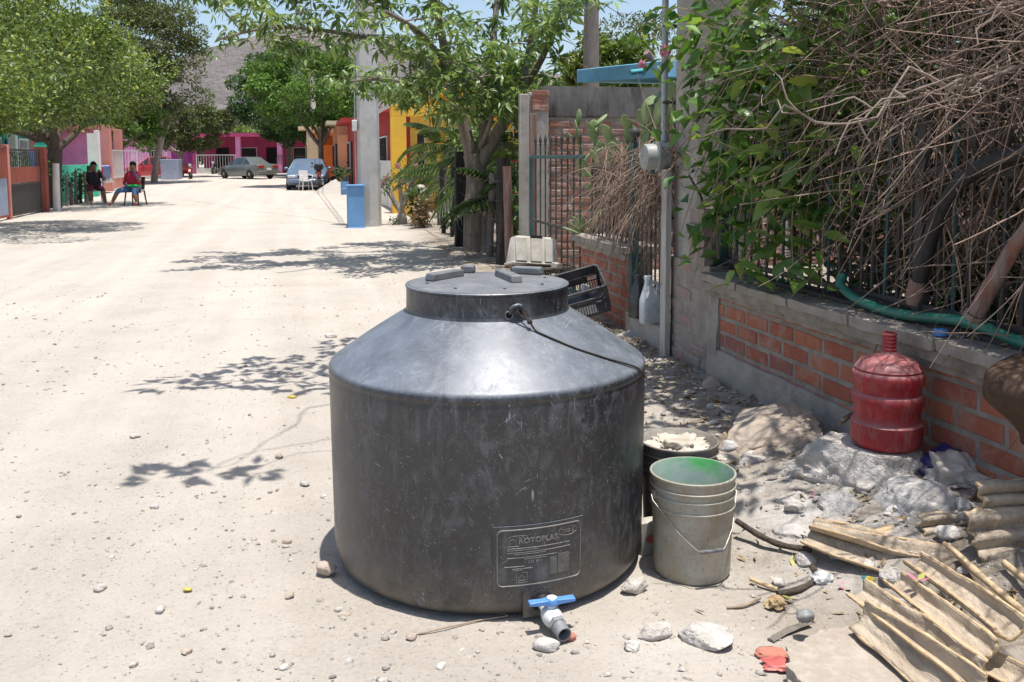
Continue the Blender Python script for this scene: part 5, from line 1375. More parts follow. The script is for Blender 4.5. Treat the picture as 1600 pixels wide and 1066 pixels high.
# ------------------------------------------------------------------ the whorl-leaved tree leaning over the road
def whorl(seed, n=6, L=.15):
    rg = random.Random(seed); V = []; F = []
    for k in range(n):
        a = 2 * PI * k / n + rg.uniform(-.3, .3); el = rg.uniform(-.75, .15); l = L * rg.uniform(.7, 1.15); w = l * rg.uniform(.28, .36)
        d = Vector((math.cos(a) * math.cos(el), math.sin(a) * math.cos(el), math.sin(el))); sd = Vector((-math.sin(a), math.cos(a), rg.uniform(-.25, .25))).normalized(); u_ = sd.cross(d)
        b = len(V); p0 = d * l * .10; m1 = d * l * .5 - Vector((0, 0, l * .04)); m2 = d * l * .78 - Vector((0, 0, l * .12)); tp = d * l - Vector((0, 0, l * .24))
        V += [p0, m1 + sd * w / 2 - u_ * w * .16, m1, m1 - sd * w / 2 - u_ * w * .16, m2 + sd * w * .32 - u_ * w * .1, m2, m2 - sd * w * .32 - u_ * w * .1, tp]
        F += [(b, b + 1, b + 2), (b, b + 2, b + 3), (b + 1, b + 4, b + 5), (b + 1, b + 5, b + 2), (b + 2, b + 5, b + 6), (b + 2, b + 6, b + 3), (b + 4, b + 7, b + 5), (b + 5, b + 7, b + 6)]
    return V, F
def build_whorl_tree():
    rng = np.random.default_rng(21)
    base = W(9.02, .13, 0); base.z = gz(base.x, base.y) - .03
    t = thing('leafy_tree', 'leafy tree with forked grey trunk and whorled leaves leaning over the road', 'tree', base)
    L = lambda x, y, z: Vector((x - base.x, y - base.y, z))
    mb = MB()
    mb.tube(smoothpath([(0, 0, -.1), (0, 0, .1), (-.02, .0, .6), (.02, .0, 1.05), (-.05, 0, 1.45)], 3), [.21, .20] + [.185] * 3 + [.17] * 3 + [.155] * 3 + [.14] * 2, 12)
    mb.tube(smoothpath([(.12, -.12, -.1), (.16, -.1, .3), (.11, -.03, .8), (.08, 0, 1.2)], 3), [.10] * 5 + [.09] * 5, 9)
    mb.tube(smoothpath([(-.12, .06, -.1), (-.1, .03, .5), (-.06, 0, 1.1)], 3), [.09] * 4 + [.08] * 3, 9)
    limbs = []
    def limb(pts, r0, r1):
        P = smoothpath(pts, 4); mb.tube(P, [r0 + (r1 - r0) * i / (len(P) - 1) for i in range(len(P))], 9); limbs.append(P)
    f0 = (-.03, 0, 1.25)
    limb([f0, (-.18, -.05, 1.9), (-.38, -.15, 2.7), (-.50, -.5, 3.5), (-.5, -1.0, 4.4)], .105, .03)
    limb([(.0, 0, 1.2), (.30, -.02, 1.72), (.58, -.05, 2.2), (.80, -.2, 3.0), (.95, -.5, 4.2)], .115, .03)
    limb([(.05, .0, 1.1), (.12, .1, 1.8), (.20, .3, 2.6), (.3, .6, 3.6), (.4, .8, 4.6)], .09, .03)
    limb([(-.28, -.1, 2.3), (-.75, -.5, 2.75), (-1.5, -1.1, 3.0), (-2.4, -1.7, 3.05), (-3.1, -2.0, 2.85)], .045, .012)
    limb([(-.38, -.15, 2.7), (-.95, -.1, 3.3), (-1.8, -.2, 3.7), (-2.8, -.5, 3.8), (-3.4, -.9, 3.6)], .045, .014)
    limb([(-.2, -.06, 1.95), (-.35, -.9, 2.5), (-.55, -1.9, 2.9), (-.9, -2.9, 3.05)], .06, .02)
    limb([(.58, -.05, 2.2), (.95, -.8, 2.75), (1.1, -1.6, 3.2), (1.2, -2.3, 3.5)], .06, .02)
    limb([(-.5, -.5, 3.5), (-1.2, -1.6, 4.1), (-2.0, -2.6, 4.3)], .045, .018)
    limb([(-.18, -.05, 1.9), (-.6, .5, 2.3), (-1.3, .9, 2.6), (-2.0, 1.1, 2.6)], .05, .018)
    limb([(.05, .05, 1.5), (.25, -.7, 1.95), (.2, -1.4, 2.3), (.05, -2.1, 2.45)], .04, .015)
    limb([(.6, -.05, 2.2), (.4, -.8, 2.35), (.1, -1.4, 2.35), (-.3, -1.8, 2.3)], .03, .012)
    # twigs from the outer half of every limb, whorls of leaves along each twig
    pts = []
    for P in limbs:
        n_ = len(P)
        for k in range(15):
            q = P[int(rng.uniform(.36, 1) * (n_ - 1))]
            d = Vector(rng.normal(0, 1, 3)); d.z = d.z * .55 - .05; d.normalize(); ln = rng.uniform(.35, 1.0)
            e = q + d * ln + Vector((0, 0, -.14 * ln))
            mid = q.lerp(e, .5) + Vector((0, 0, .08))
            tw = smoothpath([q, mid, e], 4)
            mb.tube(tw, [.011 - .008 * i / (len(tw) - 1) for i in range(len(tw))], 5, cap=False)
            for j in range(int(4 + ln * 8)):
                u_ = rng.uniform(.25, 1.05); c = q.lerp(e, u_) + Vector(rng.normal(0, .10, 3)); pts.append(c)
    mb.build('trunk', M['bark'], t, smooth=60)
    Ls = [whorl(k, 6, .165) for k in range(8)]
    mes = []
    for V, F in Ls:
        me = MB().add(V, F).mesh('leaf_whorl', fix=False); me.materials.append(M['leaf_tree']); mes.append(me)
    pts = [p for p in pts if p.z + base.z > 1.95 + .45 * sst(-.6, -2.2, p.x) and not (p.x > 1.25 and p.z < 3.3)]
    pts.sort(key=lambda p: (p + base - Vector((0, 0, 1.4))).length + (0 if (p.z + base.z) < 1.4 + .17 * (p.y + base.y) + .3 else 50))
    for p in pts[:300]:
        inst('leaf_whorl', mes[rng.integers(8)], t, p, (rng.normal(0, .4), rng.normal(0, .4), rng.uniform(0, 6.28)), rng.uniform(.75, 1.2))
    Vv = []; Ff = []; o = 0
    for p in pts[300:]:
        V, F = Ls[rng.integers(8)]; m3 = Euler((rng.normal(0, .4), rng.normal(0, .4), rng.uniform(0, 6.28))).to_matrix() * rng.uniform(.75, 1.2)
        Vv.append(np.array([m3 @ v + p for v in V])); Ff.append(np.array(F) + o); o += len(V)
    c = fastmesh('crown', np.concatenate(Vv), np.concatenate(Ff), M['leaf_tree'], t); c['kind'] = 'stuff'
    print('whorls', len(pts))
build_whorl_tree()

# ------------------------------------------------------------------ yard tree whose canopy hangs over the wall (mostly above the picture)
def build_yard_tree():
    rng = np.random.default_rng(5)
    base = W(-.75, .95, 0)
    t = thing('yard_tree', 'dark trunked yard tree behind the iron fence, its canopy overhanging the wall', 'tree', base)
    mb = MB(); cen = []; rad_ = []; per = []
    mb.tube(smoothpath([(0, 0, -.1), (.02, 0, .8), (-.04, .05, 1.6), (.0, .05, 2.5)], 4), [.10] * 4 + [.085] * 4 + [.075] * 5, 10)
    fork = Vector((0, .05, 2.45))
    Lc = lambda s, n, z: W(s, n, z) - base
    def put(s, n, z, r_, k): cen.append(Lc(s, n, z)); rad_.append(r_); per.append(k)
    for k in range(70):                         # dense over the yard and the wall
        s = rng.uniform(-2.0, 2.8); n = rng.uniform(-.15, 2.4)
        if s > .15 and n < .75: continue
        if n < .45 and rng.random() < .45: continue
        put(s, n, rng.uniform(2.75, 4.2), rng.uniform(.28, .5), 34)
    for k in range(30):                         # thinning out over the rubble strip
        s = rng.uniform(-1.45, 3.2); n = rng.uniform(-.95, -.1)
        if s < -.5 and n < -.75: continue
        put(s, n, rng.uniform(2.9, 3.6), rng.uniform(.12, .26), 17)
    lim = [Lc(-1.6, .2, 3.3), Lc(-.2, -.4, 3.2), Lc(1.2, -.3, 3.3), Lc(2.4, .2, 3.5), Lc(-.6, 1.9, 3.6), Lc(1.4, 1.6, 3.8), Lc(.6, -.7, 3.1), Lc(-1.2, 1.0, 3.5)]
    for e in lim: branch_tubes(mb, rng, fork, e, .05, .012)
    # one long limb reaching out over the road
    sp = [(-.05, 4.2), (-.75, 4.6), (-1.35, 5.0), (-1.95, 5.05)]
    far = [fork] + [Vector((x + .30, y + .05, 3.35)) - base for x, y in [(1.0, 4.3)] + sp]
    P = smoothpath(far, 4); mb.tube(P, [.028 - .022 * i / (len(P) - 1) for i in range(len(P))], 7)
    for (px_, py_, r_, k) in ((-2.05, 5.1, .20, 16), (-1.75, 5.2, .24, 22), (-1.35, 5.15, .24, 20), (-.9, 5.05, .2, 14), (-1.75, 5.65, .18, 14), (-1.35, 5.75, .22, 18), (-.9, 5.6, .2, 12), (-1.15, 6.25, .24, 20), (-.72, 6.35, .22, 18), (-1.55, 3.42, .10, 8), (-1.38, 3.5, .10, 6), (-1.18, 3.52, .08, 4), (-.55, 4.75, .15, 9), (-.5, 5.35, .15, 8), (-.4, 6.4, .2, 14)):
        put(*SN(px_ + .30, py_ - .07), 3.35, r_ * 1.25, int(k * 2.3))
        q = Vector((px_ + .30, py_ - .07, 3.35)) - base
        nearest = min(P, key=lambda v: (v - q).length); branch_tubes(mb, rng, nearest, q, .006, .003, .35, 5, 5)
    mb.build('trunk', M['bark_dark'], t, smooth=60)
    P_, D_ = clumpy(rng, cen, rad_, per, .7, -.1)
    V, F = scatter_leaves(P_, D_, .15, .075, rng)
    c = fastmesh('crown', V, F, M['leaf_deep'], t); c['kind'] = 'stuff'
build_yard_tree()

# ------------------------------------------------------------------ green vine spilling over the fence by the pillar
def build_vine():
    rng = np.random.default_rng(14)
    base = W(.55, .35, 0)
    t = thing('leafy_vine', 'broad leaved green vine spilling over the fence beside the gate pillar', 'vine', base)
    LM = [leafmesh('leaf', .145, .078, M['leaf_vine'], 60 + k, .25, .25) for k in range(6)]
    Lc = lambda s, n, z: W(s, n, z) - base
    mb = MB(); spots = []
    for k in range(84):
        s0 = rng.uniform(-.25, .92); z0 = rng.uniform(1.45, 2.35); n0 = rng.uniform(.0, .35)
        s1 = min(1.12, s0 + rng.normal(.02, .26)); n1 = rng.uniform(-.32, .12); z1 = z0 - rng.uniform(.15, .75)
        if k < 10: s0 = rng.uniform(.0, .95); z0 = rng.uniform(1.3, 1.6); s1 = s0 + rng.normal(0, .12); z1 = rng.uniform(.74, 1.0); n1 = rng.uniform(-.22, .04)
        if 10 <= k < 13: s0 = .9; z0 = rng.uniform(1.75, 2.3); s1 = rng.uniform(1.2, 1.6); z1 = z0 + rng.uniform(-.15, .15); n1 = rng.uniform(-.3, -.15)
        if 15 <= k < 19: s0 = rng.uniform(-.15, .1); z0 = 1.2; s1 = rng.uniform(-.42, -.1); z1 = rng.uniform(.78, .95); n1 = rng.uniform(-.2, -.05)
        z1 = max(z1, .74)
        P = smoothpath([Lc(s0, n0, z0), Lc((s0 + s1) / 2, (n0 + n1) / 2 - .05, (z0 + z1) / 2 + .14), Lc(s1, n1, z1)], 6)
        mb.tube(P, [.005 - .003 * i / (len(P) - 1) for i in range(len(P))], 5, cap=False)
        n_ = 13
        for j in range(n_):
            q = P[min(len(P) - 1, int((.15 + .85 * j / (n_ - 1)) * (len(P) - 1)))]
            spots.append((q + Vector(rng.normal(0, .035, 3)), q))
    mb.build('stems', M['twig'], t, smooth=60)
    root = MB(); root.tube(smoothpath([(0, 0, 0), (.05, .05, .6), (-.05, 0, 1.2), (.0, -.1, 1.9)], 4), .02, 7); root.build('main_stem', M['bark'], t, smooth=60)
    cam_ = Vector((0, 0, 1.4)) - base
    spots.sort(key=lambda a: (a[0] - cam_).length + (30 if a[0].z > 1.4 + .17 * 5.2 else 0))
    for i, (p, q) in enumerate(spots[:300]):
        a = rng.uniform(0, 2 * PI); el = rng.uniform(-.75, .3)
        inst('leaf', LM[rng.integers(6)], t, p, (rng.normal(0, .5), -el, a), rng.uniform(.55, 1.2))
    P_ = []; D_ = []
    for p, q in spots[300:]: P_.append(p); D_.append((*rng.normal(0, 1, 2), rng.uniform(-.9, .2)))
    for k in range(700):        # the inner mass behind
        s = rng.uniform(-.4, .95); z = rng.uniform(1.1, 2.25); n = rng.uniform(.25, .75); P_.append(Lc(s, n, z)); D_.append((*rng.normal(0, 1, 2), rng.uniform(-.9, .2)))
    V, F = scatter_leaves(P_, D_, .13, .065, rng); c = fastmesh('foliage', V, F, M['leaf_bright'], t); c['kind'] = 'stuff'
    for (px, n, z, r_) in ((1.18, -.20, 2.06, .03), (1.62, -.18, 2.02, .022)):
        m_ = MB()
        for k in range(6):
            a = k * PI / 3; m_.lathe([(0, -r_ * 1.4), (r_ * .5, -r_ * .8), (r_ * .55, 0), (r_ * .1, r_ * .8), (0, r_)], 6, loc=(r_ * .7 * math.cos(a), r_ * .7 * math.sin(a), -r_ * .4 * (k % 2)))
        m_.build('flower', M['petal'], t, smooth=50, loc=Lc(px, n, z))
    return t
build_vine()
# ------------------------------------------------------------------ dead vine thicket over the fence
def strands(rng, N, starts, dirs, length, r_, seg=10, grav=.5, wander=.35):
    V = []; F = []; o = 0
    for k in range(N):
        p = np.array(starts(k), float); d = np.array(dirs(k), float); d /= np.linalg.norm(d) + 1e-9
        L = length * rng.uniform(.5, 1.4) / seg; r0 = r_ * rng.uniform(.6, 1.7); bend = rng.normal(0, wander, 3)
        pts = []
        for i in range(seg + 1):
            pts.append(p.copy()); d = d + (bend + rng.normal(0, wander * .8, 3)) / seg * 1.6; d[2] -= grav / seg; d /= np.linalg.norm(d) + 1e-9; p = p + d * L
        pts = np.array(pts); tg = np.gradient(pts, axis=0); tg /= np.linalg.norm(tg, axis=1)[:, None] + 1e-9
        a = np.cross(tg, [.3, .2, .93]); a /= np.linalg.norm(a, axis=1)[:, None] + 1e-9; b = np.cross(tg, a)
        rr = (r0 * np.linspace(1, .45, seg + 1))[:, None]
        ring_ = np.stack([pts + a * rr, pts - a * rr * .5 + b * rr * .87, pts - a * rr * .5 - b * rr * .87], 1).reshape(-1, 3)
        V.append(ring_)
        i = np.arange(seg)[:, None] * 3; k3 = np.arange(3)[None]; k4 = (k3 + 1) % 3
        F.append(np.stack([i + k3, i + k4, i + 3 + k4, i + 3 + k3], -1).reshape(-1, 4) + o); o += len(ring_)
    return np.concatenate(V), np.concatenate(F)
rng = np.random.default_rng(30)
wv = lambda s, n, z: np.array(W(s, n, z))
def st_over(k): return wv(rng.uniform(-2.4, .15), rng.uniform(-.05, .7), rng.uniform(1.5, 2.9))
def di_over(k): return np.array(BU) * rng.normal(-.2, .9) + np.array(BN) * rng.normal(-.35, .5) + np.array([0, 0, rng.normal(-.15, .5)])
V1, F1 = strands(rng, 1700, st_over, di_over, .70, .0028, 13, grav=.8, wander=1.1)
def st_in(k): return wv(rng.uniform(-2.4, .6), rng.uniform(.22, 1.1), rng.uniform(.75, 1.9))
V2, F2 = strands(rng, 1500, st_in, lambda k: rng.normal(0, 1, 3), .6, .0038, 11, grav=.5, wander=.7)
def st_low(k): return wv(rng.uniform(-1.9, -.5), rng.uniform(.0, .3), rng.uniform(1.15, 1.8))
V3, F3 = strands(rng, 260, st_low, lambda k: np.array([rng.normal(0, .4), rng.normal(0, .4), -1]), .55, .0026, grav=.5)
V = np.concatenate([V1, V2, V3]); F = np.concatenate([F1, F2 + len(V1), F3 + len(V1) + len(V2)])
o = fastmesh('dead_vine', V, F, M['twig_dark']); tag(o, 'tangled brown dead vine thicket piled over the iron fence', 'dead vine', kind='stuff')
def st_g(k): return wv(rng.uniform(1.68, 3.1), rng.uniform(.0, .2), rng.uniform(1.05, 1.52) - .0)
V1, F1 = strands(rng, 620, st_g, lambda k: np.array([rng.normal(-.1, .5), rng.normal(-.1, .5), rng.normal(-.6, .5)]), .50, .0030, grav=1.3)
def st_m(k): return wv(rng.uniform(1.25, 1.8), rng.uniform(-.1, .12), rng.uniform(1.32, 1.48))
V2, F2 = strands(rng, 90, st_m, lambda k: np.array(BU) * rng.normal(0, 1) + np.array([0, 0, rng.normal(.1, .3)]), .35, .003, grav=.4)
o = fastmesh('dead_vine', np.concatenate([V1, V2]), np.concatenate([F1, F2 + len(V1)]), M['twig_dark']); tag(o, 'grey brown dead vine curtain hanging over the gate and second fence', 'dead vine', kind='stuff')
# thicker forked dead branches in the thicket
br = MB(); rgb = np.random.default_rng(44)
for k in range(26):
    p0 = W(rgb.uniform(-2.2, .0), rgb.uniform(.0, .5), rgb.uniform(1.0, 2.3)); d = BU * rgb.normal(-.3, .8) + BN * rgb.normal(-.2, .35) + Vector((0, 0, rgb.normal(.35, .5))); d.normalize(); L = rgb.uniform(.5, 1.1)
    P = branch_tubes(br, rgb, p0, p0 + d * L, rgb.uniform(.006, .011), .003, .16, 6, 6)
    for j in range(4):
        q = P[rgb.integers(3, len(P) - 1)]; d2 = (d + Vector(rgb.normal(0, .7, 3))).normalized(); P2 = branch_tubes(br, rgb, q, q + d2 * L * rgb.uniform(.25, .5), .0045, .002, .22, 5, 5)
        for i in range(2):
            q2 = P2[rgb.integers(2, len(P2))]; d3 = (d2 + Vector(rgb.normal(0, .9, 3))).normalized(); branch_tubes(br, rgb, q2, q2 + d3 * L * .2, .003, .0015, .25, 4, 4)
bo = br.build('dead_branches', M['branch_grey'], None, smooth=60); tag(bo, 'thicker forked grey dead branches caught in the thicket over the fence', 'dead branches', kind='stuff')
# sprig of live leaves among the dead vine
sp_ = thing('green_sprig', 'single fresh green sprig among the dead vine on the fence', 'sprig', W(-.58, -.06, 1.28), BA)
LS = [leafmesh('leaf', .075, .045, M['leaf_vine'], 160 + k, .2, .2) for k in range(3)]
MB().tube([(0, 0, .06), (-.01, .01, 0), (0, .0, -.10)], .003, 5).build('stem', M['twig'], sp_)
for k in range(7): inst('leaf', LS[k % 3], sp_, (0, .0, .05 - .025 * k), (.2 * (k % 3), .3, k * 2.4))
# dark shrubs filling the yard behind the fence
for k, (s, n, h, r_, lb) in enumerate(((-2.1, 1.9, 2.9, 1.1, 'dark shrub deep in the yard behind the right end of fence'), (-.4, 1.9, 3.0, 1.0, 'dark shrub deep in the yard behind the fence middle'), (1.3, 2.1, 2.8, 1.0, 'dark shrub deep in the yard behind the pillar'))):
    p = W(s, n)
    tree('yard_shrub', lb, (p.x, p.y, 0), (p.x, p.y, h * .55), (r_, r_, h * .55), 60, 110, .13, M['leaf_deep'], 200 + k, .6, .05, 9, 'bark_dark', cat='shrub')
# ------------------------------------------------------------------ prickly pear between the walls
def build_cactus():
    rg = random.Random(9); base = W(3.35, .42, 0)
    t = thing('prickly_pear', 'prickly pear cactus with broad green pads above the second fence', 'cactus', base, BA)
    bm_ = bmesh.new(); bmesh.ops.create_uvsphere(bm_, u_segments=12, v_segments=8, radius=1)
    for v in bm_.verts:
        z = v.co.z; w = (1 - .28 * (z < 0) * abs(z)) ; v.co = Vector((v.co.x * .070 * w, v.co.y * .016, z * .115 + .115))
    pad = bpy.data.meshes.new('pad'); bm_.to_mesh(pad); bm_.free(); pad.shade_smooth(); pad.materials.append(M['cactus'])
    # px tops given as (s offset, n offset, z, tilt, yaw, scale) in the local frame
    pads = []
    def chain(y, x, z, tilt, n_, sc=1.0):
        tl = tilt
        for k in range(n_):
            pads.append((x, y, z, tl, rg.uniform(-.9, .9), sc)); L = .2 * sc
            y += math.sin(tl) * L; z += math.cos(tl) * L; tl += rg.uniform(-.35, .35); x += rg.uniform(-.02, .02); sc *= .97
            if rg.random() < .65: pads.append((x, y - .01, z - .04, tl + rg.choice((-.9, .9)) * rg.uniform(.6, 1), rg.uniform(-1, 1), sc * .85))
    chain(.0, 0, 0, .0, 3, 1.3); chain(.0, .05, .72, .10, 2, 1.2)
    chain(-.40, -.05, 1.25, -.12, 3, 1.05); chain(-.55, -.05, 1.22, -.3, 3, 1.1); chain(-.72, .0, 1.3, .05, 3, 1.0); chain(-.3, .0, 1.30, .2, 2, .95)
    chain(.30, -.12, 1.10, .5, 2, 1.05); chain(.45, -.15, 1.02, .9, 2, 1.0); chain(.20, -.10, 1.15, .25, 3, .95); chain(.62, -.12, 1.30, .15, 2, .9)
    chain(.75, -.12, 1.15, -.1, 3, 1.0); chain(.9, -.15, 1.2, .4, 3, .95); chain(-.85, .0, 1.4, -.1, 3, 1.1); chain(-.62, .05, 1.45, .0, 3, 1.15)
    chain(.25, -.16, .95, 2.3, 2, 1.0); chain(.05, -.1, 1.05, -.4, 2, 1.0); chain(-.15, -.05, 1.1, .1, 3, 1.0)
    for (x, y, z, tl, yaw, sc) in pads:
        inst('pad', pad, t, (x, y, z), (-tl, 0, yaw + PI / 2), sc)
    for k in range(4): inst('pad', pad, t, (-.40 + .05 * k, .25 + .12 * k, .72), (-1.2 + .3 * k, 0, 1.4 + .2 * k), .75)
build_cactus()
# ------------------------------------------------------------------ fence of old posts under the tree
def post(s, n, h, w, mt, label, lean=(0, 0), round_=False, group=None, d=None):
    p = W(s, n); z0 = gz(p.x, p.y) - .05
    if round_:
        me = MB(); P = [(lean[0] * t + .02 * mn.noise(Vector((t * 3, s, 0))), lean[1] * t + .02 * mn.noise(Vector((t * 3, s, 7))), (h + .05) * t) for t in np.linspace(0, 1, 8)]
        me.tube(P, [w * .5 * (1 + .15 * mn.noise(Vector((k * .6, s, 3)))) for k in range(8)], 9); o = me.build('fence_post', mt, None, smooth=50, loc=(p.x, p.y, z0), rot=(0, 0, BA))
    else:
        me = roughbox(w, d or w, h + .05, .12, .006, int(s * 10), 6, .010); me.materials.append(mt); o = inst('fence_post', me, None, (p.x, p.y, z0), (lean[1], lean[0], BA))
    return tag(o, label, 'post', group)
post(7.14, .10, 1.36, .17, M['wood_black'], 'thick black charred post right of the leafy tree trunk', (.02, 0), True)
post(9.75, .02, 1.46, .19, M['wood_black'], 'squared black sleeper post left of the leafy tree trunk', (.01, 0))
post(11.45, .14, 1.32, .075, M['wood_black'], 'thin black post next left of the squared sleeper', (.03, 0), True)
post(12.2, .10, 1.26, .085, M['wood_black'], 'thin black post with rounded top, leftmost dark one', (-.02, 0), True)
post(6.75, .12, 1.25, .11, M['wood_red'], 'post with peeling red paint beside the concrete corner post', (-.03, .02), True)
post(8.1, .14, 1.15, .10, M['wood_grey'], 'grey wooden stake just right of the tree trunk', (.05, 0), True)
post(7.75, .30, 1.25, .07, M['wood_grey'], 'slim grey stake between tree and thick black post', (-.02, 0), True)
post(13.2, .28, 1.2, .09, M['wood_grey'], 'grey weathered stake near the palm, nearest of the far pair', (.02, 0), True)
post(14.1, .30, 1.25, .10, M['wood_grey'], 'grey weathered stake beyond the palm, farthest of the row', (-.02, 0), True)
bw = thing('barbed_wire', 'sagging barbed wire strands strung along the old post fence', 'wire', W(0, 0, 0), BA)
for z, sd in ((.35, 1), (.62, 2), (.9, 3), (1.1, 4)):
    P = []
    stops = [6.75, 7.14, 8.1, 9.75, 11.45, 12.2, 13.2]
    for a, b in zip(stops[:-1], stops[1:]):
        for k in range(6):
            t = k / 6; P.append((.0 - .02 * math.sin(sd + a) - .03, a + (b - a) * t, z + .04 * math.sin(sd * 3 + a * 2) - .09 * (b - a) * .5 * math.sin(PI * t)))
    MB().tube(P, .0035, 4).build('strand', M['iron'], bw)
# ------------------------------------------------------------------ palm and small plants behind the fence
def palm(name, label, base, n_, L, seed, z0):
    rng = np.random.default_rng(seed); t = thing(name, label, 'palm', base)
    MB().tube([(0, 0, -.1), (.03, 0, z0 * .6), (.0, 0, z0 + .1)], [.07, .055, .05], 9).build('trunk', M['bark'], t, smooth=60)
    for k in range(n_):
        a = 2 * PI * k / n_ + rng.uniform(-.3, .3); el = rng.uniform(.35, 1.25); l = L * rng.uniform(.8, 1.15)
        P = [Vector((0, 0, z0))]; d = Vector((math.cos(a) * math.cos(el), math.sin(a) * math.cos(el), math.sin(el)))
        for i in range(10): d = (d + Vector((0, 0, -.16))).normalized(); P.append(P[-1] + d * l / 10)
        V = []; F = []
        for i in range(2, 11):
            for sub in (0, .5):
                if i + sub > 10: continue
                j = int(i + sub); q = P[j].lerp(P[min(10, j + 1)], sub); tg = (P[min(10, j + 1)] - P[j - 1]).normalized(); sd = tg.cross(Vector((0, 0, 1))).normalized(); f = (i + sub) / 10
                ll = l * .30 * math.sin(PI * (.18 + .75 * f)) + .06
                for sg in (-1, 1):
                    dd = (sd * sg + tg * .65 + Vector((0, 0, -.18))).normalized(); e1 = q + dd * ll * .55 + Vector((0, 0, .01)); e2 = q + dd * ll - Vector((0, 0, ll * .3)); wv_ = tg * .009
                    b = len(V); V += [q, e1 + wv_, e2, e1 - wv_]; F += [(b, b + 1, b + 2), (b, b + 2, b + 3)]
        o = fastmesh('frond', np.array([v[:] for v in V]), F, M['leaf_palm'], t)
        MB().tube(P, [.010 - .0008 * i for i in range(11)], 5).build('midrib', M['leaf_palm'], o)
    return t
p = W(10.6, 1.1); palm('palm', 'feathery palm with arching fronds behind the old post fence', (p.x, p.y, 0), 17, 1.6, 3, 1.1)
p = W(13.4, .9); palm('palm', 'smaller drooping palm beside the yellow gateway', (p.x, p.y, 0), 11, 1.4, 8, .8)
p = W(8.6, .7); palm('palm', 'young palm clump just behind the leafy tree trunk', (p.x, p.y, 0), 12, 1.3, 15, .6)
p = W(14.6, .75); palm('palm', 'spiky palm half hiding the yellow pillar', (p.x, p.y, 0), 13, 1.5, 21, 1.0)
p = W(16.8, 1.0); palm('palm', 'tall thin palm in front of the yellow house wall', (p.x, p.y, 0), 13, 1.5, 22, 1.5)
def shrub(name, label, s, n, h, r_, mt, seed, leaf=.07, nc=16, per=40, flowers=None, cat='shrub', xyz=None):
    rng = np.random.default_rng(seed); p = xyz or W(s, n); t = thing(name, label, cat, (p[0], p[1], gz(p[0], p[1])))
    mb = MB(); cen = [(rng.normal(0, r_ * .5), rng.normal(0, r_ * .5), rng.uniform(.25, 1) * h) for k in range(nc)]
    for c in cen: branch_tubes(mb, rng, (rng.normal(0, .03), rng.normal(0, .03), -.03), c, .012, .004, n=4, seg=5)
    mb.build('stems', M['bark'], t, smooth=60)
    P, D = clumpy(rng, cen, [r_ * .42] * nc, [per] * nc, .9, .3); V, F = scatter_leaves(P, D, leaf, leaf * .5, rng)
    o = fastmesh('foliage', V, F, mt, t); o['kind'] = 'stuff'
    for k in range(flowers or 0):
        c = cen[k % nc]; m_ = MB()
        for q in range(5):
            a = q * 2 * PI / 5; d = Vector((math.cos(a), math.sin(a), .25)); s_ = Vector((-math.sin(a), math.cos(a), 0)); m_.add([(0, 0, 0), d * .035 + s_ * .02, d * .05, d * .035 - s_ * .02], [(0, 1, 2, 3)])
        m_.build('flower', M['petal'] if 'desert' in name else M['petal_red'], t, loc=(c[0] * 1.15, c[1] * 1.15 - r_ * .35, c[2] + .06), rot=(rng.uniform(-.6, .9), rng.uniform(-.5, .5), 0))
    return t
shrub('hibiscus', 'green hibiscus bush with red flowers behind the posts', 11.9, .35, .8, .35, M['leaf_bright'], 4, .08, 14, 34, 5)
shrub('hibiscus', 'hibiscus with a few red blooms between thick black post and red post', 7.3, .5, 1.35, .32, M['leaf_bright'], 5, .09, 16, 22, 5)
shrub('garden_bush', 'bushy green yard plant behind the leafy tree', 9.3, 1.5, 1.9, .8, M['leaf_deep'], 6, .10, 26, 60)
shrub('garden_bush', 'bushy green yard plant left of the palm near yellow gateway', 14.6, 1.6, 2.0, .8, M['leaf_tree'], 7, .10, 24, 60)
shrub('garden_bush', 'bright garden bush low behind the thin black posts', 12.4, .9, 1.0, .5, M['leaf_bright'], 8, .08, 18, 46)
shrub('garden_bush', 'tall leafy bush in front of the yellow house window', 16.4, 1.3, 2.3, .7, M['leaf_tree'], 27, .10, 26, 60)
shrub('garden_bush', 'tall dark bush behind the squared black sleeper', 11.6, 1.9, 2.4, .8, M['leaf_deep'], 28, .10, 28, 60)
shrub('croton', 'brownish croton plant at the foot of the post fence', 13.6, -.12, .5, .22, M['leaf_dry'], 9, .14, 12, 18)
shrub('snake_plant', 'broad yellow green leaved plant beside the brown croton', 14.2, -.1, .62, .14, M['leaf_palm'], 10, .24, 8, 7)
shrub('small_weed', 'tiny green weed on the dirt by the desert rose', 14.7, -.62, .14, .08, M['leaf_deep'], 12, .05, 6, 10, cat='weed')
dr = thing('desert_rose', 'desert rose shrub with pale swollen stem and pink flowers by roadside', 'shrub', (-2.30, 18.65, 0))
rng = np.random.default_rng(17); mb = MB(); mb.tube([(0, 0, -.05), (0, 0, .12), (.0, 0, .3)], [.13, .12, .06], 10); tips = []
for k in range(13):
    a = rng.uniform(0, 2 * PI); e = Vector((math.cos(a) * rng.uniform(.15, .55), math.sin(a) * rng.uniform(.15, .5), rng.uniform(.75, 1.2)))
    branch_tubes(mb, rng, (0, 0, .2), e, .035, .012); tips.append(e)
mb.build('stem', M['bark_pale'], dr, smooth=60)
P, D = clumpy(rng, tips, [.13] * 13, [26] * 13, 1, .4); V, F = scatter_leaves(P, D, .10, .03, rng); o = fastmesh('foliage', V, F, M['leaf_bright'], dr); o['kind'] = 'stuff'
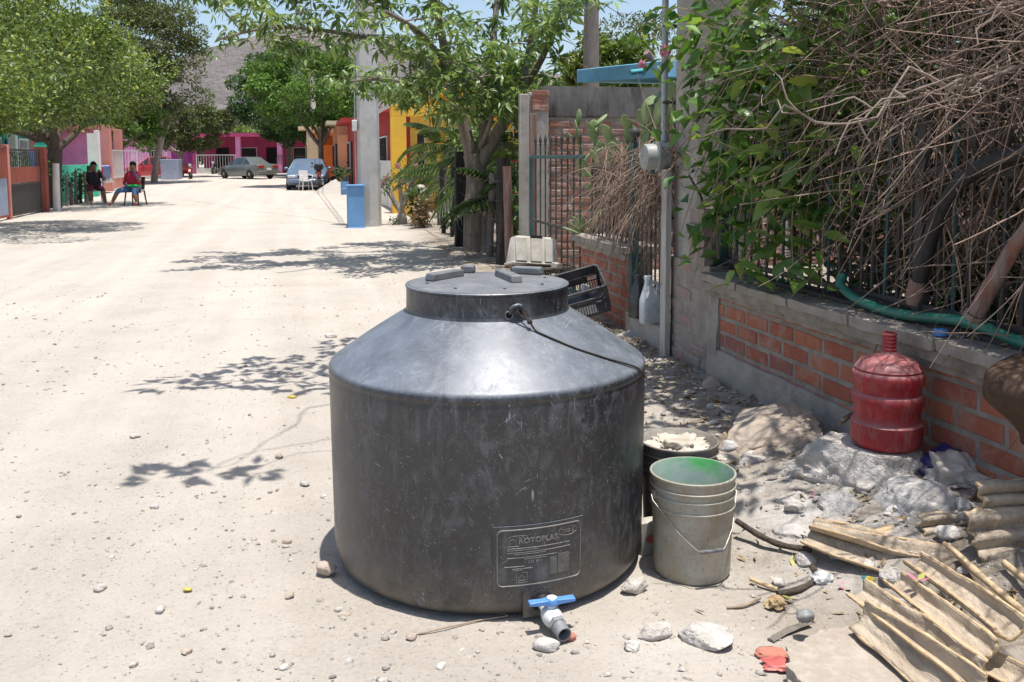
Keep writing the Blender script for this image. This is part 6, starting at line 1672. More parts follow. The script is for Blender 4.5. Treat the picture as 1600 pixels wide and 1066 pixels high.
for k in range(9):
    m_ = MB(); e = tips[k]
    for q in range(5):
        a = q * 2 * PI / 5; d = Vector((math.cos(a), .2, math.sin(a))); s_ = Vector((-math.sin(a), 0, math.cos(a))); m_.add([(0, 0, 0), d * .05 + s_ * .026, d * .07, d * .05 - s_ * .026], [(0, 1, 2, 3)])
    m_.build('flower', M['petal'], dr, loc=(e.x + rng.normal(0, .03), e.y - .12, e.z + rng.uniform(0, .1)))
# ------------------------------------------------------------------ concrete pole and the blue bin at its foot
pole = thing('utility_pole', 'tall tapered concrete utility pole standing beside the blue bin', 'pole', (-2.92, 18.35, 0), R(12))
pr_ = [(.245 * (1 - .028 * z), z) for z in (-.3, 0, .9)] + [(.252 * (1 - .028 * z) - .012, z) for z in (.901, 3, 6, 9.2)]
MB().lathe(pr_[:3], 8).build('base_section', M['concrete_pale'], pole, smooth=20)
MB().lathe(pr_[3:], 8).build('shaft', M['concrete_pale'], pole, smooth=20)
MB().box((-.27, -.05, 2.05), (.10, .16, .22)).build('meter_box', M['iron_white'], pole, bevel=.012)
MB().tube([(-.262, -.05, 1.95), (-.262, -.05, .05)], .014, 8).build('conduit', M['galv'], pole, smooth=60)
MB().tube([(-.262, -.05, 2.15), (-.245, -.05, 5.5)], .012, 8).build('conduit', M['galv'], pole, smooth=60)
bb_ = thing('blue_bin', 'scuffed blue sheet metal bin standing against the concrete pole', 'bin', (-3.13, 17.92, 0), R(16))
hw, hd, hh = .16, .13, .86
m_ = MB()
for (x0, x1, y0, y1) in ((-hw, hw, -hd, -hd + .012), (-hw, hw, hd - .012, hd), (-hw, -hw + .012, -hd + .012, hd - .012), (hw - .012, hw, -hd + .012, hd - .012)): m_.bb(x0, x1, y0, y1, .02, hh)
m_.bb(-hw + .002, hw - .002, -hd + .002, hd - .002, 0, .018); m_.build('sheet_walls', M['p_blue'], bb_)
for z in (.0, hh - .02):
    m_ = MB(); w2, d2 = hw + .012, hd + .012
    m_.tube([(-w2, -d2, z + .012), (w2, -d2, z + .012), (w2, d2, z + .012), (-w2, d2, z + .012)], .016, 8, closed=True); m_.build('rim', M['p_blue'], bb_, smooth=50)
# ------------------------------------------------------------------ generic building pieces (local x -> n, local y -> s)
def window(parent, face, a0, a1, z0, z1, fm_, grille=True, off=0.0, gm=None):
    """face: ('x', value, sign) plane of the wall the window sits in; a along the other axis"""
    ax, v, sg = face
    def B(m_, p0, p1, d0, d1, q0, q1, mi=0):
        lo, hi = sorted((v + sg * d0, v + sg * d1))
        if ax == 'x': m_.bb(lo, hi, p0, p1, q0, q1, mi)
        else: m_.bb(p0, p1, lo, hi, q0, q1, mi)
    m_ = MB(); B(m_, a0, a1, .004, .02, z0, z1); wn_ = m_.build('window', M['glass'], parent)
    m_ = MB(); f = .06
    B(m_, a0 - f, a0 - .002, .004, .05, z0 - f, z1 + f); B(m_, a1 + .002, a1 + f, .004, .05, z0 - f, z1 + f); B(m_, a0, a1, .004, .05, z1 + .002, z1 + f); B(m_, a0, a1, .004, .05, z0 - f, z0 - .002)
    m_.build('frame', fm_, wn_)
    if grille:
        m_ = MB(); n_ = max(3, int((a1 - a0) / .14))
        for k in range(n_): c = a0 + (a1 - a0) * (k + .5) / n_; B(m_, c - .009, c + .009, .055, .072, z0, z1)
        for z in (z0 + (z1 - z0) * .3, z0 + (z1 - z0) * .75): B(m_, a0, a1, .074, .086, z - .01, z + .01)
        m_.build('grille', gm or M['iron'], wn_)
    return wn_
def opening(parent, name, face, a0, a1, z0, z1, mt, th=.03):
    ax, v, sg = face; lo, hi = sorted((v + sg * .004, v + sg * th)); m_ = MB()
    if ax == 'x': m_.bb(lo, hi, a0, a1, z0, z1)
    else: m_.bb(a0, a1, lo, hi, z0, z1)
    return m_.build(name, mt, parent)
def bargate(name, label, loc, rz, w, h, mt, nbar, panel=None, pm=None, cat='gate', group=None):
    g_ = thing(name, label, cat, loc, rz, group); t = .05
    m_ = MB(); m_.bb(-.02, .02, 0, t, 0, h); m_.bb(-.02, .02, w - t, w, 0, h); m_.bb(-.02, .02, t + .001, w - t - .001, h - t, h); m_.bb(-.02, .02, t + .001, w - t - .001, .05, .05 + t)
    if panel: m_.bb(-.018, .018, t + .001, w - t - .001, panel, panel + .04)
    m_.build('frame', mt, g_)
    bm__ = MB().bb(-.011, .011, -.011, .011, (panel or .1), h - .03).mesh('bar'); bm__.materials.append(mt)
    for k in range(nbar): inst('bar', bm__, g_, (0, t + (w - 2 * t) * (k + .5) / nbar, 0))
    if panel: MB().bb(-.006, .006, t + .002, w - t - .002, .101, panel - .001).build('sheet', pm or mt, g_)
    return g_
Z0 = lambda s, n: gz(*W(s, n)[:2])
# yellow gateway and house
y_ = thing('yellow_house', 'bright yellow house with square porch pillar behind the palm', 'house', W(0, 0, 0) + Vector((.12, 0, 0)), BA)
MB().bb(-.27, .09, 18.3, 18.65, -.1, 2.40).build('pillar', M['p_yellow'], y_, bevel=.01)
MB().bb(-.27, 3.9, 18.3, 18.65, 2.402, 2.68).build('porch_beam', M['p_yellow'], y_, bevel=.01)
MB().bb(1.0, 4.0, 19.6, 25.0, -.1, 2.95).build('wall', M['p_yellow'], y_)
MB().bb(.5, 4.2, 18.66, 25.2, 2.952, 3.12).build('roof_slab', M['p_yellow'], y_, bevel=.01)
MB().bb(3.6, 3.9, 18.3, 18.65, -.1, 2.40).build('pillar', M['p_yellow'], y_, bevel=.01)
window(y_, ('y', 19.6, -1), 1.5, 2.6, 1.0, 2.1, M['p_white'])
window(y_, ('x', 1.0, -1), 21.4, 22.8, 1.0, 2.1, M['p_white'])
MB().bb(.0, .14, 15.4, 18.29, -.1, .62).build('low_wall', M['p_yellow'], y_)
MB().bb(-.10, .10, 15.18, 15.38, -.05, .72).build('short_pillar', M['p_yellow'], y_, bevel=.01)
MB().lathe([(.11, .722), (.12, .74), (.12, .78), (.09, .82), (0, .83)], 14, loc=(0, 15.28, 0)).build('white_cap', M['p_white'], y_, smooth=40)
gg = thing('sheet_gate', 'long white sheet metal gate between yellow pillar and white pole', 'gate', W(18.7, -.16, .0), BA + R(-.6))
for k in range(4):
    MB().bb(-.012, .012, .03 + k * 2.2, 2.19 + k * 2.2, .06, 1.32).build('panel', M['p_white'], gg)
    m_ = MB(); m_.bb(-.03, -.0125, .03 + k * 2.2, 2.19 + k * 2.2, 1.27, 1.32); m_.bb(-.03, -.0125, .03 + k * 2.2, 2.19 + k * 2.2, .66, .70); m_.bb(-.03, -.0125, .03 + k * 2.2, .07 + k * 2.2, .06, 1.265); m_.build('stiffener', M['iron_white'], gg)
wf = thing('white_portal', 'thin white painted steel portal frame above the sheet gate', 'gate frame', W(0, 0, 0) + Vector((.20, 0, 0)), BA)
MB().bb(-.10, .02, 27.6, 27.72, 0, 2.9).build('pole', M['iron_white'], wf, bevel=.01)
MB().bb(-.10, .02, 18.66, 27.595, 2.82, 2.9).build('crossbar', M['iron_white'], wf, bevel=.01)
rh = thing('red_house', 'red house with barred window behind the white gate', 'house', W(0, 0, 0) + Vector((.24, 0, 0)), BA)
MB().bb(.40, 7, 26.4, 32.4, -.1, 1.0).build('lower_wall', M['p_white'], rh); MB().bb(.41, 7, 26.4, 32.4, 1.002, 2.9).build('wall', M['p_red'], rh)
MB().bb(-.1, 7.2, 26.2, 32.6, 2.902, 3.06).build('roof_slab', M['p_red'], rh)
window(rh, ('x', .41, -1), 27.6, 31.0, 1.1, 2.1, M['p_white'])
window(rh, ('y', 26.4, -1), 1.5, 2.8, 1.1, 2.1, M['p_white'])
# row of painted fronts farther up the street
def front(name, label, s0, s1, n0, h, wm, door=None, win=None, rm=None, colm=None):
    z = Z0((s0 + s1) / 2, n0); t = thing(name, label, 'house', W(0, 0, z) + Vector((.044 * (.229 * (s0 + s1) / 2 - n0 - 1.4), 0, 0)), BA)
    MB().bb(n0, n0 + 6, s0, s1, -.3, h).build('wall', wm, t)
    MB().bb(n0 - .5, n0 + 6.2, s0 - .05, s1 + .05, h + .002, h + .18).build('roof_slab', rm or wm, t)
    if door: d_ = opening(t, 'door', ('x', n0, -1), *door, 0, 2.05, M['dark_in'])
    if win: window(t, ('x', n0, -1), *win, .95, 2.0, M['p_white'])
    return t
front('red_house', 'dark red house front with doorway just beyond the utility pole', 33.5, 38.2, -.45, 2.8, M['p_red'], (34.6, 35.6), (36.2, 37.6))
front('peach_house', 'peach house front with dark door up the street', 38.6, 44.6, -.95, 2.9, M['p_peach'], (39.6, 40.7), (42, 43.6), M['p_cream'])
front('orange_house', 'orange house wall beyond the parked motorcycles', 45.0, 52, -1.5, 2.5, M['p_orange'], (47, 48), (49.5, 51))
front('cream_house', 'cream house front behind the bright roadside tree', 52.6, 62, -2.4, 3.0, M['p_cream'], (55, 56), (57.5, 60))
pl_ = thing('potted_plant', 'dark leafy potted plant by the red house door', 'plant', W(33.2, -.95, Z0(33.2, -.95)))
MB().openlathe([(.13, 0), (.18, .32), (.19, .33), (.16, .33), (.15, .28), (.01, .28)], 16).build('pot', M['p_white'], pl_, smooth=40)
rng = np.random.default_rng(19); P, D = clumpy(rng, [(0, 0, .65), (.1, 0, .8), (-.12, .05, .85)], [.25] * 3, [60] * 3); V, F = scatter_leaves(P, D, .12, .06, rng); o = fastmesh('foliage', V, F, M['leaf_deep'], pl_); o['kind'] = 'stuff'
bd = MB().openlathe([(.001, 0), (.15, 0), (.16, .02), (.16, .2), (.17, .21), (.17, .23), (.16, .24), (.16, .5), (.14, .5), (.14, .2), (.001, .2)], 24).build('blue_drum', M['p_blue'], None, smooth=40, loc=W(31.0, -.95, Z0(31, -.95))); tag(bd, 'blue plastic drum behind the concrete pole', 'drum')
# gravel pile
bm_ = bmesh.new(); bmesh.ops.create_grid(bm_, x_segments=40, y_segments=40, size=1)
for v in bm_.verts:
    r_ = math.hypot(v.co.x, v.co.y); v.co = Vector((v.co.x * 1.0, v.co.y * 1.0, max(-.04, .56 * (1 - r_ * 1.18) + .02 - .1 * max(0, .25 - r_)) + .03 * mn.noise(v.co * 9)))
me = bpy.data.meshes.new('gravel_pile'); bm_.to_mesh(me); bm_.free(); me.shade_smooth(); me.materials.append(M['gravel'])
gp_ = inst('gravel_pile', me, None, (-7.08, 36.2, gz(-7.08, 36.2))); tag(gp_, 'cone of grey building gravel heaped at the roadside before motorcycles', 'gravel pile')
# ------------------------------------------------------------------ vehicles
def wheel(parent, loc, r_, w, rz=0, lbl=None):
    m3 = Matrix.Rotation(R(90), 3, 'X')
    ty = MB().lathe([(r_ * .62, -w / 2), (r_ * .92, -w / 2), (r_, -w * .36), (r_, w * .36), (r_ * .92, w / 2), (r_ * .62, w / 2)], 22, m=m3).build('wheel', M['tyre'], parent, smooth=40, loc=loc)
    MB().lathe([(0, -w * .50), (r_ * .30, -w * .51), (r_ * .58, -w * .44), (r_ * .62, -w * .50), (r_ * .62, w * .50), (r_ * .58, w * .44), (r_ * .3, w * .51), (0, w * .5)], 18, m=m3).build('rim', M['rim'], ty, smooth=30)
    return ty
def car(name, label, loc, rz, pm, st, wheels, wr=.31, glass=None, rear=False, lamps=True, Wd=1.0):
    """nose toward -x. st: (x, z_bottom, z_belt, z_top, half_width, half_width_top)"""
    c = thing(name, label, 'car', loc, rz)
    def rg_(x, zb, zl, zt, w, wt):
        w *= Wd; wt *= Wd
        return [(x, -w * .90, zb), (x, -w, zb + (zl - zb) * .45), (x, -w * .97, zl), (x, -wt, zt - .02), (x, -wt * .8, zt), (x, wt * .8, zt), (x, wt, zt - .02), (x, w * .97, zl), (x, w, zb + (zl - zb) * .45), (x, w * .90, zb)]
    rs = [rg_(*s) for s in st]
    MB().loft(rs).build('body', pm, c, smooth=38)
    gl = glass or M['glass']
    cab = [i for i, s in enumerate(st) if s[3] - s[2] > .3]; a, b = cab[0], cab[-1]
    def quad(nm, p, off=.012, mt=gl):
        p = [Vector(q) for q in p]; nrm = (p[1] - p[0]).cross(p[2] - p[0]).normalized(); ce = sum(p, Vector()) / 4
        if nrm.dot(ce - Vector((sum(s[0] for s in st) / len(st), 0, .8))) < 0: nrm = -nrm
        q = [ce + (v - ce) * .88 + nrm * off for v in p]; q2 = [ce + (v - ce) * .88 - nrm * .01 for v in p]
        MB().add(q + q2, [(0, 1, 2, 3), (0, 4, 5, 1), (1, 5, 6, 2), (2, 6, 7, 3), (3, 7, 4, 0)]).build(nm, mt, c)
    quad('windscreen', [rs[a - 1][3], rs[a - 1][6], rs[a][6], rs[a][3]])
    quad('rear_window', [rs[b][3], rs[b][6], rs[b + 1][6], rs[b + 1][3]])
    for (i3, i2) in ((3, 2), (6, 7)):
        for i in range(a - 1, b + 1):
            A, B_ = Vector(rs[i][i2]), Vector(rs[i + 1][i2]); C_, D_ = Vector(rs[i + 1][i3]), Vector(rs[i][i3])
            quad('side_window', [A, B_, C_, D_])
    for (x, sg) in wheels: wheel(c, (x, sg * (st[4][4] * Wd - .10), wr), wr, .19)
    x0, x1 = st[0][0], st[-1][0]; w = st[1][4] * Wd
    MB().box((x0 + .03, 0, .40), (.16, w * 1.86, .16)).build('front_bumper', pm, c, bevel=.04); MB().box((x1 - .03, 0, .42), (.14, w * 1.86, .18)).build('rear_bumper', pm, c, bevel=.04)
    for sg in (-1, 1):
        MB().box((x0 + .06, sg * w * .70, st[1][2] - .05), (.14, w * .40, .13)).build('headlight', M['lamp_clear'], c, bevel=.03)
        MB().box((x1 - .03, sg * w * .66, st[-2][2] - .10), (.09, w * .52, .14)).build('tail_light', M['tail_red'], c, bevel=.02)
        MB().box((st[a - 1][0] + .35, sg * (st[a][4] * Wd + .07), st[a][2] + .06), (.10, .16, .11)).build('mirror', pm, c, bevel=.03)
    MB().box((x1 + .045, 0, .62), (.02, .36, .15)).build('number_plate', M['plate'], c); MB().box((x0 - .055, 0, .42), (.02, .34, .12)).build('number_plate', M['plate'], c)
    MB().box((x0 + .02, 0, .60), (.05, w * .8, .09)).build('grille', M['hole'], c, bevel=.01)
    return c
SED = [(-2.20, .34, .56, .60, .70, .62), (-2.08, .22, .64, .69, .80, .70), (-1.35, .20, .78, .84, .84, .74), (-.95, .20, .84, .90, .845, .72), (-.25, .20, .88, 1.36, .845, .57), (.65, .20, .90, 1.38, .845, .58), (1.30, .20, .91, .97, .84, .70), (2.05, .24, .88, .93, .81, .70), (2.18, .36, .66, .76, .74, .66)]
HAT = [(-1.95, .34, .56, .60, .68, .6), (-1.83, .22, .66, .71, .78, .68), (-1.2, .20, .80, .87, .82, .72), (-.85, .20, .86, .93, .83, .71), (-.15, .20, .90, 1.42, .83, .57), (.95, .20, .92, 1.44, .83, .59), (1.55, .22, .94, 1.02, .81, .68), (1.80, .36, .70, .82, .74, .66)]
car('sedan', 'dusty blue sedan parked nose to the viewer under the roadside tree', (-9.33, 41.6, gz(-9.33, 41.6)), R(99), M['car_blue'], SED, [(-1.35, -1), (-1.35, 1), (1.32, -1), (1.32, 1)], glass=M['glass_pale'], Wd=1.05)
car('sedan', 'faded grey sedan parked before the pink house, tail to the right', (-16.9, 58.0, gz(-17, 58)), R(-38), M['car_grey'], SED, [(-1.35, -1), (-1.35, 1), (1.32, -1), (1.32, 1)], glass=None)
car('red_car', 'red car parked on the left behind the leaning tree trunk', (-23.2, 58.5, gz(-23.2, 58.5)), R(22), M['car_red'], HAT, [(-1.2, -1), (-1.2, 1), (1.15, -1), (1.15, 1)])
car('red_car', 'second red car half hidden by the first red one, farther back', (-24.4, 62.5, gz(-24.4, 62.5)), R(20), M['car_red'], SED, [(-1.35, -1), (-1.35, 1), (1.32, -1), (1.32, 1)])
def motorbike(name, label, loc, rz, pm, box=False):
    c = thing(name, label, 'motorcycle', loc, rz)
    for x in (-.62, .62): wheel(c, (x, 0, .29), .29, .10)
    MB().tube(smoothpath([(-.62, 0, .30), (-.50, 0, .62), (-.42, 0, .95)]), .035, 8).build('fork', M['chrome'], c, smooth=50)
    MB().box((-.08, 0, .42), (.38, .24, .30)).build('engine', M['pvc_grey'], c, bevel=.05)
    MB().loft([[(x, w * math.cos(t), z + h * math.sin(t)) for t in np.linspace(0, 2 * PI, 13)[:-1]] for x, w, z, h in ((-.42, .06, .80, .06), (-.32, .13, .80, .11), (-.1, .13, .78, .11), (.06, .09, .74, .07))]).build('fuel_tank', pm, c, smooth=50)
    MB().loft([[(x, w * math.cos(t), z + h * math.sin(t)) for t in np.linspace(0, 2 * PI, 13)[:-1]] for x, w, z, h in ((.0, .08, .78, .04), (.2, .13, .77, .05), (.5, .12, .82, .05), (.68, .08, .86, .035))]).build('seat', M['black_rubber'], c, smooth=50)
    MB().loft([[(x, w * math.cos(t), z + h * math.sin(t)) for t in np.linspace(0, 2 * PI, 13)[:-1]] for x, w, z, h in ((.25, .09, .62, .08), (.5, .11, .68, .08), (.78, .05, .78, .04))]).build('tail_cowl', pm, c, smooth=50)
    MB().tube(smoothpath([(-.30, -.36, 1.02), (-.38, -.2, 1.0), (-.42, 0, .96), (-.38, .2, 1.0), (-.30, .36, 1.02)]), .014, 7).build('handlebar', M['black_rubber'], c, smooth=50)
    MB().lathe([(0, -.06), (.08, -.05), (.10, .0), (.085, .05), (0, .06)], 16, m=Matrix.Rotation(R(90), 3, 'Y'), loc=(-.52, 0, .86)).build('headlamp', M['lamp_clear'], c, smooth=50)
    MB().box((.80, 0, .76), (.05, .14, .07)).build('tail_light', M['tail_red'], c, bevel=.01)
    MB().tube([(-.05, .14, .28), (.3, .16, .28), (.75, .16, .36)], .04, 8).build('exhaust', M['chrome'], c, smooth=50)
    MB().loft([[(x, .07, z), (x, -.07, z), (x, -.06, z + .03), (x, .06, z + .03)] for x, z in ((-.86, .44), (-.72, .58), (-.58, .60), (-.46, .54))]).build('front_mudguard', pm, c)
    if box: MB().box((.66, 0, 1.02), (.34, .36, .28)).build('top_box', M['black_rubber'], c, bevel=.07, seg=3)
    for sg in (-1, 1): MB().tube([(-.36, sg * .2, 1.0), (-.36, sg * .26, 1.14)], .008, 5).build('mirror_stem', M['black_rubber'], c); MB().lathe([(0, -.008), (.045, -.006), (.045, .006), (0, .008)], 12, m=Matrix.Rotation(R(90), 3, 'Y'), loc=(-.36, sg * .27, 1.17)).build('mirror', M['glass'], c)
    return c
motorbike('motorcycle', 'black and red motorcycle with black top box before the blue sedan', (-8.3, 38.9, gz(-8.3, 38.9)), R(-78), M['moto_red'], True)
motorbike('motorcycle', 'black motorcycle parked right of the one with top box', (-7.4, 40.2, gz(-7.4, 40.2)), R(150), M['moto_black'])
motorbike('motorcycle', 'red motorcycle parked on the far left by the pink fence', (-20.6, 58.2, gz(-20.6, 58.2)), R(105), M['moto_red'])
motorbike('motorcycle', 'dark motorcycle with white lamp before the purple wall', (-23.0, 70.3, gz(-23, 70.3)), R(95), M['moto_black'])
def plastic_chair(label, loc, rz, mt, arms=True, cat='chair'):
    c = thing('chair', label, cat, loc, rz)
    MB().box((0, 0, .43), (.42, .42, .03)).build('seat', mt, c, bevel=.012)
    m_ = MB().box((0, .22, .66), (.40, .025, .40), (R(-10), 0, 0)); m_.build('backrest', mt, c, bevel=.012)
    for sx in (-1, 1):
        for sy in (-1, 1): MB().tube([(sx * .19, sy * .18, .42), (sx * .23, sy * .23, 0)], [.024, .019], 6).build('leg', mt, c, smooth=50)
        if arms: MB().tube(smoothpath([(sx * .22, .22, .68), (sx * .25, .0, .66), (sx * .24, -.19, .63), (sx * .21, -.20, .43)]), .02, 6).build('armrest', mt, c, smooth=50)
    return c
plastic_chair('white plastic chair standing in front of the blue sedan', (-8.88, 38.95, gz(-8.88, 38.95)), R(35), M['chair_white'])
# ------------------------------------------------------------------ left side of the street
LF = lambda s, n, z=None: W(s, n, gz(*W(s, n)[:2]) if z is None else z)
# nearest gate: salmon posts, grey-blue sheet, brick red bars
def sidepost(label, s, n, w, h, mt, cap=None, name='gate_post'):
    t = thing(name, label, 'post', LF(s, n), BA); MB().box((0, 0, h / 2 - .05), (w, w, h + .1)).build('shaft', mt, t, bevel=.012)
    if cap: MB().lathe([(w * .62, h + .001), (w * .62, h + .05), (w * .35, h + .12), (0, h + .13)], 14).build('cap', cap, t, smooth=40)
    return t
sidepost('salmon gate post at the left edge nearest the viewer', 19.5, -9.55, .11, 1.75, M['p_salmon'])
sidepost('brick red gate post with pale cap beside the white stump', 22.6, -9.62, .26, 1.72, M['p_brick'], M['p_aqua'])
gt = bargate('sheet_gate', 'gate of brick red upper slats over grey sheet at far left', LF(19.66, -9.58), BA, 2.75, 1.66, M['iron'], 0, .78, M['p_darkgrey'])
for k in range(15): MB().bb(-.012, .012, .07 + .175 * k, .215 + .175 * k, .83, 1.22).build('slat', M['p_brick'], gt)
for k in range(16): MB().bb(-.01, .01, .09 + .17 * k, .11 + .17 * k, 1.225, 1.6).build('bar', M['iron'], gt)
gt = bargate('sheet_gate', 'gate of brick red slats over pale blue sheet cut by left edge', LF(16.7, -9.5), BA, 2.7, 1.72, M['p_brick'], 0, .95, M['p_greyblue'])
for k in range(15): MB().bb(-.012, .012, .07 + .175 * k, .205 + .175 * k, 1.0, 1.66).build('slat', M['p_brick'], gt)
# stumps and stick fence
def stump(label, s, n, h, r_, mt, name='fence_post'):
    p = LF(s, n); o = MB().tube([(0, 0, -.1), (.01, 0, h * .5), (.03, 0, h)], [r_ * 1.1, r_, r_ * .92], 10).build(name, mt, None, smooth=50, loc=p); return tag(o, label, 'post')
stump('whitewashed wooden stump post in front of left tree trunk', 22.9, -9.35, 1.28, .09, M['p_white'])
stump('dark fence stake against the brick red gate post', 23.1, -9.72, 1.5, .07, M['wood_black'])
ang = 0
for k, (s, h, lb) in enumerate(((25.6, .95, 'grey stake of the stick fence nearest the left trunk'), (26.1, .7, 'short dark stake second from the left trunk'), (26.7, 1.05, 'bent grey stake third from the left trunk'), (27.3, .95, 'thin stake fourth from the left trunk by the shrub'), (28.0, 1.0, 'thin stake fifth from the left trunk beyond shrub'), (28.6, 1.18, 'thick grey stake behind the woman in black'))):
    stump(lb, s, -9.75, h, .045 if k != 5 else .09, M['wood_grey'] if k % 2 == 0 else M['bark_dark'])
shrub('roadside_shrub', 'small leafy shrub growing in the stick fence', 27.4, -9.9, 1.0, .4, M['leaf_deep'], 23, .11, 14, 36)
shrub('roadside_shrub', 'bright bush squeezed between the gate and left trunk', 24.2, -10.3, 1.5, .45, M['leaf_bright'], 24, .09, 16, 40)
# aqua wall and pink house
aw = thing('aqua_wall', 'low aqua painted garden wall behind the stick fence', 'wall', LF(0, 0, 0) + Vector((.72, 0, 0)), BA)
MB().bb(-10.62, -10.44, 25.2, 33.0, -.2, 1.2).build('wall', M['p_aqua'], aw); MB().bb(-10.66, -10.40, 32.6, 33.0, 1.202, 2.35).build('pillar', M['p_white'], aw); MB().bb(-10.68, -10.38, 32.58, 33.02, -.2, 1.2).build('pillar_base', M['p_aqua'], aw)
sidepost('slim white porch column right of the aqua wall', 34.0, -10.6, .18, 2.5, M['p_white'], name='porch_column')
ph = thing('pink_house', 'pink house with porch behind the aqua wall on the left', 'house', LF(0, 0, 0) + Vector((.95, 0, 0)), BA)
MB().bb(-21, -12.6, 43.2, 50, -.2, 2.8).build('wall', M['p_pink'], ph); MB().bb(-21, -12.3, 42.0, 50.3, 2.802, 3.0).build('roof_slab', M['p_salmon'], ph)
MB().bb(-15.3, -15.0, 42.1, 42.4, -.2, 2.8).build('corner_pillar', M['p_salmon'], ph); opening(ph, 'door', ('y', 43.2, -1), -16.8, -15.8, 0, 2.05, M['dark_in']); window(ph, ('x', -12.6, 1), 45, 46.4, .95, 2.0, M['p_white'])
window(ph, ('y', 43.2, -1), -19.5, -18, .95, 2.0, M['p_white'])
gh = thing('green_house', 'sea green house with white window frames behind the left gates', 'house', LF(0, 0, 0) + Vector((.85, 0, 0)), BA)
MB().bb(-20, -13.2, 25, 34.4, -.2, 2.9).build('wall', M['p_green'], gh); MB().bb(-20.2, -12.6, 24.8, 34.6, 2.902, 3.1).build('roof_slab', M['p_white'], gh)
window(gh, ('x', -13.2, 1), 29.6, 30.8, .9, 2.1, M['p_white'], gm=M['iron_white']); window(gh, ('x', -13.2, 1), 33.0, 34.0, .9, 2.1, M['p_white'], gm=M['iron_white']); opening(gh, 'door', ('x', -13.2, 1), 31.4, 32.4, 0, 2.1, M['p_navy'])
MB().bb(-13.0, -12.75, 31.0, 31.25, -.2, 2.9).build('porch_column', M['p_white'], gh)
# blue pickup backed in between
pk = thing('pickup_truck', 'blue pickup truck backed in behind the aqua wall showing its tailgate', 'pickup', LF(36.6, -10.85), BA)
MB().bb(-4.2, 0, -.86, .86, .50, .62).build('bed_floor', M['pickup_blue'], pk)
for sg in (-1, 1):
    MB().bb(-2.2, -.02, sg * .88 - .04, sg * .88 + .04, .62, 1.12).build('bed_side', M['pickup_blue'], pk, bevel=.02)
    MB().box((-.0, sg * .83, .93), (.06, .14, .30)).build('tail_light', M['tail_red'], pk, bevel=.01)
    for x in (-.75, -3.5): wheel(pk, (x, sg * .82, .34), .34, .22)
MB().bb(-.04, .03, -.74, .74, .64, 1.10).build('tailgate', M['pickup_blue'], pk, bevel=.015)
MB().box((.08, 0, .50), (.14, 1.7, .15)).build('rear_bumper', M['chrome'], pk, bevel=.03); MB().box((.16, 0, .52), (.02, .34, .13)).build('number_plate', M['plate'], pk)
MB().loft([[(x, -w, .55), (x, w, .55), (x, w, zl), (x, wt, zt), (x, -wt, zt), (x, -w, zl)] for x, w, zl, wt, zt in ((-2.25, .88, 1.12, .66, 1.72), (-3.2, .88, 1.12, .66, 1.74), (-3.8, .88, 1.1, .8, 1.15), (-4.9, .84, .95, .78, 1.0))]).build('cab', M['pickup_blue'], pk, smooth=35)
MB().box((-2.235, 0, 1.42), (.02, 1.15, .40), (0, R(0), 0)).build('rear_window', M['glass'], pk)
# salmon gateway with white gate
sidepost('salmon gateway pillar nearer of the pair by white gate', 38.6, -11.2, .36, 2.85, M['p_salmon'], name='gateway_pillar')
sidepost('salmon gateway pillar farther of the pair by white gate', 41.6, -11.3, .34, 2.75, M['p_salmon'], name='gateway_pillar')
bargate('bar_gate', 'white iron bar gate leaf with pink foot standing open toward the road', LF(41.9, -11.75), BA - PI / 2, 1.2, 1.8, M['iron_white'], 8, .75, M['p_salmon'])
bargate('bar_gate', 'white iron bar gate along the street beside the salmon pillars', LF(38.9, -11.05), BA, 2.5, 1.8, M['iron_white'], 12, .55, M['p_salmon'])
wb = MB().bb(-.5, .5, -1.2, 1.2, -.2, 1.25).build('white_wall_block', M['p_greyblue'], None, bevel=.02, loc=LF(57.2, -11.1), rot=(0, 0, BA)); tag(wb, 'pale blue grey wall block beside the red car', 'wall')
# pink house across the end of the street
EH = Vector((-15.2, 71.5, gz(-20, 72)))
eh = thing('magenta_house', 'long magenta house with porch columns across the end of the street', 'house', EH, R(4))
MB().bb(-9.6, 2.5, 3.0, 9, -.3, 2.85).build('wall', M['p_magenta'], eh); MB().bb(-9.9, 2.8, -.2, 9.2, 2.62 + .24, 3.15).build('roof_slab', M['p_magenta'], eh)
for x in (-9.5, -6.2, -3.0, .2, 2.2): MB().bb(x - .18, x + .18, 0, .36, -.3, 2.855).build('porch_column', M['p_pink'] if x > -9 else M['p_magenta'], eh)
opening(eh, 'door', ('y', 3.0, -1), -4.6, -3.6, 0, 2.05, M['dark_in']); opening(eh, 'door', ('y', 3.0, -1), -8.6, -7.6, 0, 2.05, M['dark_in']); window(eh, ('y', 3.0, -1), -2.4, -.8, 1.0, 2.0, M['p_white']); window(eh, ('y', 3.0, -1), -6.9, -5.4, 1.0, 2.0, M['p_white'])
MB().bb(-9.4, -6.3, -.1, .1, -.3, .35).build('porch_wall', M['p_white'], eh); MB().bb(.0, 2.4, -.1, .1, -.3, 1.35).build('porch_wall', M['p_magenta'], eh)
bargate('bar_fence', 'white bar fence on the porch of the magenta house', EH + Vector((-6.35, -.55, .32)), R(94), 3.0, 1.15, M['iron_white'], 14, cat='fence')
bargate('bar_fence', 'dark bar fence right of the grey sedan at magenta house', EH + Vector((-.1, -.15, .0)), R(94), 3.1, 1.35, M['iron'], 14, cat='fence')
pw = MB().bb(-1.0, 1.0, -.2, .2, -.3, 2.1).build('purple_wall', M['p_purple'], None, loc=EH + Vector((-10.3, -.5, 0)), rot=(0, 0, R(4))); tag(pw, 'dark purple wall panel left of the magenta house', 'wall')
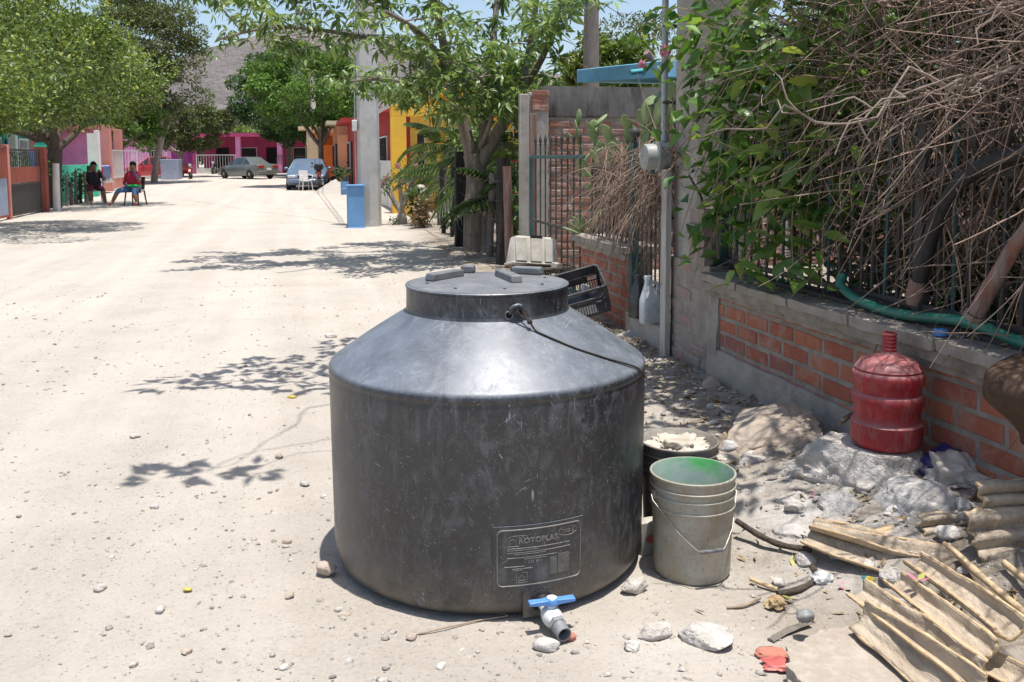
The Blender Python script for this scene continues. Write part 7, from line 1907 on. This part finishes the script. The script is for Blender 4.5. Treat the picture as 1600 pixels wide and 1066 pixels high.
bargate('bar_fence', 'white bar fence left of the purple wall', EH + Vector((-11.6, -.8, .25)), R(94), 2.6, 1.6, M['iron_white'], 12, cat='fence')
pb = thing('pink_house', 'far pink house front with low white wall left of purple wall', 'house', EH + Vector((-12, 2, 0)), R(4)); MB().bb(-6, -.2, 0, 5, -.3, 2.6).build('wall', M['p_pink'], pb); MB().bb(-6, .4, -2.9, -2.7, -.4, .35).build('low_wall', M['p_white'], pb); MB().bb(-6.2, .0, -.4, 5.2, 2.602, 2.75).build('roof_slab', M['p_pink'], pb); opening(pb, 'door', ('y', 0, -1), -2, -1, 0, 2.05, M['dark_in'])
# ------------------------------------------------------------------ trees along the street
p = LF(24.6, -9.85); tree('ficus_tree', 'round dense ficus tree with dark trunk shading the two seated people', p, (p.x - .7, p.y + .3, 3.9), (3.5, 3.4, 1.75), 70, 430, .12, M['leaf_ficus'], 101, 1.7, .19, 9, 'bark_dark', bottom=-.72, cr=(.38, .62), lean=(.1, 0))
p = LF(15.2, -9.9); tree('ficus_tree', 'dense bright ficus tree cut off by the left edge of picture', p, (p.x + .3, p.y, 3.35), (3.9, 3.4, 1.6), 80, 560, .10, M['leaf_ficus'], 102, 1.8, .20, 8, 'bark_dark', bottom=-.74, cr=(.34, .58))
p = LF(50.8, -11.2); tree('street_tree', 'tall olive green tree with leaning pale trunk behind the ficus', p, (p.x - .9, p.y, 6.9), (4.0, 3.6, 4.2), 85, 460, .19, M['leaf_olive'], 103, 2.4, .17, 9, 'bark_pale', bottom=-.80, cr=(.34, .56), lean=(.5, 0))
p = LF(38, -17); tree('street_tree', 'tall dark tree rising behind the left houses', p, (p.x, p.y, 7.4), (4.8, 4.6, 3.4), 70, 420, .18, M['leaf_olive'], 104, 3.0, .22, 8, 'bark', cr=(.30, .5))
p = LF(62.5, -11.2); tree('street_tree', 'low spreading tree with bare pale limbs near the red cars', p, (p.x + .3, p.y, 3.5), (3.2, 2.4, 1.7), 70, 210, .20, M['leaf_olive'], 105, 1.5, .15, 8, 'bark_pale', bottom=-.8, cr=(.30, .55))
p = LF(48, -13.2); tree('garden_tree', 'small bright green tree beside the white gate', p, (p.x + .9, p.y, 3.2), (2.2, 1.8, 1.6), 50, 200, .17, M['leaf_bright'], 109, 1.2, .12, 8, 'bark', cr=(.32, .55))
p = Vector((-9.35, 44.5, gz(-9.35, 44.5))); tree('street_tree', 'bright green layered tree standing over the blue sedan', p, (p.x - .45, p.y, 4.7), (2.9, 2.6, 2.1), 60, 400, .16, M['leaf_bright'], 106, 2.0, .13, 9, 'bark', bottom=-.82, cr=(.32, .56))
p = Vector((-15.9, 65, gz(-17, 65))); tree('street_tree', 'dark green broad tree over the porch of magenta house', p, (p.x - .6, p.y, 5.6), (3.2, 3.0, 3.2), 60, 420, .21, M['leaf_deep'], 107, 1.9, .18, 9, 'bark', bottom=-.85, cr=(.34, .56))
p = Vector((-13.0, 60, gz(-13, 60))); tree('street_tree', 'deep green drooping tree between dark tree and blue sedan', p, (p.x, p.y, 4.1), (2.5, 2.3, 2.6), 80, 220, .20, M['leaf_deep'], 108, 1.5, .15, 8, 'bark', cr=(.30, .52))
for k, (x, y, h, r_, lb) in enumerate(((-30, 95, 6, 5, 'pale far tree behind the magenta house on the left'), (-20, 100, 7, 6, 'pale far tree behind the middle of magenta house'), (-8, 90, 7, 5, 'far tree behind the cream house'), (-44, 92, 8, 6, 'far tree behind the far pink house'), (2, 60, 8, 4, 'far tree behind the painted fronts on the right'), (6, 40, 7.5, 3.5, 'tree behind the red house on the right'), (2.6, 24.0, 4.7, 1.3, 'small tree crown rising behind the tall brick wall'))):
    tree('far_tree', lb, (x, y, gz(x, y)), (x, y, h * .55), (r_, r_ * .8, h * .45), 60, 180, .34 if y > 50 else .18, M['leaf_olive'] if k % 2 else M['leaf_ficus'], 120 + k, h * .3, .25, 7, 'bark', cr=(.4, .7))
# far poles and wires
for k, (x, y, h, r_, lb) in enumerate(((-12.6, 58, 9.3, .17, 'far concrete utility pole seen through leaves up the street'), (1.95, 22.2, 6.5, .20, 'grey textured pole rising behind tall brick wall'))):
    t = thing('utility_pole', lb, 'pole', (x, y, gz(x, y))); MB().lathe([(r_ * 1.15, -.2), (r_, h * .5), (r_ * .8, h)], 10).build('shaft', M['concrete_pale'] if k == 0 else M['wood_grey'], t, smooth=40)
    if k == 0: MB().box((0, 0, h - .4), (1.9, .1, .1)).build('crossarm', M['wood_grey'], t); [MB().lathe([(.04, 0), (.05, .06), (.03, .12), (0, .13)], 8, loc=(q, 0, h - .348)).build('insulator', M['pvc_white'], t) for q in (-.8, -.3, .3, .8)]
t = thing('overhead_wire', 'thin overhead cables strung between the utility poles', 'cable', (0, 0, 0))
for (a, b, sag) in (((-2.92, 18.35, 8.4), (-12.6, 58, 8.9), .8), ((-2.88, 18.35, 7.9), (-12.3, 58, 8.7), .9), ((-2.92, 18.35, 7.6), (-30, 60, 8), 1.2)):
    MB().tube([Vector(a).lerp(Vector(b), q) - Vector((0, 0, sag * 4 * q * (1 - q))) for q in np.linspace(0, 1, 14)], .012, 4).build('strand', M['black_rubber'], t)
# ------------------------------------------------------------------ people seated at the roadside
def person(label, loc, rz, joints, edges, radii, mats, assign, hair_c, hair_r, props=()):
    t = thing('person', label, 'person', loc, rz)
    me = bpy.data.meshes.new('body'); me.from_pydata(joints, edges, [])
    o = bpy.data.objects.new('body_tmp', me); COL.objects.link(o)
    sk = o.modifiers.new('skin', 'SKIN'); sk.use_smooth_shade = True
    for i, r_ in enumerate(radii): me.skin_vertices[0].data[i].radius = (r_, r_ * .92) if not hasattr(r_, '__len__') else r_
    me.skin_vertices[0].data[0].use_root = True
    ss = o.modifiers.new('sub', 'SUBSURF'); ss.levels = ss.render_levels = 2
    dg = bpy.context.evaluated_depsgraph_get(); dg.update()
    m2 = bpy.data.meshes.new_from_object(o.evaluated_get(dg)); bpy.data.objects.remove(o)
    m2.materials.clear()
    for m_ in mats: m2.materials.append(m_)
    for pl_ in m2.polygons: pl_.material_index = assign(pl_.center); pl_.use_smooth = True
    b = bpy.data.objects.new('body', m2); COL.objects.link(b); b.parent = t
    hb = bmesh.new(); bmesh.ops.create_icosphere(hb, subdivisions=3, radius=1)
    hc = Vector(hair_c)
    bmesh.ops.delete(hb, geom=[v for v in hb.verts if v.co.y < -.35 and v.co.z < .35], context='VERTS')
    for v in hb.verts: v.co = Vector((v.co.x * hair_r[0], v.co.y * hair_r[1], v.co.z * hair_r[2])) * (1 + .06 * mn.noise(v.co * 5))
    hm = bpy.data.meshes.new('hair'); hb.to_mesh(hm); hb.free(); hm.shade_smooth(); hm.materials.append(M['hair']); inst('hair', hm, t, hc)
    f = MB(); hx, hy, hz = hair_c
    f.lathe([(0, -.012), (.012, 0), (0, .02)], 6, loc=(hx, hy - hair_r[1] * 1.02, hz - .035)); f.build('nose', M['skin'], t)
    e_ = MB(); [e_.box((hx + q, hy - hair_r[1] * .94, hz + .005), (.026, .012, .012)) for q in (-.032, .032)]; e_.build('eyes', M['hair'], t); MB().box((hx, hy - hair_r[1] * .93, hz - .075), (.045, .012, .010)).build('mouth', M['cl_plum'], t)
    return t
# joints (facing -y): pelvis, belly, chest, neck, head, then arms and legs
def seated(spread, lknee, rknee, lfoot, rfoot, lelb, lhand, relb, rhand, headx=0.0, wide=1.0):
    J = [(0, 0, .52), (0, -.03, .68), (0, -.05, .86), (headx * .4, -.07, 1.03), (headx, -.10, 1.13), (headx, -.10, 1.26), (-.17, -.05, .95), lelb, lhand, (.17, -.05, .95), relb, rhand, (-.11, -.04, .50), lknee, (lfoot[0], lfoot[1] + .06, lfoot[2] + .06), (lfoot[0], lfoot[1] - .10, lfoot[2]), (.11, -.04, .50), rknee, (rfoot[0], rfoot[1] + .06, rfoot[2] + .06), (rfoot[0], rfoot[1] - .10, rfoot[2])]
    E = [(0, 1), (1, 2), (2, 3), (3, 4), (4, 5), (2, 6), (6, 7), (7, 8), (2, 9), (9, 10), (10, 11), (0, 12), (12, 13), (13, 14), (14, 15), (0, 16), (16, 17), (17, 18), (18, 19)]
    Rd = [.19 * wide, .19 * wide, .18 * wide, .06, .095, .085, .085, .058, .042, .085, .058, .042, .13, .085, .055, .04, .13, .085, .055, .04]
    return J, E, Rd
pa = LF(27.0, -9.25)
J, E, Rd = seated(.2, (-.18, -.42, .47), (.20, -.42, .47), (-.15, -.40, .04), (.26, -.46, .04), (-.30, -.12, .70), (-.16, -.34, .56), (.30, -.20, .74), (.12, -.22, 1.08), .0, 1.15)
def as1(c):
    if c.z > 1.0 and abs(c.x) < .16: return 0
    if abs(c.x) > .235 and c.z > .45: return 0
    if c.z > .62 and c.y > -.24: return 1
    if c.z > .40: return 2
    return 0
pA = person('seated person in black top and plum shorts by the stick fence', (pa.x, pa.y, pa.z), R(30), J, E, Rd, [M['skin'], M['cl_black'], M['cl_plum']], as1, (0, -.09, 1.215), (.098, .108, .125))
plastic_chair('white plastic chair under the person in black', (pa.x, pa.y + .03, pa.z), R(30), M['chair_white'])
pb_ = LF(25.4, -7.72)
J, E, Rd = seated(.2, (-.30, -.40, .46), (.20, -.40, .48), (-.48, -.50, .04), (.30, -.46, .04), (-.28, -.10, .70), (-.10, -.30, .60), (.30, -.22, .72), (.10, -.22, 1.10), .03, 1.05)
def as2(c):
    if c.z > 1.02 and abs(c.x) < .16: return 0
    if abs(c.x) > .25 and .5 < c.z: return 0
    if c.z > .60 and c.y > -.24: return 1
    if c.z > .36: return 2
    if c.z < .075: return 3
    return 0
pB = person('seated person in red top and denim shorts out in the road shade', (pb_.x, pb_.y, pb_.z), R(-8), J, E, Rd, [M['skin'], M['cl_red'], M['cl_denim'], M['sandal']], as2, (.03, -.09, 1.215), (.098, .108, .125))
c_ = plastic_chair('dark wooden chair under the person in red', (pb_.x, pb_.y + .03, pb_.z), R(-8), M['chair_dark'], False)
crumple('green_cloth', M['cl_green'], (pb_.x + .08, pb_.y - .22, pb_.z + .60), (.20, .13, .05), 33, 'bright green cloth on the lap of the person in red', 'cloth', amp=.3, sub=3)
